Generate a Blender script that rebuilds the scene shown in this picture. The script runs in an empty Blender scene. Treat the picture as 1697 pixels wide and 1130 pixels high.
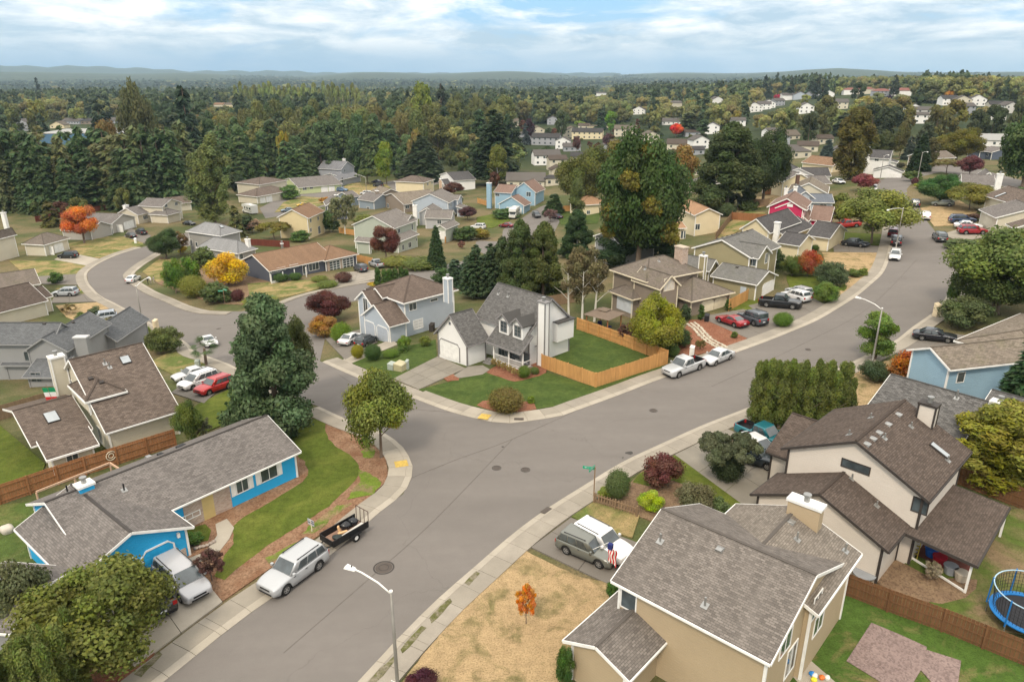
import bpy, bmesh, math, random
import numpy as np
from mathutils import Vector, Matrix
from mathutils.geometry import delaunay_2d_cdt
rnd = random.Random(7)
S = bpy.context.scene
COL = S.collection
# ------------------------------------------------------------------ camera, light, exposure
CAM_H = 33.0
FPX = 1205.0            # focal length of the photograph in its own pixels (1697 wide)
PITCH = math.atan((565.0 - 118.0) / FPX)
cam = bpy.data.cameras.new('camera'); camo = bpy.data.objects.new('camera', cam); COL.objects.link(camo)
camo.location = (0, 0, CAM_H); camo.rotation_euler = (math.pi / 2 - PITCH, 0, 0)
cam.sensor_width = 36.0; cam.lens = 36.0 * FPX / 1697.0; cam.clip_start = 0.5; cam.clip_end = 40000
S.camera = camo
SUN_EL, SUN_AZ = math.radians(48), math.radians(200)     # azimuth from +Y clockwise
S.view_settings.view_transform = 'Standard'; S.view_settings.look = 'None'
S.view_settings.exposure = 0.78; S.view_settings.gamma = 1.0; S.view_settings.use_curve_mapping = False
w = bpy.data.worlds.new('World'); S.world = w; w.use_nodes = True
SKY_STRENGTH = 0.13
HAZE_DENSITY = 0.00008
class NT:
 """small helper that writes node trees"""
 def __init__(s, tree): s.t = tree; s.n = tree.nodes; s.l = tree.links
 def add(s, typ, **kw):
  n = s.n.new(typ)
  for k, v in kw.items():
   if k in n.bl_rna.properties: setattr(n, k, v)
  return n
 def link(s, a, b): s.l.new(a, b)
 def val(s, sock, v):
  if hasattr(v, 'is_linked') or isinstance(v, bpy.types.NodeSocket): s.l.new(v, sock)
  else: sock.default_value = v
 def noise(s, vec, scale, detail=3, rough=.55, dist=0.0):
  n = s.add('ShaderNodeTexNoise'); n.inputs['Scale'].default_value = scale; n.inputs['Detail'].default_value = detail
  n.inputs['Roughness'].default_value = rough; n.inputs['Distortion'].default_value = dist
  if vec is not None: s.link(vec, n.inputs['Vector'])
  return n.outputs['Fac']
 def ramp(s, fac, stops, interp='LINEAR'):
  r = s.add('ShaderNodeValToRGB'); r.color_ramp.interpolation = interp
  e = r.color_ramp.elements
  while len(e) < len(stops): e.new(0.5)
  for el, (p, c) in zip(e, stops):
   el.position = p; el.color = (c, c, c, 1) if isinstance(c, (int, float)) else (*c[:3], 1)
  s.link(fac, r.inputs['Fac']); return r.outputs['Color']
 def mix(s, fac, a, b, mode='MIX'):
  m = s.add('ShaderNodeMix'); m.data_type = 'RGBA'; m.blend_type = mode
  s.val(m.inputs[0], fac);
  for i, v in ((6, a), (7, b)):
   if isinstance(v, bpy.types.NodeSocket): s.link(v, m.inputs[i])
   else: m.inputs[i].default_value = (*v[:3], 1)
  return m.outputs[2]
 def math(s, op, a, b=0.0, c=0.0, clamp=False):
  m = s.add('ShaderNodeMath'); m.operation = op; m.use_clamp = clamp
  for i, v in enumerate((a, b, c)):
   if i < len(m.inputs): s.val(m.inputs[i], v)
  return m.outputs[0]
 def mapping(s, vec, scale=(1, 1, 1), rot=(0, 0, 0), loc=(0, 0, 0)):
  m = s.add('ShaderNodeMapping'); m.inputs['Scale'].default_value = scale
  m.inputs['Rotation'].default_value = rot; m.inputs['Location'].default_value = loc
  s.link(vec, m.inputs['Vector']); return m.outputs[0]
def make_world():
 t = NT(w.node_tree); t.n.clear()
 out = t.add('ShaderNodeOutputWorld'); bg = t.add('ShaderNodeBackground'); bg.inputs['Strength'].default_value = SKY_STRENGTH
 sky = t.add('ShaderNodeTexSky'); sky.sky_type = 'NISHITA'; sky.sun_disc = False
 sky.sun_elevation = SUN_EL; sky.sun_rotation = SUN_AZ; sky.dust_density = 0.6; sky.air_density = 1.3; sky.ozone_density = 3.0
 tc = t.add('ShaderNodeTexCoord'); g = tc.outputs['Generated']
 sep = t.add('ShaderNodeSeparateXYZ'); t.link(g, sep.inputs[0]); z = sep.outputs[2]
 cv = t.mapping(g, (1, 1, 3.3))
 n1 = t.noise(t.mapping(cv, (1, 1, 1), loc=(3.1, 1.7, 0)), 4.2, 9, .60, .5)
 n2 = t.noise(t.mapping(cv, (1, 1, 1.3), loc=(9.1, 4.7, 2)), 9.0, 9, .62, .3)
 cover = t.ramp(n1, [(0.37, 0.0), (0.47, 1.0)])
 shade = t.ramp(n2, [(0.38, (2.3, 3.1, 3.75)), (0.60, (5.4, 5.45, 5.4))])
 blue = t.mix(0.8, sky.outputs[0], (.75, 2.2, 4.0))
 col = t.mix(cover, blue, shade)
 low = t.ramp(z, [(0.0, 1.0), (0.012, .85), (0.036, 0.0)])
 band = t.mix(t.ramp(t.math('ADD', t.math('MULTIPLY', sep.outputs[0], .8), .5), [(0.1, 0.0), (0.9, 1.0)]), (.6, 1.75, 3.2), (2.1, 3.2, 4.3))
 col = t.mix(t.math('MULTIPLY', low, .85), col, band)
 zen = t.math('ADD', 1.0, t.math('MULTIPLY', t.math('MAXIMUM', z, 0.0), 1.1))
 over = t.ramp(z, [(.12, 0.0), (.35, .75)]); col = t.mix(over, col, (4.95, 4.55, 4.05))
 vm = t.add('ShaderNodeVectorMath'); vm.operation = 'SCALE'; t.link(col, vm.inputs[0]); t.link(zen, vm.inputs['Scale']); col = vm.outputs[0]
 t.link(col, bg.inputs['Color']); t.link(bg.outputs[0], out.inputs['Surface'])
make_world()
sl = bpy.data.lights.new('sun', 'SUN'); so = bpy.data.objects.new('sun', sl); COL.objects.link(so)
sl.energy = 1.5; sl.angle = math.radians(10); sl.color = (1.0, 0.88, 0.71)
so.rotation_euler = (math.pi / 2 - SUN_EL, 0, math.pi - SUN_AZ)   # travels from azimuth SUN_AZ
so.location = (0, 0, 120)
# ------------------------------------------------------------------ survey: photograph pixel -> metres on the ground
def ray(px, py):
 x = (px - 848.5) / FPX; y = -(py - 565.0) / FPX
 return (x, math.cos(PITCH) + y * math.sin(PITCH), -math.sin(PITCH) + y * math.cos(PITCH))
def G(px, py, z=0.0):
 r = ray(px, py); t = (z - CAM_H) / r[2]
 return (r[0] * t, r[1] * t)
CTRL = [(450,1100,0),(850,1100,0),(1250,1080,0),(500,900,0),(300,900,0),(100,900,-.3),(830,760,0),(1100,760,.2),(1500,1000,.3),(1680,800,.8),
 (700,650,-.4),(900,660,0),(1100,600,.3),(620,600,-1.5),(530,640,-2),(380,600,-4.8),(232,547,-7),(218,465,-8.7),(106,490,-8.7),(40,580,-7),(200,420,-9.6),
 (20,760,-1.5),(300,690,-1.6),(150,640,-4),(1210,540,.4),(1300,490,1.3),(1411,410,3),(1534,371,4.4),(1620,375,4.4),(1500,300,5),(1500,520,2),(1600,520,2.6),(1690,620,2.2),
 (1000,520,-.8),(780,480,-4),(600,470,-6.5),(470,440,-8.5),(560,345,-12),(840,390,-10),(1000,400,-5),(905,274,-6),(700,300,-12),(100,330,-13),(1150,400,-1.5),(1250,320,0),
 (400,350,-12),(10,440,-10),(1400,270,3),(1690,300,5)]
def _tps():
 P = np.array([(*G(a, b, c), c) for a, b, c in CTRL]); n = len(P)
 X = P[:, :2] / 100.0; d = np.linalg.norm(X[:, None] - X[None], axis=2)
 K = np.where(d > 0, d * d * np.log(d + 1e-12), 0) + np.eye(n) * 0.02
 Q = np.hstack([np.ones((n, 1)), X]); A = np.zeros((n + 3, n + 3)); A[:n, :n] = K; A[:n, n:] = Q; A[n:, :n] = Q.T
 return X, np.linalg.solve(A, np.concatenate([P[:, 2], np.zeros(3)]))
TX, TW = _tps()
def sstep(a, b, x):
 t = np.clip((x - a) / (b - a), 0, 1); return t * t * (3 - 2 * t)
def terr(x, y):
 x = np.asarray(x, float); y = np.asarray(y, float)
 p = np.stack([np.clip(x, -190, 190), np.clip(y, 10, 300)], -1) / 100.0
 d = np.linalg.norm(p[..., None, :] - TX, axis=-1)
 z = (np.where(d > 0, d * d * np.log(d + 1e-12), 0) * TW[:-3]).sum(-1) + TW[-3] + p[..., 0] * TW[-2] + p[..., 1] * TW[-1]
 z = np.clip(z, -14, 7)
 a = x / np.maximum(np.hypot(x, y), 1)
 far = -15 + 15 * sstep(.05, .5, a)
 far = far + (9 * sstep(.22, .45, a) * sstep(350, 700, y)) - 24 * sstep(900, 2500, y)
 far = far + 10 * np.exp(-((x - 330) / 160.) ** 2 - ((y - 1900) / 500.) ** 2) * 1.6
 k = sstep(240, 420, np.hypot(x, y))
 return z * (1 - k) + far * k
def tz(x, y): return float(terr(x, y))
def T(px, py, dz=0.0):
 """point of the terrain (raised by dz) seen at this pixel of the photograph"""
 r = ray(px, py); ts = np.concatenate([np.linspace(15, 400, 300), np.geomspace(403, 9000, 200)])
 h = CAM_H + r[2] * ts - terr(r[0] * ts, r[1] * ts) - dz
 i = int(np.argmax(h < 0))
 if h[i] >= 0: i = len(ts) - 1
 a, b = (ts[i - 1], ts[i]) if i else (ts[0] * .5, ts[0])
 for _ in range(24):
  m = (a + b) / 2
  if CAM_H + r[2] * m - tz(r[0] * m, r[1] * m) - dz < 0: b = m
  else: a = m
 return Vector((r[0] * b, r[1] * b, CAM_H + r[2] * b))
# ------------------------------------------------------------------ naming
def tag(o, label=None, cat=None, group=None, kind=None):
 if label: o['label'] = label
 if cat: o['category'] = cat
 if group: o['group'] = group
 if kind: o['kind'] = kind
 return o
def empty(name, label, cat, loc=(0, 0, 0), rz=0.0, group=None):
 o = bpy.data.objects.new(name, None); COL.objects.link(o); o.location = loc; o.rotation_euler = (0, 0, rz)
 o.empty_display_size = .2
 return tag(o, label, cat, group)
def link_mesh(name, me, parent=None, loc=None, rz=None):
 o = bpy.data.objects.new(name, me); COL.objects.link(o)
 if parent is not None: o.parent = parent
 if loc is not None: o.location = loc
 if rz is not None: o.rotation_euler = (0, 0, rz)
 return o
def copy_tree(o, parent=None):
 c = o.copy(); COL.objects.link(c)
 if parent is not None: c.parent = parent; c.matrix_parent_inverse = o.matrix_parent_inverse.copy()
 for ch in list(o.children): copy_tree(ch, c)
 return c
class MB:
 """collects polygons and links them as one mesh object; M is an optional local frame"""
 def __init__(s, M=None): s.v = []; s.f = []; s.mi = []; s.uv = {}; s.M = M or Matrix.Identity(4)
 def p(s, *pts):
  i = len(s.v); s.v += [tuple(s.M @ Vector(q)) for q in pts]; return list(range(i, i + len(pts)))
 def face(s, pts, mi=0, uv=None):
  idx = s.p(*pts); s.f.append(idx); s.mi.append(mi)
  if uv: s.uv[len(s.f) - 1] = uv
  return s
 def hexa(s, q, mi=0):
  """q: 4 bottom points then the 4 top points above them, counter-clockwise seen from above"""
  i = s.p(*q)
  for a in ((3, 2, 1, 0), (4, 5, 6, 7), (0, 1, 5, 4), (1, 2, 6, 5), (2, 3, 7, 6), (3, 0, 4, 7)):
   s.f.append([i[k] for k in a]); s.mi.append(mi)
  return s
 def box(s, x0, y0, z0, x1, y1, z1, mi=0):
  return s.hexa([(x0, y0, z0), (x1, y0, z0), (x1, y1, z0), (x0, y1, z0), (x0, y0, z1), (x1, y0, z1), (x1, y1, z1), (x0, y1, z1)], mi)
 def bar(s, a, b, wd, h, mi=0, up=(0, 0, 1)):
  a = Vector(a); b = Vector(b); d = (b - a).normalized(); u = Vector(up)
  sd = d.cross(u)
  if sd.length < 1e-4: sd = d.cross(Vector((1, 0, 0)))
  sd.normalize(); u = sd.cross(d); sd *= wd / 2; u *= h / 2
  return s.hexa([a - sd - u, a + sd - u, b + sd - u, b - sd - u, a - sd + u, a + sd + u, b + sd + u, b - sd + u], mi)
 def tube(s, pts, rad, n=8, mi=0, cap=True):
  pts = [Vector(q) for q in pts]; rad = rad if isinstance(rad, (list, tuple)) else [rad] * len(pts)
  rings = []
  for k, (q, r) in enumerate(zip(pts, rad)):
   d = (pts[min(k + 1, len(pts) - 1)] - pts[max(k - 1, 0)]).normalized()
   a = d.cross(Vector((0, 0, 1))) if abs(d.z) < .95 else d.cross(Vector((1, 0, 0)))
   a.normalize(); b = d.cross(a)
   rings.append(s.p(*[q + (a * math.cos(2 * math.pi * j / n) + b * math.sin(2 * math.pi * j / n)) * r for j in range(n)]))
  for r0, r1 in zip(rings, rings[1:]):
   for j in range(n): s.f.append([r0[j], r0[(j + 1) % n], r1[(j + 1) % n], r1[j]]); s.mi.append(mi)
  if cap:
   s.f.append(rings[0][::-1]); s.mi.append(mi); s.f.append(rings[-1]); s.mi.append(mi)
  return s
 def prism(s, poly, d, mi=0):
  """poly: 3-D outline, d: extrusion vector"""
  n = len(poly); d = Vector(d); i = s.p(*poly); j = s.p(*[Vector(q) + d for q in poly])
  s.f.append(i[::-1]); s.f.append(j); s.mi += [mi, mi]
  for k in range(n): s.f.append([i[k], i[(k + 1) % n], j[(k + 1) % n], j[k]]); s.mi.append(mi)
  return s
 def mesh(s, name, mats, smooth=False):
  me = bpy.data.meshes.new(name); me.from_pydata(s.v, [], s.f)
  for m in (mats if isinstance(mats, (list, tuple)) else [mats]): me.materials.append(m)
  me.polygons.foreach_set('material_index', s.mi)
  if smooth: me.polygons.foreach_set('use_smooth', [True] * len(s.f))
  if s.uv:
   uvl = me.uv_layers.new(name='UVMap')
   for fi, uv in s.uv.items():
    for li, c in zip(me.polygons[fi].loop_indices, uv): uvl.data[li].uv = c
  bm = bmesh.new(); bm.from_mesh(me); bmesh.ops.recalc_face_normals(bm, faces=bm.faces) if s.fixn else None; bm.to_mesh(me); bm.free()
  me.update(); return me
 fixn = True
 def build(s, name, mats, parent=None, smooth=False, **kw):
  return link_mesh(name, s.mesh(name, mats, smooth), parent, **kw)
# ------------------------------------------------------------------ materials
MATS = {}
def newmat(name, rough=.8, spec=.3, metal=0.0):
 m = bpy.data.materials.new(name); m.use_nodes = True; t = NT(m.node_tree)
 b = m.node_tree.nodes['Principled BSDF']; b.inputs['Roughness'].default_value = rough
 b.inputs['Specular IOR Level'].default_value = spec; b.inputs['Metallic'].default_value = metal
 return m, t, b
def bump(t, b, h, dist=.02, strength=.6):
 n = t.add('ShaderNodeBump'); n.inputs['Distance'].default_value = dist; n.inputs['Strength'].default_value = strength
 t.link(h, n.inputs['Height']); t.link(n.outputs[0], b.inputs['Normal'])
def obco(t): return t.add('ShaderNodeTexCoord').outputs['Object']
def wpos(t): return t.add('ShaderNodeNewGeometry').outputs['Position']
def flat(key, c, rough=.7, spec=.3, metal=0.0, var=.12, scale=1.5):
 """plain painted / metal / plastic surface with faint weathering"""
 k = ('flat', key, tuple(c), rough, metal)
 if k in MATS: return MATS[k]
 m, t, b = newmat(key, rough, spec, metal)
 n = t.noise(wpos(t), scale, 4)
 t.link(t.mix(t.ramp(n, [(.3, 0.0), (.7, 1.0)]), [x * (1 - var) for x in c], [min(1, x * (1 + var * .6)) for x in c]), b.inputs['Base Color'])
 MATS[k] = m; return m
def asphalt(key='asphalt', c=(.160, .145, .132)):
 m, t, b = newmat(key, .92, .2); p = wpos(t)
 big = t.noise(t.mapping(p, (.05, .22, 1), (0, 0, -.85)), 1.0, 6, .65); mid = t.noise(p, .9, 5, .65); fine = t.noise(p, 38.0, 2, .7)
 col = t.mix(t.ramp(big, [(.3, 0.0), (.7, 1.0)]), [x * .80 for x in c], [x * 1.10 for x in c])
 col = t.mix(t.ramp(mid, [(.35, .0), (.75, .45)]), col, [x * .78 for x in c])
 col = t.mix(t.ramp(fine, [(.35, .0), (.7, .5)]), col, [x * 1.3 for x in c])
 v = t.add('ShaderNodeTexVoronoi'); v.feature = 'DISTANCE_TO_EDGE'; v.inputs['Scale'].default_value = .07
 wv = t.add('ShaderNodeVectorMath'); wv.operation = 'ADD'; t.link(p, wv.inputs[0])
 nn = t.add('ShaderNodeTexNoise'); nn.inputs['Scale'].default_value = .25; nn.inputs['Detail'].default_value = 6; t.link(p, nn.inputs['Vector'])
 sc = t.add('ShaderNodeVectorMath'); sc.operation = 'SCALE'; sc.inputs['Scale'].default_value = 6.0; t.link(nn.outputs['Color'], sc.inputs[0]); t.link(sc.outputs[0], wv.inputs[1])
 t.link(wv.outputs[0], v.inputs['Vector'])
 col = t.mix(t.ramp(v.outputs['Distance'], [(0.0, .3), (.004, 0.0)]), col, [x * .55 for x in c])
 t.link(col, b.inputs['Base Color']); bump(t, b, fine, .01, .5); return m
def concrete(key='concrete', c=(.33, .295, .245), stain=.55):
 m, t, b = newmat(key, .9, .2); p = wpos(t)
 a = t.noise(p, .35, 6, .65); f = t.noise(p, 14, 4, .7)
 oi = t.add('ShaderNodeObjectInfo')
 col = t.mix(t.ramp(a, [(.35, 0.0), (.65, 1.0)]), [x * (1 - stain * .5) for x in c], c)
 col = t.mix(t.math('MULTIPLY', oi.outputs['Random'], .45), col, [x * .74 for x in (c[0], c[1], c[2] * .95)])
 col = t.mix(t.ramp(f, [(.4, .0), (.75, .35)]), col, [x * .62 for x in c])
 t.link(col, b.inputs['Base Color']); bump(t, b, f, .01, .4); return m
def grass(key, green, dry, mixlo=.4, mixhi=.6, patch=.25, soil=(.12, .085, .05)):
 m, t, b = newmat(key, .95, .1); p = wpos(t)
 big = t.noise(p, patch, 6, .62, .6); mid = t.noise(p, 1.7, 5, .65); f = t.noise(t.mapping(p, (1, 1, 1)), 9, 6, .75)
 g1 = t.mix(t.ramp(mid, [(.3, 0.0), (.7, 1.0)]), [x * .72 for x in green], [x * 1.18 for x in green])
 d1 = t.mix(t.ramp(mid, [(.3, 0.0), (.7, 1.0)]), [x * .8 for x in dry], [x * 1.15 for x in dry])
 col = t.mix(t.ramp(big, [(mixlo, 0.0), (mixhi, 1.0)]), g1, d1)
 col = t.mix(t.ramp(t.noise(p, 2.6, 6, .7, 1.0), [(.62, 0.0), (.74, .55)]), col, soil)
 col = t.mix(t.ramp(f, [(.36, .62), (.52, .0)]), col, [x * .42 for x in green])
 t.link(col, b.inputs['Base Color']); bump(t, b, f, .09, .9); return m
def bark_mulch(key, c, c2):
 m, t, b = newmat(key, .95, .1); p = wpos(t)
 v = t.add('ShaderNodeTexVoronoi'); v.inputs['Scale'].default_value = 9; t.link(p, v.inputs['Vector'])
 col = t.mix(t.ramp(t.noise(p, .8, 6, .7), [(.35, 0.0), (.65, 1.0)]), c, c2)
 col = t.mix(t.ramp(v.outputs['Color'], [(.2, .55), (.6, 0.0)]), col, [x * .45 for x in c])
 t.link(col, b.inputs['Base Color']); bump(t, b, v.outputs['Distance'], .05, .8); return m
def shingle(key, c, var=.35, row=.15, tab=.34, moss=0.0, dirt=.35):
 k = ('sh', key)
 if k in MATS: return MATS[k]
 m, t, b = newmat(key, .93, .12)
 uv = t.add('ShaderNodeTexCoord').outputs['UV']; p = wpos(t)
 br = t.add('ShaderNodeTexBrick'); br.offset = .5; br.offset_frequency = 2; br.inputs['Scale'].default_value = 1
 br.inputs['Brick Width'].default_value = tab; br.inputs['Row Height'].default_value = row; br.inputs['Mortar Size'].default_value = .013
 br.inputs['Mortar Smooth'].default_value = .3; br.inputs['Bias'].default_value = -.05
 br.inputs['Color1'].default_value = (*[x * (1 - var) for x in c], 1); br.inputs['Color2'].default_value = (*[x * (1 + var) for x in c], 1)
 br.inputs['Mortar'].default_value = (*[x * .45 for x in c], 1); t.link(uv, br.inputs['Vector'])
 big = t.noise(p, .22, 6, .62, .5); streak = t.noise(t.mapping(uv, (1.1, .14, 1)), 1.0, 5, .6)
 col = t.mix(t.ramp(big, [(.35, 0.0), (.7, dirt)]), br.outputs['Color'], [x * .6 for x in c])
 col = t.mix(t.ramp(streak, [(.45, 0.0), (.8, .45)]), col, [min(1, x * 1.35) for x in c])
 col = t.mix(t.ramp(t.noise(p, 6, 4, .7), [(.4, 0.0), (.7, .3)]), col, [x * .62 for x in c])
 if moss: col = t.mix(t.ramp(t.noise(p, .6, 7, .7), [(.5, 0.0), (.7, moss)]), col, (.13, .135, .05))
 t.link(col, b.inputs['Base Color']); bump(t, b, br.outputs['Fac'], -.02, .7); MATS[k] = m; return m
def siding(key, c, row=.18, dirt=.14, vertical=False):
 k = ('sd', key)
 if k in MATS: return MATS[k]
 m, t, b = newmat(key, .75, .25); p = wpos(t)
 sep = t.add('ShaderNodeSeparateXYZ'); t.link(obco(t), sep.inputs[0])
 h = t.math('FRACT', t.math('DIVIDE', t.math('ADD', sep.outputs[0], sep.outputs[1]) if vertical else sep.outputs[2], row))
 n = t.noise(p, .7, 5, .6)
 col = t.mix(t.ramp(n, [(.3, dirt * 1.6), (.65, 0.0)]), c, [x * .72 for x in c])
 col = t.mix(t.ramp(h, [(0.0, .5), (.1, 0.0)]), col, [x * .6 for x in c])
 t.link(col, b.inputs['Base Color']); bump(t, b, h, .02, .8); MATS[k] = m; return m
def brickmat(key, c=(.34, .22, .16), c2=(.5, .38, .3)):
 m, t, b = newmat(key, .9, .15)
 br = t.add('ShaderNodeTexBrick'); br.inputs['Scale'].default_value = 1; br.inputs['Brick Width'].default_value = .22; br.inputs['Row Height'].default_value = .08
 br.inputs['Mortar Size'].default_value = .01; br.inputs['Color1'].default_value = (*c, 1); br.inputs['Color2'].default_value = (*c2, 1); br.inputs['Mortar'].default_value = (.45, .42, .38, 1)
 o = obco(t); sep = t.add('ShaderNodeSeparateXYZ'); t.link(o, sep.inputs[0]); cb = t.add('ShaderNodeCombineXYZ')
 t.link(t.math('ADD', sep.outputs[0], sep.outputs[1]), cb.inputs[0]); t.link(sep.outputs[2], cb.inputs[1]); t.link(cb.outputs[0], br.inputs['Vector'])
 t.link(br.outputs['Color'], b.inputs['Base Color']); bump(t, b, br.outputs['Fac'], -.01, .5); return m
def woodmat(key, c, var=.4, rough=.8):
 k = ('wd', key)
 if k in MATS: return MATS[k]
 m, t, b = newmat(key, rough, .2); p = wpos(t)
 oi = t.add('ShaderNodeObjectInfo'); g = t.noise(t.mapping(p, (9, 9, .8)), 1.0, 5, .6); a = t.noise(p, .7, 4)
 col = t.mix(t.ramp(g, [(.3, 0.0), (.7, 1.0)]), [x * .78 for x in c], [min(1, x * 1.15) for x in c])
 col = t.mix(t.math('MULTIPLY', oi.outputs['Random'], var), col, [x * .62 for x in c])
 col = t.mix(t.ramp(a, [(.5, 0.0), (.8, .5)]), col, [x * .6 for x in c])
 t.link(col, b.inputs['Base Color']); bump(t, b, g, .01, .4); MATS[k] = m; return m
def leafmat(key='foliage', inst=False, trans=.32):
 m, t, b = newmat(key, .65, .25)
 at = t.add('ShaderNodeAttribute'); at.attribute_name = 'tint'
 if inst:
  oc = t.add('ShaderNodeAttribute'); oc.attribute_type = 'INSTANCER'; oc.attribute_name = 'col'; base = oc.outputs['Color']
 else: base = t.add('ShaderNodeObjectInfo').outputs['Color']
 sep = t.add('ShaderNodeSeparateColor'); t.link(at.outputs['Color'], sep.inputs[0])
 hs = t.add('ShaderNodeHueSaturation'); t.link(base, hs.inputs['Color'])
 t.link(t.math('ADD', .455, t.math('MULTIPLY', sep.outputs[0], .075)), hs.inputs['Hue'])
 t.link(t.math('ADD', .55, t.math('MULTIPLY', sep.outputs[1], .9)), hs.inputs['Value'])
 t.link(t.math('ADD', .85, t.math('MULTIPLY', sep.outputs[2], .25)), hs.inputs['Saturation'])
 t.link(hs.outputs[0], b.inputs['Base Color'])
 tr = t.add('ShaderNodeBsdfTranslucent'); t.link(hs.outputs[0], tr.inputs['Color']); mx = t.add('ShaderNodeMixShader'); mx.inputs[0].default_value = trans
 out = [n for n in t.n if n.type == 'OUTPUT_MATERIAL'][0]
 t.link(b.outputs[0], mx.inputs[1]); t.link(tr.outputs[0], mx.inputs[2]); t.link(mx.outputs[0], out.inputs['Surface'])
 return m
def carpaint(key, c, metal=.25):
 k = ('car', key)
 if k in MATS: return MATS[k]
 m, t, b = newmat(key, .32, .5, metal); b.inputs['Base Color'].default_value = (*c, 1)
 b.inputs['Coat Weight'].default_value = .7; b.inputs['Coat Roughness'].default_value = .08
 n = t.noise(wpos(t), 2.5, 4); t.link(t.math('ADD', .26, t.math('MULTIPLY', n, .22)), b.inputs['Roughness'])
 MATS[k] = m; return m
def glassmat(key='window_glass', c=(.035, .045, .05), rough=.08):
 k = ('gl', key)
 if k in MATS: return MATS[k]
 m, t, b = newmat(key, rough, .6); n = t.noise(wpos(t), .8, 3)
 t.link(t.mix(t.ramp(n, [(.35, 0.0), (.7, 1.0)]), c, [x * 2.6 for x in c]), b.inputs['Base Color']); b.inputs['Coat Weight'].default_value = .5
 MATS[k] = m; return m
ASPH = asphalt(); DRIVE_ASPH = asphalt('worn_driveway', (.165, .148, .128))
CONC = concrete(); CONC_PALE = concrete('pale_concrete', (.42, .375, .31), .45); CONC_OLD = concrete('old_concrete', (.27, .245, .205), .6)
GRASS_BASE = grass('yard_ground', (.11, .13, .045), (.27, .21, .11), .40, .62, .08)
LAWN_GREEN = grass('green_lawn', (.095, .125, .02), (.16, .175, .035), .45, .75, .3)
LAWN_LUSH = grass('lush_lawn', (.058, .092, .022), (.09, .125, .03), .4, .7, .35)
LAWN_MIX = grass('patchy_lawn', (.12, .15, .04), (.34, .25, .12), .40, .60, .25)
LAWN_DRY = grass('dry_lawn', (.19, .16, .07), (.42, .30, .165), .33, .50, .45, soil=(.22, .15, .09))
MULCH = bark_mulch('bark_mulch', (.20, .105, .06), (.30, .19, .12)); MULCH_RED = bark_mulch('red_bark', (.21, .085, .05), (.27, .13, .08)); SOIL = bark_mulch('garden_soil', (.17, .11, .07), (.26, .18, .11))
WHITE = flat('white_paint', (.78, .77, .74), .55); TRIM_DARK = flat('dark_trim', (.045, .038, .034), .6); CREAM = flat('cream_paint', (.70, .62, .47), .6)
GLASS = glassmat(); BLACK = flat('black_plastic', (.015, .015, .016), .5); STEEL = flat('galvanised_steel', (.34, .34, .33), .45, .5, .7)
RUBBER = flat('tyre_rubber', (.018, .018, .018), .85); ALLOY = flat('alloy_rim', (.5, .5, .5), .35, .5, .8); CHROME = flat('chrome', (.6, .6, .6), .15, .5, 1.0)
WOOD_ORANGE = woodmat('new_cedar_board', (.56, .30, .11), .45); WOOD_BROWN = woodmat('stained_cedar_board', (.33, .15, .065), .4); WOOD_OLD = woodmat('weathered_board', (.25, .17, .105), .4); WOOD_DARK = woodmat('dark_fence_board', (.17, .085, .04), .4)
BARK = woodmat('tree_bark', (.16, .12, .09), .3); BARK_WHITE = woodmat('birch_bark', (.6, .57, .5), .2)
BRICK = brickmat('brick_facing'); LEAF = leafmat(); LEAF_INST = leafmat('far_foliage', True, .15)
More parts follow.
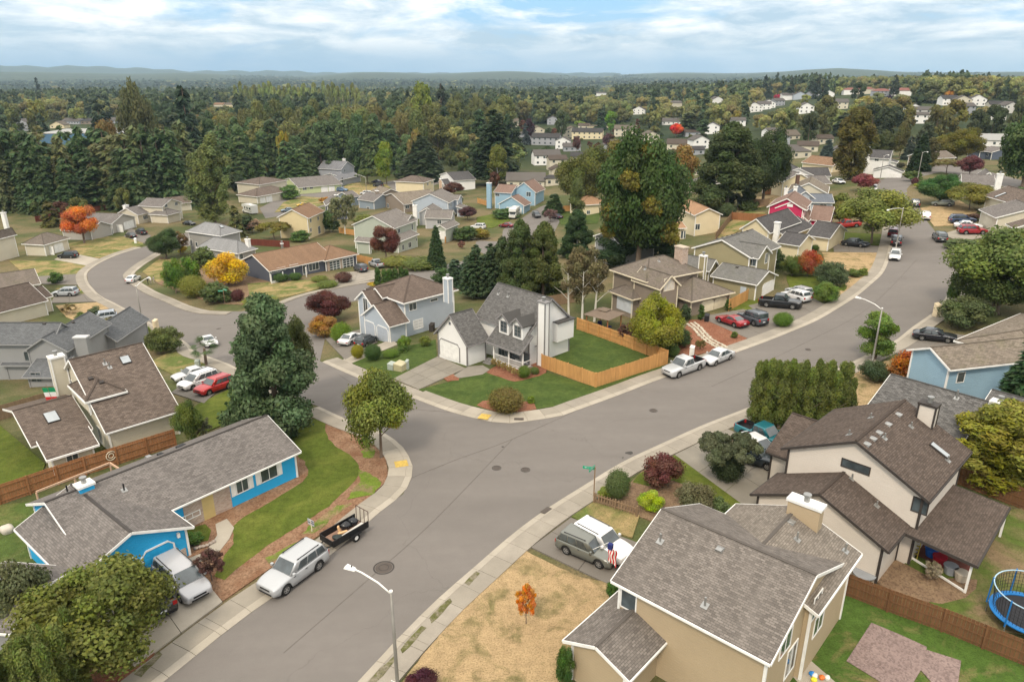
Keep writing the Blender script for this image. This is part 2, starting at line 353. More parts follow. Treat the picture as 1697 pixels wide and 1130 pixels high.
# ------------------------------------------------------------------ ground, roads, walks, lawns
def smooth_line(P, step=1.5, closed=False):
 P = [Vector(q[:2]) for q in P]; out = []
 n = len(P); segs = n if closed else n - 1
 for i in range(segs):
  g = (lambda k: P[k % n]) if closed else (lambda k: P[max(0, min(n - 1, k))])
  p0, p1, p2, p3 = g(i - 1), g(i), g(i + 1), g(i + 2)
  m = max(1, int((p2 - p1).length / step))
  for k in range(m):
   t = k / m; t2 = t * t; t3 = t2 * t
   out.append(.5 * ((2 * p1) + (p2 - p0) * t + (2 * p0 - 5 * p1 + 4 * p2 - p3) * t2 + (3 * p1 - p0 - 3 * p2 + p3) * t3))
 if not closed: out.append(P[-1])
 return out
def px_line(pts, dz=.05): return [T(a, b, dz) for a, b in pts]
def sheet(name, xy, off, mat, parent=None, step=3.0, skirt=.14, kind=None, jag=0.0):
 """a thin slab that follows the terrain"""
 xy = [Vector(q[:2]) for q in xy]
 if jag:
  d = []
  for a, b in zip(xy, xy[1:] + xy[:1]):
   m = max(1, int((b - a).length / .5)); d += [a.lerp(b, k / m) + Vector((rnd.uniform(-jag, jag), rnd.uniform(-jag, jag))) for k in range(m)]
  xy = d
 else:
  d = []
  for a, b in zip(xy, xy[1:] + xy[:1]):
   m = max(1, int((b - a).length / step)); d += [a.lerp(b, k / m) for k in range(m)]
  xy = d
 n = len(xy); xs = [q.x for q in xy]; ys = [q.y for q in xy]; pts = list(xy)
 from mathutils.geometry import tessellate_polygon
 X = np.arange(min(xs), max(xs), step); Y = np.arange(min(ys), max(ys), step)
 if len(X) * len(Y):
  gx, gy = np.meshgrid(X, Y); gx = gx.ravel(); gy = gy.ravel(); ins = np.zeros(gx.shape, bool); dm = np.full(gx.shape, 1e9)
  for k in range(n):
   x1, y1, x2, y2 = xs[k], ys[k], xs[(k + 1) % n], ys[(k + 1) % n]
   c = ((y1 > gy) != (y2 > gy)) & (gx < (x2 - x1) * (gy - y1) / ((y2 - y1) or 1e-9) + x1); ins ^= c
   L = max((x2 - x1) ** 2 + (y2 - y1) ** 2, 1e-9); t = np.clip(((gx - x1) * (x2 - x1) + (gy - y1) * (y2 - y1)) / L, 0, 1)
   dm = np.minimum(dm, np.hypot(gx - x1 - t * (x2 - x1), gy - y1 - t * (y2 - y1)))
  ok = ins & (dm > step * .3); pts += [Vector((a, b)) for a, b in zip(gx[ok], gy[ok])]
 vo, eo, fo, *_ = delaunay_2d_cdt(pts, [(k, (k + 1) % n) for k in range(n)], [], 1, 1e-4)
 A = np.array([(q.x, q.y) for q in vo]); Z = terr(A[:, 0], A[:, 1]) + off
 V = [(a[0], a[1], z) for a, z in zip(A, Z)]; F = [tuple(f) for f in fo]
 cnt = {}
 for f in F:
  for a, b in zip(f, f[1:] + f[:1]): cnt[(a, b)] = 1
 base = len(V)
 for (a, b) in list(cnt):
  if (b, a) not in cnt:
   i = len(V); V += [(V[a][0], V[a][1], V[a][2] - skirt), (V[b][0], V[b][1], V[b][2] - skirt)]; F.append((b, a, i, i + 1))
 me = bpy.data.meshes.new(name); me.from_pydata(V, [], F); me.materials.append(mat); me.update()
 o = link_mesh(name, me, parent)
 if kind: o['kind'] = kind
 return o
def zone(name, pts, off, mat, smooth=False, kind='structure', jag=0.0, **kw):
 P = [T(a, b, off) for a, b in pts]
 if smooth: P = smooth_line(P, 1.0, True)
 return sheet(name, P, off, mat, kind=kind, jag=jag, **kw)
# --- the ground: fine near the camera, coarse to the horizon, one sheet
def make_ground():
 def axis(lim, fine, step0, grow):
  a = list(np.arange(0, fine, step0)); s = step0
  while a[-1] < lim: s *= grow; a.append(a[-1] + s)
  return a
 xp = axis(11000, 130, 2.5, 1.13); xs = np.array([-v for v in xp[:0:-1]] + xp)
 yp = axis(11000, 330, 2.5, 1.12); ys = np.array([-600, -250, -100, -40, -15] + yp)
 gx, gy = np.meshgrid(xs, ys); gz = terr(gx, gy)
 R = np.hypot(gx, gy); az = np.arctan2(gx, gy)
 gz = gz + 75 * sstep(4200, 7000, R) * (.55 + .45 * np.sin(az * 9 + 1) * np.sin(az * 23 + 2))
 V = np.stack([gx, gy, gz], -1).reshape(-1, 3); nx = len(xs); ny = len(ys)
 I = (np.arange(ny - 1)[:, None] * nx + np.arange(nx - 1)[None]).ravel()
 F = np.stack([I, I + 1, I + nx + 1, I + nx], -1)
 me = bpy.data.meshes.new('ground'); me.from_pydata(V.tolist(), [], F.tolist()); me.materials.append(GROUND_MAT)
 me.polygons.foreach_set('use_smooth', [True] * len(F)); o = link_mesh('ground', me); o['kind'] = 'structure'
def ground_mat():
 m, t, b = newmat('ground_cover', .95, .1); p = wpos(t)
 near = t.mix(t.ramp(t.noise(p, .07, 6, .62), [(.42, 0.0), (.6, 1.0)]), (.085, .10, .035), (.20, .155, .085))
 near = t.mix(t.ramp(t.noise(p, 5, 5, .7), [(.35, .6), (.6, 0.0)]), near, (.035, .04, .018))
 sep = t.add('ShaderNodeSeparateXYZ'); t.link(p, sep.inputs[0])
 wood = t.mix(t.ramp(t.noise(p, .012, 6, .7), [(.35, 0.0), (.65, 1.0)]), (.022, .036, .016), (.055, .065, .025))
 col = t.mix(t.ramp(t.math('DIVIDE', sep.outputs[1], 1000.0), [(.25, 0.0), (.42, 1.0)]), near, wood)
 t.link(col, b.inputs['Base Color']); bump(t, b, t.noise(p, 6, 5, .7), .08, .8); return m
GROUND_MAT = ground_mat(); make_ground()
def make_hills():
 V = []; F = []; n = 90
 for i in range(n + 1):
  az = math.radians(-42 + 50 * i / n); f = math.sin(math.pi * min(1, i / n * 1.0))
  h = 20 + 80 * math.exp(-((i / n - .10) / .28) ** 2) + 12 * math.sin(i * .31) * f + 5 * math.sin(i * .83 + 1)
  h = max(20, h) * (1 - .75 * sstep(.35, .8, i / n))
  for k, (r, hh) in enumerate(((9300, -60), (9900, h * .6), (10500, h), (11200, h * .5), (11900, -60))):
   V.append((math.sin(az) * r, math.cos(az) * r, hh + (9 * math.sin(i * 1.7 + k) if 0 < k < 4 else 0)))
 for i in range(n):
  for k in range(4):
   a = i * 5 + k; F.append((a, a + 5, a + 6, a + 1))
 me = bpy.data.meshes.new('far_hills'); me.from_pydata(V, [], F); m, t, b = newmat('hill_forest', 1, .05)
 b.inputs['Base Color'].default_value = (.03, .05, .035, 1); me.materials.append(m); me.polygons.foreach_set('use_smooth', [True] * len(F)); link_mesh('far_hills', me)['kind'] = 'structure'
make_hills()
# --- roads (outlines surveyed along the kerb lines)
NK = [(681,658),(712,670),(743,681),(779,691),(817,699),(845,701),(871,698),(900,694),(930,689),(955,680),(1024,655),(1086,631),(1150,609),(1217,585),(1267,567),(1312,549),(1354,531),(1390,510),(1421,490),(1445,470),(1462,454),(1471,437),(1477,415),(1481,392),(1482,372),(1476,356)]
SK = [(592,1130),(655,1062),(723,994),(785,940),(850,884),(907,842),(963,807),(1032,765),(1107,730),(1165,704),(1232,678),(1300,650),(1360,623),(1405,603),(1445,583),(1482,565),(1513,541),(1546,518),(1560,503),(1570,488),(1582,465),(1592,441),(1592,417),(1570,405),(1551,385),(1538,369),(1521,339),(1508,332)]
WK = [(282,1120),(359,1058),(430,1004),(485,967),(540,925),(580,892),(615,860),(646,835),(668,818),(681,794),(684,773),(676,753),(661,734),(630,714),(574,694),(525,672)]
EK = [(676,660),(640,645),(600,629),(565,614),(530,598)]
LK = [(380,603),(350,592),(323,583),(308,567),(257,539),(231,524),(192,503),(168,491),(155,479),(146,467),(144,454),(153,444),(171,433),(199,421),(242,408)]
IK = [(273,418),(256,428),(240,438),(224,451),(222,458),(234,468),(259,483),(288,495),(316,507),(348,515),(400,516),(440,510),(481,493),(530,480),(619,464),(700,446)]
main_poly = px_line([(282,1120)] + WK[1:] + [(470,650),(405,613)] + [(460,600),(500,590)] + EK[::-1] + NK + [(1466,340),(1452,325),(1446,315),(1447,307),(1459,298),(1473,294),(1510,290),(1530,286),(1515,300),(1503,313),(1503,325)] + SK[::-1] )
# run the near end of the street out under and past the camera
a0, a1 = T(282, 1120, .05), T(359, 1058, .05); dirn = (a0 - a1).normalized()
b0 = T(592, 1130, .05)
ROADOFF = .03
sheet('road', [q for q in main_poly] + [b0 + dirn * 45, a0 + dirn * 45], ROADOFF, ASPH, kind='structure')
sheet('road', px_line([(525,672)] + [(470,650),(405,613)] + LK[:] + [(262,398),(330,380),(360,392),(300,412)] + IK[:-1] + [(640,458),(700,446),(780,430),(800,446),(700,476),(640,487),(583,500),(545,530),(530,598),(565,614),(600,629)]), ROADOFF + .004, ASPH, kind='structure')
zone('road', [(790,400),(800,420),(850,425),(905,400),(925,372),(935,345),(905,340),(880,352),(850,372),(835,380),(832,392),(826,400)], ROADOFF, ASPH, True)
zone('road', [(430,345),(462,328),(545,312),(640,302),(700,290),(740,300),(690,318),(620,322),(545,340),(500,352),(440,362)], ROADOFF, ASPH)
zone('road', [(1508,290),(1530,277),(1570,268),(1640,285),(1697,300),(1697,318),(1620,300),(1560,285),(1530,292)], ROADOFF + .004, ASPH)
# --- kerb, gutter and sidewalk: every paving slab its own piece
def offset(P, d):
 out = []
 for i, q in enumerate(P):
  t = (P[min(i + 1, len(P) - 1)] - P[max(i - 1, 0)]).normalized(); out.append(q + Vector((-t.y, t.x)) * d)
 return out
def resample(P, step):
 out = [P[0]]; acc = 0
 for a, b in zip(P, P[1:]):
  L = (b - a).length; s = step - acc
  while s <= L: out.append(a.lerp(b, s / L)); s += step
  acc = (acc + L) % step if L + acc >= step else acc + L
 return out
def strip_piece(mb, a0, a1, b0, b1, z0, z1a, z1b):
 q = [a0, a1, b1, b0]; za, zb = z1a, z1b
 mb.hexa([(p.x, p.y, tz(p.x, p.y) + z0) for p in q] + [(p.x, p.y, tz(p.x, p.y) + z) for p, z in zip(q, (za, za, zb, zb))])
def walk(pts, side, name='sidewalk', gw=.55, ww=1.55, slab=1.9, ext=None, pale=None, skip=(), mats=None):
 P = [Vector(q[:2]) for q in px_line(pts)]
 if ext: P = [P[0] + Vector((ext[0], ext[1]))] + P
 L = resample(smooth_line(P, .6), slab)
 mo = empty(name, None, None); mo['kind'] = 'structure'
 g1 = offset(L, side * gw); g2 = offset(L, side * (gw + .012)); w2 = offset(L, side * (gw + ww))
 mats = mats or (CONC, CONC_PALE)
 for i in range(len(L) - 1):
  def sh(a, b): d = (b - a); k = .014 / max(d.length, .1); return a + d * k, b - d * k
  o0, o1 = sh(L[i], L[i + 1]); i0, i1 = sh(g1[i], g1[i + 1]); j0, j1 = sh(g2[i], g2[i + 1]); w0, w1 = sh(w2[i], w2[i + 1])
  if (j1 - j0).dot(L[i + 1] - L[i]) <= 0 or (w1 - w0).dot(L[i + 1] - L[i]) <= 0: continue
  mb = MB(); strip_piece(mb, o0, o1, i0, i1, -.1, .06, .15)
  k = MATSEL(L[i], pale) if pale else 0
  mb.build('kerb_stone', mats[1], mo)
  if i in skip: continue
  mb = MB(); e = rnd.uniform(-.006, .006); strip_piece(mb, j0, j1, w0, w1, -.1, .15 + e, .15 + e)
  mb.build('slab', mats[1] if k else mats[0], mo)
 return mo
def MATSEL(p, spots): return any((p - Vector(T(a, b)[:2])).length < r for a, b, r in spots)
walk(WK, 1, ext=(dirn.x * 40, dirn.y * 40), pale=[(684,773,3.2)])
walk(NK[:], 1, pale=[(817,699,5)])
walk(EK, -1)
walk(SK[:24], -1, ext=(dirn.x * 40, dirn.y * 40))
walk(LK, 1, slab=2.4)
walk([(380,603),(430,628),(480,650),(525,672)], -1, slab=2.2)
walk(IK[:11], -1, slab=2.4); walk(IK[11:15], -1, slab=2.4, ww=1.3)
# ramps, manholes, drains on the street
def patch_quad(name, c, u, wd, ln, off, mat, kind='structure', th=.03):
 u = Vector(u[:2]).normalized(); v = Vector((-u.y, u.x)); P = [Vector(c[:2]) + u * a * ln / 2 + v * b * wd / 2 for a, b in ((-1, -1), (1, -1), (1, 1), (-1, 1))]
 mb = MB(); mb.hexa([(q.x, q.y, tz(q.x, q.y) + off - th) for q in P] + [(q.x, q.y, tz(q.x, q.y) + off) for q in P])
 o = mb.build(name, mat)
 if kind: o['kind'] = kind
 return o
YEL = flat('tactile_yellow', (.55, .38, .09), .8, var=.25, scale=6)
for (px, py, dx, dy, lab) in ((665,768,4,14,'worn yellow tactile ramp plate in the pavement below the green and gold street tree'), (803,690,14,2,'worn yellow tactile ramp plate in the pavement in front of the round shrub bed')):
 a = T(px, py, .16); b = T(px + dx, py + dy, .16); o = patch_quad('tactile_plate', a, b - a, 1.15, 1.1, .172, YEL, None); tag(o, lab, 'ramp plate', 'yellow tactile plates')
def manhole(px, py, r, lab):
 c = T(px, py, .04); root = empty('manhole_cover', lab, 'manhole', (c.x, c.y, tz(c.x, c.y)), group='round covers in the asphalt')
 n = 28
 for nm, r0, r1, z, mt in (('frame_ring', r * .86, r, .042, TRIM_DARK), ('lid', 0, r * .8, .044, MANH), ('lid_ring', r*.42, r*.5, .050, TRIM_DARK)):
  mb = MB()
  for k in range(n):
   a = 2 * math.pi * k / n; b = 2 * math.pi * (k + 1) / n
   if r0: mb.hexa([(math.cos(t) * q, math.sin(t) * q, .02) for t, q in ((a, r0), (a, r1), (b, r1), (b, r0))] + [(math.cos(t) * q, math.sin(t) * q, z) for t, q in ((a, r0), (a, r1), (b, r1), (b, r0))])
   else: mb.face([(0, 0, z), (math.cos(a) * r1, math.sin(a) * r1, z), (math.cos(b) * r1, math.sin(b) * r1, z)])
  mb.build(nm, mt, root)
SEAM = flat('tar_seam', (.125, .11, .098), .9); MOSS = grass('gutter_moss', (.13, .13, .05), (.24, .21, .15), .42, .6, 2)
MANH = flat('iron_cover', (.085, .07, .06), .8)
for px, py, r, lab in ((636,940,.75,'large round utility cover in the asphalt beside the black utility trailer'), (823,775,.42,'round cover in the asphalt near the middle of the crossing'), (871,778,.42,'round cover in the asphalt a few metres up the street from the crossing'), (1083,680,.42,'round cover in the asphalt below the orange fence corner'), (1340,579,.38,'round cover in the asphalt left of the right hand street lamp'), (304,437,.4,'round cover in the asphalt inside the left street bend'), (363,545,.4,'round cover in the asphalt above the white coupe at the left kerb'), (870,1040,.01,None)):
 if lab: manhole(px, py, r, lab)
STAIN = flat('oil_stain', (.055, .05, .045), .85)
for px, py, s in ((1044,750,.7),(833,740,.25),(1032,758,.2)):
 zone('oil_stain', [(px + s * 11 * math.cos(a) * rnd.uniform(.6, 1.1), py + s * 5 * math.sin(a) * rnd.uniform(.6, 1.1)) for a in np.linspace(0, 5.6, 9)], ROADOFF + .012, STAIN, True, skirt=.01)
def drain(px, py, a, lab):
 p = T(px, py, .15); q = T(*a, .15); root = patch_quad('storm_drain', p, q - p, .45, .95, .165, MANH, None); tag(root, lab, 'storm drain', 'storm drains in the kerb')
drain(860,694,(875,694),'dark kerb inlet in the corner pavement under the round shrub bed'); drain(905,845,(912,840),'dark kerb inlet on the near side opposite the driveway with two parked cars'); drain(1576,484,(1580,474),'dark kerb inlet in the bend of the right kerb')
for q_ in ([(471,1081),(607,963),(720,862),(850,727)],[(676,794),(760,760),(850,727),(1000,660)],[(560,620),(640,668),(745,683)],[(1180,640),(1330,570),(1440,510),(1520,430)]):
 L_ = smooth_line(px_line(q_), 1.5); sheet('tar_seam', L_ + offset(L_, .07)[::-1], ROADOFF + .01, SEAM, skirt=.01, kind='structure')
for q_ in ([(612,1128),(640,1098),(652,1088),(657,1093),(622,1131)],[(662,1075),(700,1035),(706,1039),(668,1081)],[(712,1022),(744,990),(750,995),(716,1031)],[(770,964),(790,946),(795,950),(776,969)],[(222,1118),(262,1080),(268,1084),(232,1122)]): zone('gutter_weeds', q_, .165, MOSS, True, jag=.07, skirt=.02)
# --- lots: lawns, beds, drives
def paving(name, quad, nu, nv, mat, off=.13, gap=.02, kind='structure'):
 """concrete drive poured in panels; quad corners as surveyed pixels"""
 A, B, C, D = [Vector(T(a, b, off)[:2]) for a, b in quad]; root = empty(name, None, None); root['kind'] = kind
 f = lambda u, v: (A.lerp(B, u)).lerp(D.lerp(C, u), v)
 for i in range(nu):
  for j in range(nv):
   gu, gv = gap / max((B - A).length, 1), gap / max((D - A).length, 1)
   q = [f(i / nu + gu, j / nv + gv), f((i + 1) / nu - gu, j / nv + gv), f((i + 1) / nu - gu, (j + 1) / nv - gv), f(i / nu + gu, (j + 1) / nv - gv)]
   mb = MB(); mb.hexa([(p.x, p.y, tz(p.x, p.y) - .1) for p in q] + [(p.x, p.y, tz(p.x, p.y) + off) for p in q]); mb.build('slab', mat, root)
 return root
MU, LW, LP, DR = .095, .108, .12, .13
zone('bark_bed', [(369,995),(430,953),(507,901),(582,850),(638,799),(643,783),(640,763),(625,732),(576,712),(543,699),(522,686),(455,708),(300,780),(250,900),(300,930)], MU, MULCH)
zone('lawn', [(452,716),(480,703),(522,692),(541,699),(538,712),(545,727),(560,742),(580,753),(592,767),(597,780),(590,795),(572,812),(545,838),(505,865),(455,895),(410,928),(372,960),(356,955),(372,920),(388,900),(385,872),(405,856),(440,836),(475,815),(502,798),(512,783),(505,765),(490,752),(478,738)], LW, LAWN_GREEN, jag=.06)
WEED = grass('weedy_patch', (.15, .21, .03), (.22, .17, .09), .5, .62, .8)
zone('weed_patch', [(596,778),(612,785),(634,800),(618,818),(600,822),(575,828),(585,812),(596,798)], LW + .004, WEED, True, jag=.1)
zone('weed_patch', [(598,748),(612,738),(624,746),(618,758),(604,760)], LW + .004, WEED, True, jag=.1)
zone('weed_patch', [(512,872),(560,838),(582,834),(560,850),(520,885),(500,885)], LW + .004, grass('weedy_strip', (.13, .19, .03), (.28, .19, .11), .45, .6, .7), True, jag=.1)
zone('weed_patch', [(440,925),(475,905),(500,895),(470,920),(445,935)], LW + .004, WEED, True, jag=.1)
zone('garden_walk', [(357,868),(376,859),(388,874),(380,892),(362,915),(335,929),(312,936),(308,926),(335,916),(350,902),(360,886)], DR + .004, CONC_PALE, True)
zone('lawn', [(296,880),(340,868),(350,878),(345,895),(318,900),(300,905)], LW, LAWN_GREEN, True)
paving('driveway', [(150,985),(222,1105),(369,996),(306,920)], 2, 2, CONC_PALE)
zone('bark_bed', [(222,1085),(256,1081),(215,1128),(170,1130),(120,1130),(60,1030)], MU, MULCH_RED)
zone('lawn', [(0,705),(75,768),(70,782),(0,812),(-60,820),(-60,690)], LW, LAWN_GREEN); zone('lawn', [(-40,840),(60,830),(130,900),(120,960),(30,1010),(-40,980)], LW, grass('side_lawn', (.085, .125, .03), (.17, .17, .06), .45, .7, .3))  # second lawn has its own slightly duller green
# corner lot with the white house
zone('lawn', [(577,599),(600,588),(655,577),(700,568),(722,562),(724,594),(652,627),(610,612)], LW, LAWN_LUSH)
paving('driveway', [(652,627),(694,645),(772,610),(726,590)], 3, 3, CONC_OLD)
zone('garden_walk', [(766,613),(776,607),(800,605),(812,612),(800,620),(776,624),(760,626),(752,622)], DR, CONC_OLD)
zone('lawn', [(694,645),(753,630),(780,622),(805,617),(850,622),(909,618),(987,641),(1107,603),(1127,594),(1094,612),(1020,640),(976,655),(925,672),(889,677),(850,684),(815,680),(787,673),(746,666)], LW, LAWN_LUSH)
zone('lawn', [(897,605),(870,560),(930,530),(960,542),(1078,590),(985,620)], LW, LAWN_LUSH)
zone('bark_bed', [(812,612),(840,600),(895,600),(905,617),(880,626),(852,632),(830,625),(806,617)], LP, MULCH_RED, True)
zone('bark_bed', [(733,622),(745,618),(762,623),(760,630),(742,631)], LP, MULCH_RED, True)
zone('bark_bed', [(790,671),(800,664),(840,662),(885,668),(889,677),(860,683),(820,681)], LP, MULCH_RED, True)
# taupe house lot
zone('bark_bed', [(1122,585),(1135,545),(1143,530),(1184,528),(1240,560),(1202,577),(1171,584),(1127,594)], MU, MULCH_RED)
paving('driveway', [(1240,561),(1300,538),(1232,512),(1158,525)], 3, 3, DRIVE_ASPH)
zone('lawn', [(1205,512),(1250,492),(1268,500),(1290,512),(1262,520),(1235,515)], LW, LAWN_GREEN)
paving('driveway', [(1296,549),(1375,508),(1330,485),(1240,506)], 3, 3, DRIVE_ASPH)
zone('lawn', [(1268,525),(1300,515),(1318,525),(1312,536),(1290,540)], LW, LAWN_MIX)
zone('lawn', [(1305,455),(1350,450),(1400,470),(1395,485),(1360,500),(1320,490)], LW, LAWN_GREEN, True)
zone('lawn', [(1395,450),(1400,432),(1455,430),(1455,440),(1440,452),(1398,492),(1375,500),(1380,475)], LW, LAWN_DRY)
zone('lawn', [(1362,418),(1459,419),(1456,432),(1440,452),(1398,448),(1370,440)], LW, LAWN_DRY)
paving('driveway', [(1382,417),(1460,419),(1459,408),(1380,404)], 3, 1, DRIVE_ASPH)
zone('lawn', [(1382,385),(1462,388),(1460,406),(1380,402)], LW, LAWN_GREEN)
# near right lots
zone('lawn', [(640,1165),(700,1085),(745,1030),(800,975),(850,935),(872,912),(905,930),(960,955),(1010,965),(1010,990),(960,1060),(930,1165)], LW, LAWN_DRY, jag=.05)
paving('driveway', [(880,906),(1045,985),(1075,905),(946,857)], 2, 2, DRIVE_ASPH)
zone('lawn', [(947,855),(983,831),(1060,853),(1048,890),(1030,885),(965,863)], LW, LAWN_MIX)
zone('garden_bed', [(983,831),(1002,815),(1047,797),(1063,781),(1118,754),(1235,775),(1290,850),(1180,900),(1060,855)], MU, SOIL)
zone('lawn', [(1047,798),(1063,783),(1118,754),(1180,765),(1235,790),(1246,845),(1215,852),(1165,812),(1105,793),(1075,805)], LW, LAWN_GREEN, jag=.05)
paving('driveway', [(1118,753),(1205,710),(1330,760),(1250,850)], 3, 3, CONC_OLD)
zone('lawn', [(1400,620),(1460,600),(1500,590),(1480,700),(1400,700),(1300,720)], LW, LAWN_DRY)
zone('lawn', [(1500,590),(1590,588),(1600,560),(1560,548),(1530,555)], LW, LAWN_DRY)
paving('driveway', [(1462,580),(1530,547),(1640,560),(1560,600)], 2, 2, DRIVE_ASPH)
zone('lawn', [(1470,950),(1640,850),(1760,830),(1760,1060),(1640,1040),(1560,1010)], LW, grass('worn_lawn', (.10, .14, .03), (.24, .17, .10), .46, .62, .16))
zone('lawn', [(1290,1165),(1330,1090),(1395,985),(1500,1010),(1660,1080),(1760,1120),(1760,1165)], LW, grass('back_lawn', (.075, .13, .025), (.22, .17, .08), .52, .66, .3))
zone('garden_bed', [(1448,960),(1480,925),(1540,955),(1620,960),(1600,990),(1560,1000),(1500,985)], LP, SOIL, True)
# left side lots
paving('driveway', [(284,650),(338,668),(395,615),(345,602)], 2, 3, DRIVE_ASPH)
zone('lawn', [(248,600),(295,575),(330,590),(362,604),(345,612),(300,626),(270,612)], LW, LAWN_MIX)
zone('lawn', [(330,668),(390,640),(400,690),(330,720),(300,690)], LW, LAWN_GREEN)
zone('lawn', [(105,405),(180,392),(235,392),(238,406),(199,417),(165,428),(120,420)], LW, LAWN_MIX)
zone('lawn', [(15,432),(98,432),(146,441),(140,452),(85,462),(45,458)], LW, LAWN_MIX)
paving('driveway', [(90,430),(148,441),(170,430),(112,418)], 2, 2, CONC_PALE)
paving('driveway', [(50,470),(136,472),(140,453),(60,458)], 3, 1, DRIVE_ASPH)
paving('driveway', [(84,502),(178,499),(160,487),(92,487)], 3, 1, DRIVE_ASPH)
zone('lawn', [(92,478),(138,476),(158,488),(130,490)], LW, LAWN_MIX); zone('lawn', [(92,506),(170,500),(196,515),(215,535),(160,545),(110,525)], LW, LAWN_DRY)
paving('driveway', [(185,535),(232,545),(222,528),(195,520)], 1, 1, DRIVE_ASPH)
zone('garden_bed', [(266,425),(300,440),(480,440),(480,470),(432,478),(410,505),(350,502),(300,484),(262,470),(245,455)], MU, SOIL)
zone('lawn', [(236,450),(262,430),(285,430),(295,450),(262,468)], LW, LAWN_MIX)
zone('lawn', [(410,470),(497,464),(530,464),(545,474),(495,487),(440,498),(415,498)], LW, LAWN_MIX)
paving('driveway', [(552,477),(621,462),(625,447),(560,452)], 2, 2, CONC)
paving('driveway', [(538,560),(572,596),(626,566),(600,545)], 2, 2, DRIVE_ASPH)
paving('garden_walk', [(565,597),(582,602),(660,570),(648,562)], 5, 1, CONC_PALE)
paving('driveway', [(205,392),(242,404),(250,390),(215,378)], 1, 1, DRIVE_ASPH)
zone('lawn', [(560,316),(610,325),(660,322),(640,305),(580,303)], LW, LAWN_MIX); zone('lawn', [(455,352),(520,345),(560,330),(500,325),(470,335)], LW, LAWN_MIX)
zone('lawn', [(790,360),(830,352),(846,365),(815,378),(790,375)], LW, LAWN_GREEN); zone('lawn', [(920,350),(1000,342),(990,370),(930,372)], LW, LAWN_LUSH)
zone('lawn', [(1525,345),(1590,332),(1620,350),(1600,372),(1548,375)], LW, LAWN_DRY)
paving('driveway', [(1560,388),(1590,400),(1680,385),(1640,365)], 2, 2, CONC)
zone('lawn', [(1215,355),(1290,335),(1300,320),(1230,330)], LW, LAWN_DRY)
zone('lawn', [(1185,385),(1235,350),(1270,352),(1220,385),(1190,400)], LW, LAWN_MIX)
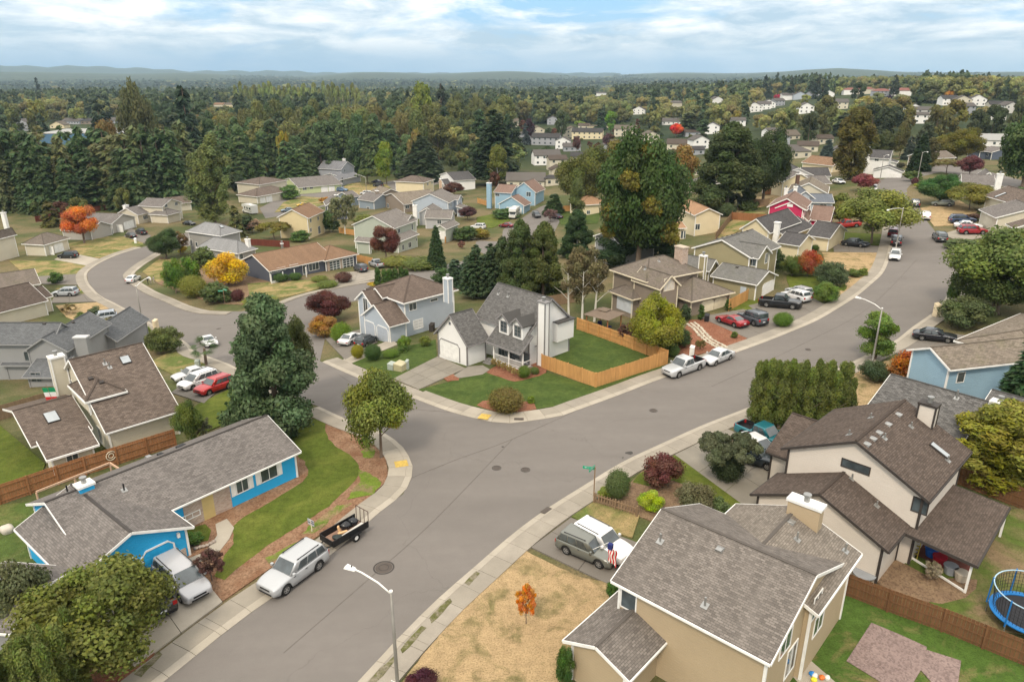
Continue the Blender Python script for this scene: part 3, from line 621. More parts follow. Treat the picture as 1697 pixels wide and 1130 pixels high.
# ------------------------------------------------------------------ houses
DEBUG = False; HB = []
def proj(p):
 dz = p[2] - CAM_H; d = p[1] * math.cos(PITCH) - dz * math.sin(PITCH); u = p[1] * math.sin(PITCH) + dz * math.cos(PITCH)
 return (848.5 + FPX * p[0] / d, 565 - FPX * u / d)
class House:
 def __init__(s, name, label, base, wall, roof, trim=None, cat='house', group=None, z0=None, ang=None, door=None, ridge=None):
  t = T(*base); s.z0 = t.z if z0 is None else z0; s.label = label; s.wallm = wall; s.roofm = roof; s.trim = trim or WHITE
  s.root = empty(name, label, cat, (t.x, t.y, s.z0), group=group); s.ang = ang; s.door = door or WHITE; s.ridgem = ridge or roof
  s.cx, s.cy = t.x, t.y; s.wl = []; s.rf = []; s.name = label[:24]; s.M = None
 def setang(s, a):
  s.ang = a; s.root.rotation_euler = (0, 0, a); s.M = Matrix.Translation((s.cx, s.cy, s.z0)) @ Matrix.Rotation(a, 4, 'Z'); s.Mi = s.M.inverted()
 def gp(s, p, z): return Vector(G(p[0], p[1], s.z0 + z))
 def block(s, A, B, ze, ridge='u', C=None, D=None, L=None, apex=None, pitch=None, rise=None, oh=.45, rk=.35, zb=-1.5, walls=True, wall=None, trims=True, th=.16, free=False, hipr=None, roof=None, aend='A'):
  a = s.gp(A, ze); b = s.gp(B, ze); d = b - a; an = math.atan2(d.y, d.x)
  if s.ang is None: s.setang(an)
  k = round((an - s.ang) / (math.pi / 2)); dev = an - s.ang - k * math.pi / 2
  if not free: an = s.ang + k * math.pi / 2
  u = Vector((math.cos(an), math.sin(an))); v = Vector((-u.y, u.x))
  Lr = abs(d.dot(u)); m = (a + b) / 2
  if L: a = a if aend == 'A' else b - u * L; Lr = L
  else: a = m - u * Lr / 2
  if C is not None: c = s.gp(C, ze); D = (c - (a + u * Lr)).dot(v) if not (L and aend == 'A') else (c - a).dot(v)
  if pitch and apex and ridge == 'u' and C is None:
   sg = 1 if (D or 1) > 0 else -1; e0 = a if aend == 'A' else a + u * Lr; best = None
   for i in range(10, 140):
    hw = i * .1; q = e0 + v * sg * hw; e = abs(proj((q.x, q.y, s.z0 + ze + hw * pitch))[1] - apex[1])
    if best is None or e < best[0]: best = (e, hw)
   hw = best[1]; D = sg * 2 * hw; rise = hw * pitch
  W = abs(D); sg = 1 if D > 0 else -1
  if rise is None and apex is not None:
   if ridge == 'u': q0 = (a if aend == 'A' else a + u * Lr) + v * D / 2
   elif ridge == 'v': q0 = a + u * Lr / 2
   else: q0 = a + u * Lr / 2 + v * D / 2
   best = min((abs(proj((q0.x, q0.y, s.z0 + ze + r * .1))[1] - apex[1]), r * .1) for r in range(3, 60)); rise = best[1]
  if rise is None: rise = (pitch or .42) * (W if ridge == 'u' else Lr if ridge == 'v' else min(W, Lr)) / 2
  if DEBUG: print('HOUSE %-24s %s L%.1f W%.1f rise%.1f dev%.0f z0 %.1f' % (s.name, ridge, Lr, W, rise, math.degrees(dev), s.z0))
  if sg < 0: a = a + u * Lr; u = -u; v = -v
  Bf = Matrix(((u.x, v.x, 0, a.x), (u.y, v.y, 0, a.y), (0, 0, 1, s.z0), (0, 0, 0, 1))); Lc = s.Mi @ Bf
  if ridge == 'v':    # turn so that the ridge is always along x
   Lc = Lc @ Matrix(((0, -1, 0, Lr), (1, 0, 0, 0), (0, 0, 1, 0), (0, 0, 0, 1))); Lr, W = W, Lr
  ridge2 = 'hip' if ridge == 'hip' else ('shed' if ridge == 'shed' else 'gable')
  R = MB(Lc); F = MB(Lc); Wl = MB(Lc); h = W / 2; sl = math.hypot(h, rise); zt = ze + th
  def rp(pts, uv): R.face(pts, 0, uv); s.rf.append([s.M @ (Lc @ Vector(q)) for q in pts])
  if ridge2 == 'gable':
   rp([(0, 0, zt), (Lr, 0, zt), (Lr, h, zt + rise), (0, h, zt + rise)], [(0, 0), (Lr, 0), (Lr, sl), (0, sl)])
   rp([(Lr, W, zt), (0, W, zt), (0, h, zt + rise), (Lr, h, zt + rise)], [(0, 0), (Lr, 0), (Lr, sl), (0, sl)])
   R.face([(0, 0, ze), (0, h, ze + rise), (Lr, h, ze + rise), (Lr, 0, ze)], 1); R.face([(0, W, ze), (Lr, W, ze), (Lr, h, ze + rise), (0, h, ze + rise)], 1)
   R.face([(0, 0, ze), (Lr, 0, ze), (Lr, 0, zt), (0, 0, zt)], 0); R.face([(0, W, ze), (Lr, W, ze), (Lr, W, zt), (0, W, zt)], 0)
   for x in (0, Lr): R.face([(x, 0, ze), (x, h, ze + rise), (x, h, zt + rise), (x, 0, zt)], 0); R.face([(x, W, ze), (x, h, ze + rise), (x, h, zt + rise), (x, W, zt)], 0)
   for x in (-.02, Lr + .02):
    F.bar((x, -.03, ze + .05), (x, h, ze + rise + .05), .05, .19); F.bar((x, W + .03, ze + .05), (x, h, ze + rise + .05), .05, .19)
   for y in (-.05, W + .05): F.bar((0, y, ze + .04), (Lr, y, ze + .04), .09, .13)
   caps = [((0, h, zt + rise), (Lr, h, zt + rise))]
  elif ridge2 == 'shed':
   zt2 = zt + rise; rp([(0, 0, zt), (Lr, 0, zt), (Lr, W, zt2), (0, W, zt2)], [(0, 0), (Lr, 0), (Lr, W), (0, W)])
   R.face([(0, 0, ze), (0, W, ze + rise), (Lr, W, ze + rise), (Lr, 0, ze)], 1)
   for q in ([(0, 0), (Lr, 0)], [(Lr, 0), (Lr, W)], [(Lr, W), (0, W)], [(0, W), (0, 0)]):
    z = [ze + rise * p[1] / W for p in q]; R.face([(*q[0], z[0]), (*q[1], z[1]), (*q[1], z[1] + th), (*q[0], z[0] + th)], 0)
   F.bar((-.03, 0, ze + .05), (-.03, W, ze + rise + .05), .05, .22); F.bar((Lr + .03, 0, ze + .05), (Lr + .03, W, ze + rise + .05), .05, .22); F.bar((-.05, -.06, ze + .05), (Lr + .05, -.06, ze + .05), .11, .18)
   caps = []
  else:
   o = min(h, Lr / 2) * (hipr or 1.0); o = min(o, Lr / 2 - .01) if Lr > W else Lr / 2 - .01
   if Lr >= W: r0, r1 = (o, h), (Lr - o, h)
   else: r0, r1 = (Lr / 2, Lr / 2), (Lr / 2, W - Lr / 2)
   z1 = zt + rise; c = [(0, 0), (Lr, 0), (Lr, W), (0, W)]; P0 = (*r0, z1); P1 = (*r1, z1)
   if Lr >= W: fs = [[(0, 0, zt), (Lr, 0, zt), P1, P0], [(Lr, 0, zt), (Lr, W, zt), P1], [(Lr, W, zt), (0, W, zt), P0, P1], [(0, W, zt), (0, 0, zt), P0]]
   else: fs = [[(0, 0, zt), (Lr, 0, zt), P0], [(Lr, 0, zt), (Lr, W, zt), P1, P0], [(Lr, W, zt), (0, W, zt), P1], [(0, W, zt), (0, 0, zt), P0, P1]]
   for f in fs:
    e0 = Vector(f[0]); ex = (Vector(f[1]) - e0).normalized(); nn = ex.cross(Vector(f[2]) - e0).normalized(); ey = nn.cross(ex)
    rp(f, [((Vector(q) - e0).dot(ex), (Vector(q) - e0).dot(ey)) for q in f])
   R.face([(0, 0, ze), (0, W, ze), (Lr, W, ze), (Lr, 0, ze)], 1)
   for i in range(4): p, q = c[i], c[(i + 1) % 4]; R.face([(*p, ze), (*q, ze), (*q, zt), (*p, zt)], 0)
   for y in (-.06, W + .06): F.bar((-.1, y, ze + .04), (Lr + .1, y, ze + .04), .11, .17)
   for x in (-.06, Lr + .06): F.bar((x, 0, ze + .04), (x, W, ze + .04), .11, .17)
   caps = [(P0, P1)] + ([((0, 0, zt), P0), ((0, W, zt), P0), ((Lr, 0, zt), P1), ((Lr, W, zt), P1)] if Lr >= W else [((0, 0, zt), P0), ((Lr, 0, zt), P0), ((0, W, zt), P1), ((Lr, W, zt), P1)])
  ro = R.build('roof', [roof or s.roofm, s.trim], s.root); F.build('fascia', s.trim, s.root)
  cm = MB(Lc)
  for p, q in caps:
   if (Vector(p) - Vector(q)).length > .4: cm.bar(Vector(p) + Vector((0, 0, .02)), Vector(q) + Vector((0, 0, .02)), .2, .04)
  if caps: cm.build('ridge_cap', s.ridgem, s.root)
  q_ = [proj(p) for f in s.rf for p in f]; g_ = proj(s.M @ (Lc @ Vector((Lr/2, W/2, 0)))); HB.append((min(a[0] for a in q_), max(a[0] for a in q_), min(a[1] for a in q_), g_[1] + 3, s.cy))
  if walls:
   x0, x1 = (rk, Lr - rk) if ridge2 == 'gable' else (oh, Lr - oh); y0, y1 = oh, W - oh
   if ridge2 == 'gable': zf = lambda x, y: ze + rise * (1 - abs(y - h) / h) - .02
   elif ridge2 == 'shed': zf = lambda x, y: ze + rise * y / W - .02
   else: zf = lambda x, y: ze - .02
   def wf(pts): Wl.face(pts, 0); s.wl.append([s.M @ (Lc @ Vector(q)) for q in pts])
   z0, zh = zf(0, y0), zf(0, h)
   wf([(x0, y0, zb), (x1, y0, zb), (x1, y0, z0), (x0, y0, z0)]); wf([(x1, y1, zb), (x0, y1, zb), (x0, y1, zf(0, y1)), (x1, y1, zf(0, y1))])
   for x in (x0, x1):
    mid = [(x, h, zh)] if ridge2 == 'gable' else []
    wf([(x, y0, zb), (x, y0, z0)] + mid + [(x, y1, zf(0, y1)), (x, y1, zb)])
   Wl.build('wall', wall or s.wallm, s.root)
   if trims:
    for x in (x0, x1):
     for y in (y0, y1):
      zt_ = zf(0, y) - .03; t = MB(Lc); w_ = .075; t.box(x - w_, y - w_, max(zb, -1.5), x + w_, y + w_, zt_); t.build('corner_board', s.trim, s.root)
  return (Lc, Lr, W, ze, rise)
 def hit(s, px, py, polys):
  o = Vector((0, 0, CAM_H)); d = Vector(ray(px, py)); best = None
  for P in polys:
   n = (P[1] - P[0]).cross(P[2] - P[0])
   if n.length < 1e-9: continue
   n.normalize(); dn = d.dot(n)
   if abs(dn) < 1e-6: continue
   t = (P[0] - o).dot(n) / dn
   if t <= 0 or (best and t > best[0]): continue
   h = o + d * t; ok = True; sgn = 0
   for i in range(len(P)):
    c = (P[(i + 1) % len(P)] - P[i]).cross(h - P[i]).dot(n)
    if abs(c) < 1e-7: continue
    if sgn == 0: sgn = 1 if c > 0 else -1
    elif c * sgn < 0: ok = False; break
   if ok: best = (t, h, n if dn < 0 else -n)
  return best
 def wframe(s, px, py):
  b = s.hit(px, py, s.wl)
  if not b:
   if DEBUG: print('MISS', s.name, px, py)
   return None
  n = (s.Mi.to_3x3() @ b[2]); n.z = 0; n.normalize(); p = s.Mi @ b[1]; x = Vector((-n.y, n.x, 0));
  return Matrix(((x.x, n.x, 0, p.x), (x.y, n.y, 0, p.y), (0, 0, 1, p.z), (0, 0, 0, 1)))   # x right, y outwards
 def win(s, px, py, w, h, n=2, frame=None, glass=None, sh=None, rows=1, M=None, z=None):
  M = M or s.wframe(px, py)
  if M is None: return
  if z is not None: M = M.copy(); M[2][3] = z
  f = MB(M); t = .075
  f.box(-w/2 - t, 0, -h/2 - t, w/2 + t, .05, -h/2); f.box(-w/2 - t, 0, h/2, w/2 + t, .05, h/2 + t); f.box(-w/2 - t, 0, -h/2, -w/2, .05, h/2); f.box(w/2, 0, -h/2, w/2 + t, .05, h/2)
  for k in range(1, n): x = -w/2 + w * k / n; f.box(x - .025, 0, -h/2, x + .025, .042, h/2)
  for k in range(1, rows): z_ = -h/2 + h * k / rows; f.box(-w/2, 0, z_ - .02, w/2, .038, z_ + .02)
  fo = f.build('window', frame or s.trim, s.root)
  for k in range(n):
   g = MB(M); x0 = -w/2 + w * k / n + (.025 if k else 0); x1 = -w/2 + w * (k + 1) / n - (.025 if k < n - 1 else 0); g.box(x0, -.02, -h/2, x1, .022, h/2); g.build('pane', glass or GLASS, fo)
  if sh:
   for sx in (-1, 1): q = MB(M); c = sx * (w/2 + t + .22); q.box(c - .2, 0, -h/2 - t, c + .2, .045, h/2 + t); q.build('shutter', sh, s.root)
 def bx(s, name, px, py, w, h, d, mat, dz=0, z=None, M=None, parent=None):
  M = M or s.wframe(px, py)
  if M is None: return
  if z is not None: M = M.copy(); M[2][3] = z
  q = MB(M); q.box(-w/2, 0, dz, w/2, d, dz + h); return q.build(name, mat, parent or s.root)
 def gdoor(s, p0, p1, h=2.15, mat=None, rows=4, cols=4, trim=None, clip=True, zb=.05, lites=None):
  """garage door between two bottom pixels"""
  a = s.wframe(*p0); b = s.wframe(*p1)
  if a is None or b is None: return
  pa, pb = a.translation, b.translation; w = max(1.8, min(5.2, Vector((pa.x - pb.x, pa.y - pb.y)).length)); M = a.copy(); M.translation = ((pa.x + pb.x) / 2, (pa.y + pb.y) / 2, zb)
  d = MB(M); d.box(-w/2, 0, 0, w/2, .03, h); do = d.build('garage_door', mat or s.door, s.root)
  for r in range(rows):
   for c in range(cols):
    q = MB(M); x0 = -w/2 + w * (c + .08) / cols; x1 = -w/2 + w * (c + .92) / cols; z0 = h * (r + .1) / rows; z1 = h * (r + .9) / rows
    lit = lites is not None and (lites == 'all' or r == rows - 1); q.box(x0, .02, z0, x1, .045, z1); q.build('door_lite' if lit else 'door_panel', GLASS if lit else (mat or s.door), do)
  t = MB(M); k = .12; c = .3 if clip else 0; tr = trim or s.trim
  t.box(-w/2 - k, 0, 0, -w/2, .07, h - c); t.box(w/2, 0, 0, w/2 + k, .07, h - c); t.box(-w/2 + c, 0, h, w/2 - c, .07, h + k)
  if clip:
   for sx in (-1, 1): t.bar((sx * (w/2 + k/2), .035, h - c), (sx * (w/2 - c), .035, h + k/2), .07, k, up=(0, 1, 0)) if False else t.prism([(sx * w/2, 0, h - c), (sx * (w/2 + k), 0, h - c), (sx * (w/2 - c), 0, h + k), (sx * (w/2 - c), 0, h)], (0, .07, 0))
  t.build('door_frame', tr, s.root)
 def rframe(s, px, py):
  b = s.hit(px, py, s.rf)
  if not b: return None
  n = s.Mi.to_3x3() @ b[2]; n.normalize(); p = s.Mi @ b[1]; x = Vector((0, 0, 1)).cross(n)
  if x.length < .01: x = Vector((1, 0, 0))
  x.normalize(); y = n.cross(x); return Matrix(((x.x, y.x, n.x, p.x), (x.y, y.y, n.y, p.y), (x.z, y.z, n.z, p.z), (0, 0, 0, 1)))
 def pipe(s, px, py, h=.55, r=.06, mat=None):
  M = s.rframe(px, py)
  if M is None: return
  p = M.translation; q = MB(); q.tube([p + Vector((0, 0, -.05)), p + Vector((0, 0, h))], r, 8); o = q.build('vent_pipe', mat or STEEL, s.root)
  q = MB(M); q.box(-.2, -.2, 0, .2, .2, .025); q.build('flashing', STEEL, o)
 def vent(s, px, py, w=.45, mat=None):
  M = s.rframe(px, py)
  if M is None: return
  q = MB(M); q.hexa([(-w/2, -w/2, 0), (w/2, -w/2, 0), (w/2, w/2, 0), (-w/2, w/2, 0), (-w/2*.8, -w/2*.9, .17), (w/2*.8, -w/2*.9, .17), (w/2*.8, w/2*.3, .1), (-w/2*.8, w/2*.3, .1)]); q.build('roof_vent', mat or STEEL, s.root)
 def skylight(s, px, py, w=1.0, l=1.3):
  M = s.rframe(px, py)
  if M is None: return
  q = MB(M); q.box(-w/2, -l/2, 0, w/2, l/2, .14); o = q.build('skylight', TRIM_DARK, s.root); q = MB(M); q.box(-w/2 + .06, -l/2 + .06, .13, w/2 - .06, l/2 - .06, .17); q.build('pane', flat('skylight_dome', (.36, .39, .41), .15), o)
 def chim(s, px, py, zt, w=1.2, d=.8, mat=None, zb=-.5, cap=None, pot=True, trim=None, capov=.1):
  """boxed chimney whose top centre is seen at px,py at height zt"""
  p = s.gp((px, py), zt); q = s.Mi @ Vector((p.x, p.y, s.z0)); M = Matrix.Translation((q.x, q.y, 0))
  c = MB(M); c.box(-w/2, -d/2, zb, w/2, d/2, zt - .18); o = c.build('chimney', mat or s.wallm, s.root)
  c = MB(M); c.box(-w/2 - capov, -d/2 - capov, zt - .18, w/2 + capov, d/2 + capov, zt); c.build('chimney_cap', cap or s.trim, o)
  if trim:
   for x in (-1, 1):
    for y in (-1, 1): c = MB(M); c.box(x * w/2 - .06, y * d/2 - .06, zb, x * w/2 + .06, y * d/2 + .06, zt - .2); c.build('corner_board', trim, o)
  if pot: c = MB(M); c.tube([(0, 0, zt), (0, 0, zt + .35)], .17, 10); c.tube([(0, 0, zt + .38), (0, 0, zt + .5)], .25, 10); c.build('flue', STEEL, o)
  return o
 def dormer(s, px, py, w=1.7, h=1.5, dp=3.2, mw=1.0, mh=1.2, rise=None, n=2, rows=3, drop=.15, skip=0):
  """gabled dormer whose front stands where this pixel meets the roof"""
  b = s.hit(px, py, s.rf[skip:])
  if not b:
   if DEBUG: print('DORMER MISS', s.name)
   return
  n_ = s.Mi.to_3x3() @ b[2]; n_.z = 0; n_.normalize(); p = s.Mi @ b[1]; x = Vector((-n_.y, n_.x, 0)); rise = rise or w * .42
  M = Matrix(((x.x, n_.x, 0, p.x), (x.y, n_.y, 0, p.y), (0, 0, 1, p.z - drop), (0, 0, 0, 1)))
  q = MB(M); q.prism([(-w/2, 0, 0), (w/2, 0, 0), (w/2, 0, h), (0, 0, h + rise * .96), (-w/2, 0, h)], (0, -dp, 0)); do = q.build('dormer', s.wallm, s.root)
  r = MB(M); e = .25; k = rise / (w / 2)
  for sx in (-1, 1): r.hexa([(sx * (w/2 + e), .3, h - e * k), (0, .3, h + rise), (0, -dp, h + rise), (sx * (w/2 + e), -dp, h - e * k), (sx * (w/2 + e), .3, h - e * k + .12), (0, .3, h + rise + .12), (0, -dp, h + rise + .12), (sx * (w/2 + e), -dp, h - e * k + .12)])
  sl = math.hypot(w/2 + e, rise + e * k)
  me = r.build('dormer_roof', s.roofm, do)
  f = MB(M)
  for sx in (-1, 1): f.bar((sx * (w/2 + e), .33, h - e * k + .03), (0, .33, h + rise + .03), .05, .2)
  f.build('fascia', s.trim, do)
  s.win(0, 0, mw, mh, n, rows=rows, M=M @ Matrix.Translation((0, 0, h * .55)))
def sid(key, c, **k): return siding(key, c, **k)
R_BROWN = shingle('brown_shingles', (.15, .118, .098)); R_GREY = shingle('grey_shingles', (.165, .155, .148)); R_TAN = shingle('tan_shingles', (.215, .18, .145), moss=.25); R_CHAR = shingle('charcoal_shingles', (.095, .09, .09), .25)
R_TAUPE = shingle('taupe_shingles', (.185, .155, .13), .22, moss=.2, dirt=.5); R_RUST = shingle('rust_shingles', (.24, .15, .095), .15); R_ORANGE = shingle('orange_tan_shingles', (.36, .22, .13), .12); R_MIX = shingle('weathered_grey_shingles', (.205, .185, .17), .25, moss=.12); R_CHOC = shingle('dark_brown_shingles', (.108, .084, .070), .3)
# ---- blue rambler, near left
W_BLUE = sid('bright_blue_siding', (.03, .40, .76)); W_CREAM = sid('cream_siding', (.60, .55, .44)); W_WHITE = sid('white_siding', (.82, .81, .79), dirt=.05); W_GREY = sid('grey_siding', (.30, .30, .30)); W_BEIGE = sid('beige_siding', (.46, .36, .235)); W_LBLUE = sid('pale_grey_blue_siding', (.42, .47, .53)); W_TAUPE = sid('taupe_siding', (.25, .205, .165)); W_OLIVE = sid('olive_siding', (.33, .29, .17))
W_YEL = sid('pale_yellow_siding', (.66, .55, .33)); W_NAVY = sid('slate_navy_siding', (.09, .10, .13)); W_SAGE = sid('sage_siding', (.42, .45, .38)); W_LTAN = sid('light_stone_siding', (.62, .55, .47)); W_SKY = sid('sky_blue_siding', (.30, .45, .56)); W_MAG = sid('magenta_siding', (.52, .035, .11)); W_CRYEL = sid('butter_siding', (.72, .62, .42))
h = House('rambler_house', 'bright blue single storey house with grey shingle roof and white eaves', (300, 850), W_BLUE, R_GREY := shingle('speckled_grey_shingles', (.18, .163, .152), .3), WHITE, ridge=TRIM_DARK)
R_GREY2 = R_GREY
h.block((44,837.5), (400,699), 2.5, 'u', C=(487,755), apex=(77,835))
h.block((321,875), (295,853), 2.45, 'u', D=8.2, L=9.6, rise=1.75)
h.win(445.6, 784, 1.5, 1.05, sh=WHITE); h.win(401, 803, 1.0, 1.2, sh=WHITE); h.win(313, 856, 1.7, .35, 3)
h.bx('door', 347, 850, .95, 2.0, .05, flat('ochre_door', (.55, .42, .18)), z=.15)
h.bx('brick_wainscot', 330, 858, 2.2, 2.2, .04, BRICK, z=.02); h.bx('brick_wainscot', 368, 840, 1.7, 2.2, .04, BRICK, z=.02)
h.gdoor((241,949), (290,921), 2.1, flat('blue_garage_door', (.025, .37, .70), .5)); h.gdoor((195,975), (230,955), 2.1, flat('blue_garage_door', (.025, .37, .70), .5))
h.bx('brick_wainscot', 299, 912, .75, 1.0, .06, BRICK, z=.02); h.bx('wall_lamp', 295, 889, .18, .35, .2, WHITE)
h.chim(139, 800, 5.0, 1.0, .8, flat('blue_chimney', (.025, .37, .70)), 3.2, pot=True)
for p in ((206,812),(112,815)): h.pipe(*p, mat=BLACK)
for p in ((297,741),(303,738)): h.vent(*p, mat=BLACK)
h.vent(246,757, mat=STEEL); h.vent(266,753, mat=BLACK)
# ---- cream two storey house with the flag
h = House('two_storey_house', 'cream house with one long brown roof slope and tall chimney behind the wooden fence', (230, 720), W_CREAM, R_BROWN, WHITE)
h.block((175,720), (300,682), 2.7, 'u', apex=(103,598), pitch=.62, D=1)
h.block((142,668), (210,650), 5.0, 'hip', D=5.5, rise=1.2, zb=3.6, oh=.3)
h.block((52,742), (154,712), 2.4, 'u', apex=(28,683), pitch=.3, D=1, walls=False)
h.block((78,765), (164,738), 2.2, 'shed', D=2.6, rise=.9)
h.chim(92, 589, 7.6, 1.25, .9, W_CREAM, trim=WHITE, cap=WHITE)
h.skylight(208, 597, .9, 1.0); h.skylight(86, 692, 1.1, 1.6)
for p in ((174,603),(182,609)): h.pipe(*p)
for p in ((150,627),(168,633)): h.vent(*p, mat=TRIM_DARK)
h.win(120, 758, .9, .9); h.win(166, 720, .8, 1.6); h.win(120, 640, .7, 1.4)
# ---- grey house behind it
h = House('two_storey_house', 'slate grey house with stepped grey gables and a boxed grey chimney', (110, 600), W_GREY, R_GRY := shingle('slate_grey_shingles', (.14, .145, .15), .22), W_GREY)
h.block((38,584), (112,584), 5.0, 'v', D=11, apex=(72,562))
h.block((60,572), (152,548), 5.6, 'v', D=9.5, apex=(80,536), rk=.2)
h.block((128,570), (197,565), 2.8, 'v', D=10, rise=2.0)
h.block((12,600), (52,614), 2.7, 'shed', D=3.2, rise=.9); h.block((45,622), (90,632), 2.7, 'shed', D=4.0, rise=1.4)
h.chim(134, 557, 6.6, 1.6, .8, W_GREY, cap=flat('grey_cap', (.5, .5, .5)), pot=False)
h.skylight(28, 534, .6, .8)
for p in ((52,521),(59,527),(66,530),(74,536),(120,534)): h.vent(*p, mat=TRIM_DARK)
h.win(44, 590, .5, 1.2, 1); h.win(60, 625, 1.2, 1.2)
# ---- brown and solar roofs at the far left
h = House('house', 'cream house with plain dark brown roof above the slate grey house', (30, 520), W_CREAM, R_CHOC, WHITE)
h.block((-60,534), (80,499), 2.8, 'u', apex=(62,469), pitch=.5, D=1, aend='B'); h.block((62,497), (90,492), 2.8, 'u', D=6, pitch=.5)
h = House('house', 'tan roofed house with a black solar array at the left picture edge', (20, 470), W_CREAM, R_TAUPE, WHITE)
h.block((-70,492), (68,471), 2.8, 'u', apex=(38,446), pitch=.42, D=1, aend='B'); M = h.rframe(10, 448)
if M:
 for i in range(4):
  for j in range(2): q = MB(M); q.box(-3.3 + i * 1.7, -1.2 + j * 1.1, .08, -1.68 + i * 1.7, -.15 + j * 1.1, .13); q.build('solar_panel', glassmat('solar_glass', (.012, .013, .02), .2), h.root)
# ---- white corner house
R_WH = shingle('mottled_grey_shingles', (.135, .13, .125), .32); TRG = flat('grey_trim', (.22, .21, .21), .6)
h = House('cape_house', 'white one and a half storey corner house with three dormers, porch and white garage door', (800, 600), W_WHITE, R_WH, TRG)
h.block((719,554), (774,576), 2.6, 'v', C=(812,564), apex=(744.5,523.7))
h.block((784,527), (879,556), 4.4, 'u', C=(947,531), pitch=.92, aend='B', zb=-2)
h.block((804,568), (865,588), 2.65, 'shed', D=2.0, rise=1.8, walls=False)
for p in ((813,545),(835,553),(858,561)): h.dormer(*p, w=1.7, h=1.95, dp=3.4, mw=1.0, mh=1.25, skip=2)
h.gdoor((730,588), (762,604), 2.15, WHITE, trim=TRG, rows=4, cols=4)
h.bx('gable_vent', 745.5, 538, .35, .35, .05, flat('vent_grey', (.12, .13, .15)))
h.win(832, 585, 1.1, 1.2); h.win(848, 592, 1.1, 1.2)
h.chim(901, 499, 8.6, 1.15, .7, W_WHITE, trim=TRG, cap=TRG, pot=True)
h.bx('wall_bay', 930, 562, 3.0, 2.4, .7, W_WHITE, z=2.5); h.bx('bay_roof', 930, 562, 3.2, .12, .95, R_WH, z=4.95)
for p in ((826,487),(842,491)): h.pipe(*p)
h.bx('belt_trim', 890, 590, .9, .1, .06, TRG, z=2.6)
WHH = h
# ---- grey blue house
h = House('two_storey_house', 'pale grey blue two storey house with brown hip roof and twin garage doors', (650, 560), W_LBLUE, R_BR2 := shingle('brown_hip_shingles', (.15, .115, .095), .2), WHITE)
h.block((606,481), (669,504), 5.3, 'hip', C=(764,483), rise=2.2)
h.block((597,524), (646,543), 2.7, 'v', C=(676,533), apex=(619,506)); h.block((586,498), (618,508), 4.6, 'v', D=6, apex=(602,484)); h.block((611,487), (634,495), 5.4, 'v', D=4, apex=(621,479), zb=2)
h.gdoor((606,547), (622,555), 2.1, sid('pale_door', (.42, .46, .52))); h.gdoor((626,557), (644,565), 2.1, sid('pale_door', (.42, .46, .52)))
h.win(684, 508, 1.2, 1.0); h.win(693, 537, 1.6, 1.3, rows=3, glass=flat('blind', (.55, .55, .55))); h.win(719, 497, 1.3, .3, 1); h.win(606, 507, 1.0, 2.2, 2); h.win(624, 495, .7, 1.3, 1)
h.chim(742, 460, 8.6, 1.0, .8, W_LBLUE, 5, trim=WHITE); h.skylight(720, 464.5, .9, .9)
# ---- taupe house
h = House('two_storey_house', 'taupe two storey house with brown hip roofs, arched bay window and brick chimney', (1100, 500), W_TAUPE, R_TAUPE, CREAM)
h.block((1010.6,448), (1071,468.5), 5.4, 'hip', C=(1158,449), rise=2.1)
h.block((1004,484), (1052,497), 2.7, 'hip', C=(1122,484), rise=1.6); h.block((1154,504), (1209,483), 2.7, 'hip', D=8.5, rise=2.0); h.block((1090,480), (1133,476), 5.0, 'v', D=6, apex=(1110,458), oh=.3);
h.win(1109, 471, 1.9, 1.7, 3, rows=2, glass=flat('curtain', (.6, .56, .5))); h.bx('projection_screen', 1035, 510, 3.4, 1.9, .06, flat('screen_white', (.55, .58, .62), .5), z=.5)
h.gdoor((1160,526), (1180,520), 2.1, CREAM); h.gdoor((1183,518), (1202,512), 2.1, CREAM)
h.chim(1130, 408, 9.0, 1.7, 1.1, BRICK, 4, cap=flat('stone_cap', (.45, .38, .3)), pot=False)
for p in ((1069,446),(1092,433)): h.pipe(*p)
# ---- olive house
h = House('two_storey_house', 'olive two storey house with grey roof stepping down to a garage wing', (1220, 470), W_OLIVE, R_OLV := shingle('cool_grey_shingles', (.17, .165, .155), .18, moss=.12), WHITE)
h.block((1146,412), (1245,429), 5.3, 'v', C=(1286,408), apex=(1196,398.6)); h.block((1176,459), (1256,473), 2.7, 'u', C=(1288,457), apex=(1273,450), aend='B')
h.block((1256,430), (1281,421), 5.2, 'v', D=5, apex=(1275,409), zb=2, oh=.25); h.block((1250,440), (1296,432), 3.0, 'shed', D=3, rise=.9); h.block((1160,448), (1210,447), 3.0, 'v', D=6, rise=1.5)
h.win(1247, 434, 1.2, 1.2); h.win(1270, 428, .9, 1.5); h.gdoor((1262,492), (1280,482), 2.1, WHITE); h.bx('side_door', 1232, 478, .9, 1.9, .05, flat('pale_door_panel', (.45, .5, .55)), z=.1)
h.chim(1166, 423, 6.6, .9, .7, W_OLIVE, 0, trim=WHITE)
h.pipe(1195.5, 432, 1.1, .1, BLACK); h.vent(1222, 443, mat=TRIM_DARK)
for k in range(7): h.vent(1190 + k * 8, 396 - k * 2.2, .35, TRIM_DARK)
# ---- cream house with charcoal roof
h = House('house', 'butter coloured house with charcoal roof and white chimney between the olive and the magenta house', (1330, 400), W_CRYEL, R_CHAR, WHITE)
h.block((1243,385), (1304,394), 2.9, 'v', D=13, apex=(1271,375.6)); h.block((1330,393), (1381,394), 2.8, 'u', apex=(1383,372), pitch=.45, D=1, aend='B'); h.block((1282,405), (1330,407), 2.7, 'u', D=7, pitch=.4); h.block((1227,380), (1275,388), 4.0, 'v', D=14, rise=2.2)
h.chim(1289, 368, 5.9, .9, .7, WHITE, 2, pot=False); h.chim(1276, 363, 5.4, .8, .7, WHITE, 2)
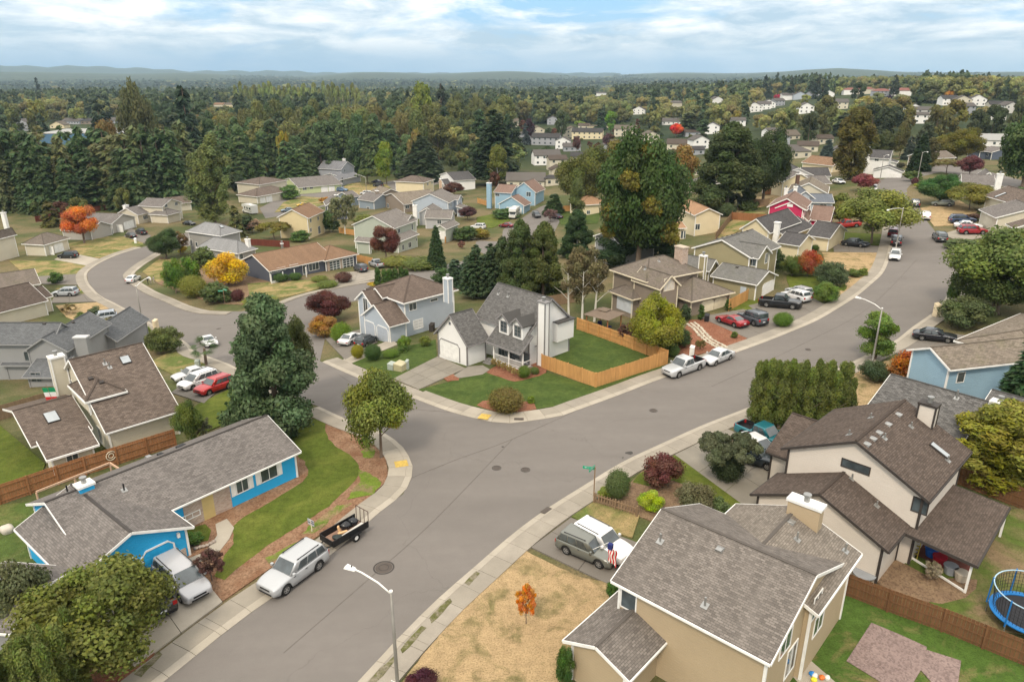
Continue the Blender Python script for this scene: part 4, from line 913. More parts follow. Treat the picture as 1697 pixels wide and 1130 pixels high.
# ---- magenta house
h = House('two_storey_house', 'magenta house with brown roof and white rakes', (1320, 375), W_MAG, R_BR3 := shingle('pinkish_brown_shingles', (.23, .155, .125), .15), WHITE)
h.block((1271,344), (1334,349), 5.3, 'v', D=11, apex=(1304.5,330)); h.block((1297,364), (1340,368), 3.0, 'v', D=9, apex=(1321,351)); h.block((1340,366), (1377,367), 2.8, 'u', D=9, pitch=.5)
h.block((1328,349), (1348,347), 5.2, 'u', D=6, pitch=.5); h.bx('gable_vent', 1309, 343, 1.1, .6, .05, WHITE)
# ---- near right: beige house
R_NEAR = shingle('large_tab_grey_brown_shingles', (.185, .163, .145), .32, .14, .30)
h = House('two_storey_house', 'beige two storey house with grey brown shingle roofs at the lower right', (1150, 1060), W_BEIGE, R_NEAR, WHITE)
h.block((1013,964), (1277,1103), 5.2, 'u', apex=(1068,846), pitch=.42, D=1, zb=-1.5)
h.block((1382,982), (1427,920), 5.1, 'u', C=(1217,840), apex=(1323,841), aend='B', L=7.2, roof=shingle('light_tab_shingles', (.215, .187, .158), .28, .14, .30))
h.block((1028,981), (932,1063), 2.6, 'u', apex=(1040,1074), pitch=.42, D=1, aend='B')
h.win(1042, 994, .95, 1.25, 1); h.win(1353, 1002, 1.1, 1.5); h.win(1356, 1031, 1.4, 1.3); h.win(1302, 1064, 1.4, 1.3); h.win(1310, 1092, 1.3, 1.9)
h.chim(1337, 830, 7.9, 2.0, .75, W_BEIGE, 3, cap=flat('white_cap', (.72, .72, .7)), pot=True)
for p in ((1094,897),(1168,1003),(1321,894),(1401,913)): h.pipe(*p)
for p in ((1193,910),(1311,865),(1062,886)): h.vent(*p)
# ---- near right: white house with dark brown roof
h = House('two_storey_house', 'off white two storey house with dark brown roof and a row of roof vents', (1430, 850), sid('off_white_siding', (.66, .60, .53)), R_CHOC, TRIM_DARK)
h.block((1295,745), (1539,834), 5.4, 'v', C=(1604,749), apex=(1421,733.6))
h.block((1509,872), (1472,917), 2.9, 'u', apex=(1363,820), pitch=.45, D=-1, aend='B'); h.block((1269,750), (1310,763), 2.7, 'u', apex=(1307,686), pitch=.5, D=1, L=7)
h.win(1418, 773, 1.9, .55, 1); h.win(1525, 838, .9, 1.0, 1, M=None)
h.chim(1541, 667, 8.8, 1.2, .8, sid('off_white_siding', (.66, .60, .53)), 4, trim=TRIM_DARK, cap=TRIM_DARK, pot=True)
for p in ((1489,687),(1472,703),(1457,717),(1447,727),(1437,736)): h.vent(*p)
h.skylight(1556, 747, .6, 1.5)
for p in ((1443,692),(1407,720),(1510,707),(1466,726),(1571,763),(1412,793),(1453,838)): h.pipe(*p, h=.4)
PATIO = h
# patio cover on the right of it
h.block((1618,940), (1672,843), 2.5, 'shed', D=7.3, rise=.6, walls=False, free=True)
# ---- grey roofed house, sky blue house, tan hip house (right edge)
h = House('house', 'grey blue house with speckled dark grey roof behind the off white house', (1520, 700), sid('dusk_blue_siding', (.22, .30, .38)), shingle('speckled_slate_shingles', (.13, .125, .12), .45), WHITE)
h.block((1425,690), (1590,745), 2.8, 'u', apex=(1459,622), pitch=.45, D=1); h.block((1600,715), (1660,735), 3.0, 'u', apex=(1631,648), pitch=.45, D=1, L=12)
h.pipe(1585, 660, .8, .08); h.chim(1658, 665, 5.8, 1.2, .8, sid('dusk_blue_siding', (.22, .30, .38)), 2, trim=WHITE, cap=WHITE)
h = House('two_storey_house', 'sky blue two storey house with light brown roof at the right picture edge', (1600, 660), W_SKY, R_TAN, WHITE)
h.block((1574,615), (1655,606), 4.6, 'u', apex=(1590,578), pitch=.45, D=1, L=22)
h.win(1592, 625, .8, 1.0, 1)
h = House('house', 'house with light brown hip roof above the sky blue house', (1640, 570), W_LTAN, R_TAN, WHITE)
h.block((1582,566), (1692,521), 2.7, 'hip', D=-9, rise=1.6)
# ------------------------------------------------------------------ houses in the middle distance
def mid(label, base, wall, roof, blocks, wins=(), chims=(), doors=(), name='house', trim=None, group=None, sky=(), cat='house'):
 h = House(name, label, base, wall, roof, trim or WHITE, group=group, cat=cat)
 for b in blocks:
  k = dict(b[4]) if len(b) > 4 else {}
  h.block(b[0], b[1], b[2], b[3], **k)
 for w_ in wins: h.win(w_[0], w_[1], w_[2], w_[3], *(w_[4:] if len(w_) > 4 else ()))
 for c in chims: h.chim(*c[:5], mat=c[5] if len(c) > 5 else None, zb=0, trim=None)
 for d in doors: h.gdoor(d[0], d[1], 2.1, d[2] if len(d) > 2 else WHITE, rows=3, cols=3, clip=False)
 for q in sky: h.skylight(*q)
 return h
h = mid('long navy ranch house with brown roof and white porch rail left of the centre', (480,450), W_NAVY, R_RUST,
 [((395,434),(446,451),2.7,'v',dict(C=(560,430),apex=(409,423))), ((537,433),(596,422),2.6,'hip',dict(D=9,rise=2.0))],
 [(457,449,1.9,.6,2),(466,446,1.9,.6,2),(487,441,1.9,.6,2),(520,441,2.4,1.7,3),(505,447,.9,1.9,1)], [(467,403,4.6,.4,.4,STEEL)], [])
for a, b in (((547,452),(564,448)), ((569,447),(586,442))): h.gdoor(a, b, 2.1, WHITE, rows=4, cols=3, clip=False, lites='all')
h.bx('brick_pier', 566, 445, .5, 2.3, .1, BRICK, z=.05); h.bx('brick_pier', 545, 449, .6, 2.3, .1, BRICK, z=.05)
NAVY_RANCH = h
mid('pale yellow two storey house with rust brown roof behind the navy ranch', (505,405), W_YEL, R_RUST, [((459,361),(511,362.7),5.3,'v',dict(C=(552.6,351),apex=(484.4,347.7)))],
 [(514.5,365.5,1.0,1.0),(527,362,1.0,1.0),(515,381,1.0,1.0),(529,381,1.5,2.0),(538,374,1.2,1.0)])
h = mid('sage green two storey house with cross gable and garage wing behind the maroon tree', (640,420), W_SAGE, R_MIX,
 [((583,373.4),(653.8,379.6),5.4,'v',dict(C=(695,366),apex=(616.6,359))), ((673,371),(692,364),5.3,'v',dict(D=4,rise=1.7,zb=2,oh=.25)), ((657,402),(698,389),2.7,'shed',dict(D=2.4,rise=.9)), ((720,379),(739,381),2.8,'v',dict(D=8,apex=(725.5,374))), ((588,400),(612,403),2.9,'shed',dict(D=1.6,rise=.8)), ((602,374),(625,372),4.9,'shed',dict(D=1.4,rise=.6,free=True))],
 [(661,383,1.2,1.0),(683,376,.7,1.5,1),(668,410,1.0,1.3),(679,406,1.4,1.3),(690,397,.6,.8,1)])
h.gdoor((726,402),(737,398), 2.1, WHITE, clip=False)
mid('grey house with white garage and mossy brown roof behind the sage house', (740,385), sid('dove_grey_siding', (.42,.42,.43)), R_MIX,
 [((703,362),(748,363),2.9,'u',dict(C=(770,356),apex=(758,349),aend='B')), ((695,352),(722,357),3.2,'v',dict(D=8,apex=(706,345)))], [(728,368,1.2,1.1)], [(687.4,340,6.2,1.2,1.0,WHITE)], [((751,374),(766,370))])
mid('pale blue two storey gable house with weathered brown roof behind the white chimney', (720,365), W_LBLUE, R_MIX,
 [((681,334.4),(744,337),5.3,'v',dict(C=(774,328),apex=(711,322))), ((757,332),(770,328),5.2,'v',dict(D=4,apex=(763.5,324),zb=2,oh=.25)), ((766,347),(781,343),2.8,'shed',dict(D=3,rise=.8))], [(747,340,.8,1.0),(762,338,.7,1.3,1),(775,349,1.2,1.2)])
mid('taupe single storey gable house with tan roof and tall taupe chimney', (650,350), W_TAUPE, R_TAN, [((630,327),(669,339.7),2.9,'v',dict(C=(704,324),apex=(640.5,321))),((605,318),(640,322),2.7,'u',dict(D=8,pitch=.4))], [(643,341,1.5,1.4),(675,343,1.3,1.1)], [(624.6,316,5.6,1.3,.9,W_TAUPE)])
mid('butter yellow two storey hip roofed house in the middle distance', (680,320), W_CRYEL, R_BROWN, [((653,301),(702.5,303.5),5.2,'hip',dict(C=(725.5,298),rise=1.8))], [(709,305,1.0,.9),(716,303,1.0,.9)], sky=[(687,290,.9,.9)])
mid('grey two storey house with cross gable and wide porch near the far street', (565,300), sid('cool_grey_siding', (.36,.37,.40)), shingle('light_slate_shingles', (.19,.19,.20), .15), [((526,280),(565,282),5.3,'u',dict(C=(588,277),apex=(576,268),aend='B')), ((560,300),(600,291),2.8,'shed',dict(D=4,rise=1.2)), ((535,291),(560,297),3.0,'v',dict(D=6,rise=1.5))], [(571,283,1.0,1.1),(549,288,1.0,.9),(567,298,1.0,2.0,1)], [(570,263,8.8,1.4,.8,WHITE)])
mid('lime green gable ended ranch with long grey roof', (500,320), sid('lime_siding', (.50,.55,.30)), R_GREY2, [((465,300),(494.4,311.7),2.7,'v',dict(C=(557,302),apex=(472.6,296)))], [(505,313,1.5,1.0),(516,311,1.2,1.0)], [], [((533,317),(543,314)),((545,313),(554,311))])
mid('cream house with dark brown hip roofs on two levels and twin garage doors', (420,335), W_CREAM, R_BROWN, [((390,303),(430,307),5.2,'hip',dict(C=(465,298),rise=1.7)), ((387,324),(430.5,326),2.8,'hip',dict(C=(464,314),rise=2.0))], [(443,304,1.1,1.0),(459,301,1.1,1.0)], [], [((432,338),(440,336)),((442,335),(451,332))])
mid('white house with charcoal roof and a peach brick front in front of the tall firs', (755,310), W_WHITE, R_CHAR, [((728,290),(752,300),4.6,'v',dict(C=(776,293),apex=(740,286))), ((722,302),(740,306),2.7,'v',dict(D=7,rise=1.5))], [(739,299,1.2,1.0),(734,308,1.2,1.2)], [(731,296,4.4,2.4,1.0,flat('peach_stucco',(.6,.42,.3)))])
h = mid('sky blue two storey house with pinkish brown roof, white van at its door', (850,370), W_SKY, R_BR3, [((818,319),(848,321),5.2,'u',dict(D=9,pitch=.45)), ((842,320),(894,318),5.2,'v',dict(D=9,apex=(868,303))), ((822,340),(872,341),2.9,'v',dict(D=6,apex=(846,327)))], [(876,322,1.5,1.4),(824,323,1.6,.8),(888,321,.8,1.2,1)], [(810.5,303,8.4,1.5,1.0,W_SKY)], [((840,358),(864,358))], sky=[(851,305,.6,1.3)])
mid('cream two storey house with orange tan roof right of the big maple', (1130,385), W_CRYEL, R_ORANGE, [((1108,338),(1151,358),5.3,'u',dict(apex=(1127,327),pitch=.45,D=1)), ((1150,367),(1170,362),2.9,'shed',dict(D=4,rise=.8)), ((1106,379),(1140,380),2.8,'shed',dict(D=3,rise=.9))], [(1132,389,1.0,1.6),(1156,376,1.0,1.2)])
mid('low cream house with orange tan hip roof left of the big maple', (985,365), W_CRYEL, R_ORANGE, [((963,341),(1010,338),2.8,'hip',dict(D=9,rise=2.0))], [(975,352,1.0,1.0)])
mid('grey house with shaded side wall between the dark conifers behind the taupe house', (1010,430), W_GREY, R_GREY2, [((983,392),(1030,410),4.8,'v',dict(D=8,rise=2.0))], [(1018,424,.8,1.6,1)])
mid('house with grey hip roof behind the cedar hedge and garden fence right of the maple', (1150,320), W_LTAN, R_GREY2, [((1133,303),(1165,308),2.8,'hip',dict(D=8,rise=2.0))])
mid('grey house with pale grey hip roof and white chimney beside the yellow shrub', (385,425), sid('stone_grey_siding', (.33,.32,.30)), shingle('pale_grey_shingles', (.26,.26,.26), .1), [((308,384),(365,392),5.2,'hip',dict(C=(419,386),rise=2.0)), ((336,408),(384,424),2.8,'hip',dict(C=(430,413),rise=2.2))], [(312,400,.8,1.5),(317,402,.8,1.5),(326,405,.7,1.0,1),(400,425,.9,1.2,1)], [(410,396,5.4,1.0,.8,WHITE)], sky=[(367,376,.9,.9)])
mid('cream two storey house with brown hip roofs and garage wing at the upper left', (60,425), W_CREAM, R_TAUPE, [((36,405),(73,407),2.8,'hip',dict(C=(112,395),rise=2.0)), ((-30,402),(34,390),5.2,'hip',dict(C=(77,376),rise=1.8))], [(33,390,1.1,1.0)], [(5,352,8.4,1.0,.8,WHITE)], [((76,424),(90,421)),((92,420),(106,417))])
mid('grey garage and house with two white garage doors behind the orange maple', (205,385), sid('warm_grey_siding', (.42,.39,.35)), R_GREY2, [((185,372),(226,360),2.8,'v',dict(D=14,apex=(204,355))), ((100,382),(150,384),2.8,'u',dict(D=9,pitch=.4))], [], [(70,400,1,.3,.3)][:0], [((187,389),(203,386)),((208,386),(223,380))])
mid('cream two storey house with grey roof and big front window above the dark sedans', (260,365), W_CREAM, R_GREY2, [((269,344),(302,336),5.0,'v',dict(D=9,rise=1.8)), ((222,357),(262,351),3.0,'u',dict(D=8,pitch=.5)), ((268,357),(310,352),2.8,'hip',dict(D=7,rise=1.6))], [(275,341,1.2,.9),(292,338,1.2,.9),(241,360,1.9,1.2,3)], [(208,340,5.6,1.5,1.0,WHITE)], [((285,372),(305,368))])
mid('brown roofed house half hidden behind the tall poplar', (300,345), W_CREAM, R_BROWN, [((280,340),(318,336),2.8,'u',dict(D=9,pitch=.4))])
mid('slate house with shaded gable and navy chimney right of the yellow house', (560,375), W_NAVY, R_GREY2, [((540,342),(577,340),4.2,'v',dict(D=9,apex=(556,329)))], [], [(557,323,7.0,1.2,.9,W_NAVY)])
mid('grey single storey house with slate roof behind the olive shrubs', (610,345), sid('blue_grey_siding', (.25,.30,.35)), R_GREY2, [((592,331),(619,335),2.8,'u',dict(D=9,pitch=.45)), ((577,328),(600,326),2.8,'u',dict(D=8,pitch=.4))], [(610,345,1.2,.8)])
mid('cream house with slate hip roof in front of the spruce', (665,270), W_CRYEL, R_GREY2, [((656,253),(688,258),5.2,'hip',dict(D=10,rise=2.0)), ((652,268),(672,272),3.0,'v',dict(D=6,rise=2.2))], [(665,276,1.0,1.3,1)])
# terraces of roofs left of the far street
mid('pale house with charcoal roof, topmost of the row left of the far street', (1330,310), W_WHITE, R_CHAR, [((1293,291),(1350,292),4.0,'v',dict(D=12,rise=2.0)), ((1335,294),(1374,291),2.8,'u',dict(D=9,pitch=.4))], [(1366,296,1.0,.8)])
mid('cream house with thin brown chimney, second in the row left of the far street', (1320,318), W_CRYEL, R_GREY2, [((1296,303),(1350,302),3.2,'v',dict(D=12,rise=2.4)), ((1342,306),(1378,305),2.8,'u',dict(D=8,pitch=.4))], [(1310,310,1,1)][:0], [(1323,288,7.4,.8,.6,flat('brown_chimney',(.12,.07,.05)))])
mid('house with wide tan roof, third in the row left of the far street', (1350,330), W_CREAM, R_TAN, [((1305,318),(1372,322),3.2,'v',dict(D=12,rise=2.3)), ((1360,322),(1382,320),2.8,'u',dict(D=9,pitch=.4))], [], [(1319,309,6.2,.8,.7,WHITE)])
mid('pale blue house with slate roof just above the magenta house', (1345,345), W_LBLUE, shingle('blue_slate_shingles', (.15,.165,.19), .12), [((1315,330),(1352,331),3.4,'v',dict(D=9,rise=1.8)), ((1345,338),(1380,335),2.9,'u',dict(D=7,pitch=.4))], [(1364,342,1.4,.9)], [(1303,312,6.4,.7,.6,WHITE)])
mid('house with long rust coloured roof beside the tall cypress', (1340,282), W_CRYEL, R_RUST, [((1328,270),(1380,276),2.9,'u',dict(D=10,pitch=.4))])
mid('white two storey house with grey gable roof at the top of the far street', (1470,275), W_WHITE, R_CHAR, [((1437,262),(1475,264),5.2,'u',dict(C=(1490,259),apex=(1484,250.6),aend='B')), ((1436,280),(1458,284),2.8,'u',dict(D=8,pitch=.35)), ((1476,270),(1500,268),2.8,'shed',dict(D=4,rise=.9))], [(1484,261,1.4,1.5),(1453,265,1.0,.7)], [(1441,246,8,1.1,.8,WHITE)], [((1477,284),(1485,282))])
mid('low brown roofed house under the big round tree beyond the far street', (1560,270), W_TAUPE, R_TAUPE, [((1540,264),(1585,262),2.7,'u',dict(D=9,pitch=.4))])
mid('dark blue grey house with white trim near the right edge', (1650,262), sid('dusk_siding', (.10,.12,.16)), R_GREY2, [((1624,252),(1650,252),2.9,'u',dict(D=8,pitch=.3)), ((1652,255),(1676,252),2.9,'v',dict(D=8,rise=1.4))], [(1636,257,1.5,.8)])
mid('white house with slate roof and tall white chimney right of the far street', (1640,320), W_WHITE, R_GREY2, [((1594,306),(1650,309),2.9,'u',dict(D=10,pitch=.35)), ((1625,296),(1650,298),3.2,'v',dict(D=8,rise=1.5))], [], [(1658,288,6.5,1.2,1.0,WHITE)], [((1598,322),(1612,322))])
mid('brown roofed house with skylight at the right edge beyond the parked cars', (1690,345), W_CREAM, R_BROWN, [((1630,325),(1700,345),3.2,'u',dict(apex=(1652,309),pitch=.45,D=1))], sky=[(1658,324,.6,2.2)])
mid('house with slate roof and cream front gable beside the parked blue suv', (1660,370), W_CREAM, R_GREY, [((1622,348),(1650,362),2.9,'u',dict(D=12,pitch=.35)), ((1655,372),(1692,380),2.7,'u',dict(D=9,pitch=.4,roof=R_BROWN))])
# ------------------------------------------------------------------ vehicles
KINDS = dict(
 sedan=dict(L=4.75, W=1.82, H=1.44, belt=.93, nose=.66, hood=.90, deck=.96, tail=.82, xb=(-1.75, 1.0), xr=(-.95, .28), rw=.66, wr=.33, wb=2.75, sidew=[(.14, .47), (.50, .80)]),
 coupe=dict(L=4.8, W=1.90, H=1.35, belt=.92, nose=.66, hood=.88, deck=.98, tail=.86, xb=(-1.75, .8), xr=(-.75, .15), rw=.64, wr=.35, wb=2.8, sidew=[(.16, .36), (.40, .80)]),
 hatch=dict(L=4.5, W=1.78, H=1.5, belt=.95, nose=.66, hood=.92, deck=1.1, tail=1.0, xb=(-2.1, 1.15), xr=(-1.1, .2), rw=.66, wr=.33, wb=2.7, sidew=[(.16, .46), (.49, .80)]),
 suv=dict(L=4.75, W=1.9, H=1.72, belt=1.08, nose=.82, hood=1.06, deck=1.1, tail=1.05, xb=(-2.28, 1.05), xr=(-1.95, .35), rw=.74, wr=.37, wb=2.8, sidew=[(.05, .27), (.30, .55), (.58, .83)], rails=1),
 minivan=dict(L=5.1, W=1.96, H=1.74, belt=1.02, nose=.74, hood=1.0, deck=1.05, tail=1.0, xb=(-2.45, 1.55), xr=(-2.15, .55), rw=.74, wr=.34, wb=3.0, sidew=[(.05, .26), (.29, .55), (.58, .82)], rails=1),
 jeep=dict(L=4.4, W=1.93, H=1.84, belt=1.15, nose=1.02, hood=1.12, deck=1.15, tail=1.15, xb=(-2.1, .85), xr=(-2.02, .5), rw=.84, wr=.40, wb=2.6, sidew=[(.05, .27), (.30, .55), (.60, .9)], rails=1),
 pickup=dict(L=5.8, W=2.0, H=1.92, belt=1.18, nose=1.0, hood=1.16, deck=1.18, tail=1.18, xb=(-.85, 1.25), xr=(-.7, .5), rw=.74, wr=.40, wb=3.6, sidew=[(.08, .42), (.46, .8)], bed=(-2.8, -.95)))
HEADL = flat('headlamp_glass', (.62, .64, .66), .12); TAILL = flat('tail_lamp', (.35, .012, .012), .2); PLATE = flat('plate_white', (.6, .62, .65), .5)
CARGLASS = glassmat('car_glass', (.03, .038, .042), .06)
_carcache = {}
def wheelmesh(r):
 k = ('w', r)
 if k in _carcache: return _carcache[k]
 t = MB(); n = 20; wv = .115
 prof = [(r * .62, -wv), (r * .93, -wv), (r, -wv * .7), (r, wv * .7), (r * .93, wv), (r * .62, wv)]
 rings = [t.p(*[(math.cos(2*math.pi*j/n) * rr, y, math.sin(2*math.pi*j/n) * rr) for j in range(n)]) for rr, y in prof]
 for a, b in zip(rings, rings[1:]):
  for j in range(n): t.f.append([a[j], a[(j+1)%n], b[(j+1)%n], b[j]]); t.mi.append(0)
 tm = t.mesh('tyre', RUBBER, True)
 q = MB()
 for y in (-wv * .55, wv * .55): q.face([(math.cos(2*math.pi*j/n) * r * .63, y, math.sin(2*math.pi*j/n) * r * .63) for j in range(n)], 1)
 for sy in (-1, 1):
  for j in range(5):
   a = 2 * math.pi * j / 5; d = Vector((math.cos(a), 0, math.sin(a))); q.bar(Vector((0, sy * wv * .8, 0)), d * r * .58 + Vector((0, sy * wv * .8, 0)), r * .2, .03, up=(0, 1, 0))
  for j in range(n):
   a, b = 2*math.pi*j/n, 2*math.pi*(j+1)/n
   q.hexa([(math.cos(t_) * k_, y, math.sin(t_) * k_) for t_, k_, y in ((a, r*.54, sy*wv*.9), (a, r*.63, sy*wv*.9), (b, r*.63, sy*wv*.9), (b, r*.54, sy*wv*.9))] + [(math.cos(t_) * k_, y, math.sin(t_) * k_) for t_, k_, y in ((a, r*.54, sy*wv*.5), (a, r*.63, sy*wv*.5), (b, r*.63, sy*wv*.5), (b, r*.54, sy*wv*.5))])
 rm = q.mesh('rim', [ALLOY, BLACK]); _carcache[k] = (tm, rm); return tm, rm
def carparts(kind):
 if kind in _carcache: return _carcache[kind]
 K = KINDS[kind]; L, W, H = K['L'], K['W'], K['H']; P = []; xw = (K['wb'] / 2 + .05, -K['wb'] / 2 + .05); R = K['wr'] + .07; PA = BLACK
 N = 56; xs = [-L/2 + L * i / N for i in range(N + 1)]; bed = K.get('bed')
 def lerp(a, b, t): return a + (b - a) * max(0, min(1, t))
 def top(x):
  if x > K['xb'][1]: t = (x - K['xb'][1]) / (L/2 - K['xb'][1]); return K['hood'] - (K['hood'] - K['nose']) * t ** 2.2
  if x < K['xb'][0]: t = (K['xb'][0] - x) / (L/2 + K['xb'][0]); return K['deck'] - (K['deck'] - K['tail']) * t ** 2
  return lerp(K['deck'], K['hood'], (x - K['xb'][0]) / (K['xb'][1] - K['xb'][0]))
 m = MB(); rings = []
 for i, x in enumerate(xs):
  e = max(0, abs(x) - (L/2 - .55)) / .55; wd = W/2 * (1 - (.16 if x > 0 else .10) * e ** 2.2); zt = top(x); end = e > .93
  zb = .27 + (.08 * e)
  for c in xw:
   if abs(x - c) < R: zb = max(zb, K['wr'] + math.sqrt(R * R - (x - c) ** 2))
  zs = max(zt - .13, zb + .06); zm = max(.58, zb + .03) if zs > .64 else zb + .03
  if zm > zs: zm = (zb + zs) / 2
  h = [(wd * .93, zb), (wd * .985, zb + .02), (wd, zm), (wd * .985, zs), (wd * .95, zt - .04), (wd * .86, zt), (wd * .4, zt + .02)]
  rings.append(m.p(*([(x, -y, z) for y, z in h] + [(x, y, z) for y, z in h[::-1]])))
 n = 14
 for a, b in zip(rings, rings[1:]):
  xc = m.v[a[0]][0]
  for j in range(n - 1):
   if bed and bed[0] < xc < bed[1] - .1 and 5 <= j <= 7: continue
   m.f.append([a[j], a[j+1], b[j+1], b[j]]); m.mi.append(0)
 for r in (rings[0][::-1], rings[-1]): m.f.append(r); m.mi.append(0)
 P.append(('body', m.mesh('body', PA, True), None, 1))
 if bed:
  b = MB(); y = W/2 * .80; z0 = .72; zt = K['deck'] - .01; x0, x1 = bed[0] + .06, bed[1] - .04
  b.face([(x0, -y, z0), (x1, -y, z0), (x1, y, z0), (x0, y, z0)]); b.face([(x0, -y, z0), (x1, -y, z0), (x1, -y, zt), (x0, -y, zt)]); b.face([(x0, y, z0), (x1, y, z0), (x1, y, zt), (x0, y, zt)])
  b.face([(x0, -y, z0), (x0, y, z0), (x0, y, zt), (x0, -y, zt)]); b.face([(x1, -y, z0), (x1, y, z0), (x1, y, zt), (x1, -y, zt)]); P.append(('load_bed', b.mesh('load_bed', BLACK), None, 0))
 u = MB(); u.box(-L/2 + .25, -W/2 * .80, .2, L/2 - .25, W/2 * .80, .70); P.append(('dark_underbody', u.mesh('dark_underbody', BLACK), None, 0))  # black box in the hollow shell stands for darkness inside the wheel arches
 wb_, wt = W/2 * .925, W/2 * K['rw'] / .9 * .9 ; wt = W/2 * (K['rw'] + .08) if K['rw'] > .7 else W/2 * (K['rw'] + .06)
 b0, b1 = K['xb']; r0, r1 = K['xr']; zb0, zb1 = top(b0) - .03, top(b1) - .03
 c = [(b0, -wb_, zb0), (b1, -wb_, zb1), (b1, wb_, zb1), (b0, wb_, zb0), (r0, -wt, H), (r1, -wt, H - .02), (r1, wt, H - .02), (r0, wt, H)]
 q = MB(); q.hexa(c); me = q.mesh('cabin', PA)
 bm = bmesh.new(); bm.from_mesh(me); bm.verts.ensure_lookup_table(); es = [e for e in bm.edges if max(v.co.z for v in e.verts) > H - .1]
 bmesh.ops.bevel(bm, geom=es, offset=.10, segments=3, affect='EDGES', profile=.6); bm.to_mesh(me); bm.free(); me.polygons.foreach_set('use_smooth', [True] * len(me.polygons))
 P.append(('cabin', me, None, 1))
 C = [Vector(k) for k in c]
 def panel(name, q4, s0, s1, t0, t1, off=.012, cut=0):
  A, B, D, E = q4   # A,B bottom; D over B, E over A
  f = lambda s, t: (A.lerp(B, s)).lerp(E.lerp(D, s), t)
  nrm = (B - A).cross(E - A).normalized(); ctr = Vector((0, 0, .9))
  if nrm.dot(A - ctr) < 0: nrm = -nrm
  pts = [f(s0, t0) + nrm * off, f(s1, t0) + nrm * off, f(s1 - cut, t1) + nrm * off, f(s0, t1) + nrm * off]; g = MB(); g.prism(pts, -nrm * .03); P.append((name, g.mesh(name, CARGLASS), None, 0))
 panel('windshield', (C[1], C[2], C[6], C[5]), .07, .93, .10, .90); panel('rear_window', (C[0], C[3], C[7], C[4]), .10, .90, .22 if kind in ('suv', 'minivan', 'jeep') else .12, .86)
 for sgn, q4 in ((-1, (C[0], C[1], C[5], C[4])), (1, (C[3], C[2], C[6], C[7]))):
  for s0, s1 in K['sidew']: panel('side_window', q4, s0, s1, .14, .86)
  g = MB(); y = sgn * (W/2 + .06); g.box(b1 - .32, y - .09, zb1 + .06, b1 - .16, y + .09, zb1 + .22); P.append(('mirror', g.mesh('mirror', PA), None, 1))
  for hx in (-.25, .75) if kind != 'coupe' else (.1,): g = MB(); g.box(hx - .1, sgn * (W/2 - .012), K['belt'] - .17, hx + .06, sgn * (W/2 + .015), K['belt'] - .135); P.append(('door_handle', g.mesh('door_handle', BLACK), None, 0))
  zt = K['nose']; g = MB(); fx = L/2 - .24; g.hexa([(fx, sgn * W/2 * .52, zt - .17), (fx + .245, sgn * W/2 * .52, zt - .17), (fx + .06, sgn * W/2 * .92, zt - .15), (fx - .1, sgn * W/2 * .92, zt - .15), (fx, sgn * W/2 * .52, zt + .0), (fx + .235, sgn * W/2 * .52, zt - .02), (fx + .03, sgn * W/2 * .93, zt + .02), (fx - .15, sgn * W/2 * .92, zt + .03)]); P.append(('headlight', g.mesh('headlight', HEADL), None, 0))
  g = MB(); tl = K['tail']; hh = .3 if kind in ('suv', 'minivan', 'jeep', 'pickup', 'hatch') else .16; g.box(-L/2 - .012, sgn * W/2 * .62, tl - hh - .04, -L/2 + .25, sgn * W/2 * .905, tl - .05); P.append(('tail_light', g.mesh('tail_light', TAILL), None, 0))
  if K.get('rails'): g = MB(); g.bar((r0 + .25, sgn * (wt - .1), H + .05), (r1 - .15, sgn * (wt - .1), H + .04), .04, .04); g.box(r0 + .3, sgn * (wt - .1) - .02, H - .02, r0 + .36, sgn * (wt - .1) + .02, H + .04); g.box(r1 - .3, sgn * (wt - .1) - .02, H - .04, r1 - .24, sgn * (wt - .1) + .02, H + .04); P.append(('roof_rail', g.mesh('roof_rail', BLACK), None, 0))
 g = MB(); g.box(L/2 - .02, -W/2 * .45, K['nose'] - .2, L/2 + .012, W/2 * .45, K['nose'] - .07); P.append(('grille', g.mesh('grille', BLACK), None, 0))
 g = MB(); g.box(L/2 - .1, -W/2 * .6, .36, L/2 + .02, W/2 * .6, .46); P.append(('air_intake', g.mesh('air_intake', BLACK), None, 0))
 g = MB(); g.box(-L/2 - .02, -.2, .62, -L/2 + .02, .2, .75); P.append(('licence_plate', g.mesh('licence_plate', PLATE), None, 0))
 g = MB(); g.box(-L/2 - .025, -W/2 * .8, .32, -L/2 + .1, W/2 * .8, .42); P.append(('rear_valance', g.mesh('rear_valance', BLACK), None, 0))
 g = MB()
 for sgn in (-1, 1): g.box(-K['wb']/2 + .45, sgn * W/2 * .93 - .03, .2, K['wb']/2 - .4, sgn * W/2 * .93 + .03, .29)
 P.append(('sill', g.mesh('sill', BLACK), None, 0))
 _carcache[kind] = (P, xw); return P, xw
def put_car(kind, label, paint, rear, front, side='C', z=0.0, cat='car', name=None, scale=1.0, group=None, off=.14):
 P, xw = carparts(kind); K = KINDS[kind]
 a = T(*rear, off + z); b = T(*front, off + z); d = (b - a); d.z = 0; d.normalize(); lf = Vector((-d.y, d.x, 0)); m = (a + b) / 2
 if side == 'L': m -= lf * (K['W']/2 - .1)
 if side == 'R': m += lf * (K['W']/2 - .1)
 return place_car(kind, label, paint, m.x, m.y, math.atan2(d.y, d.x), cat, name, scale, group, off)
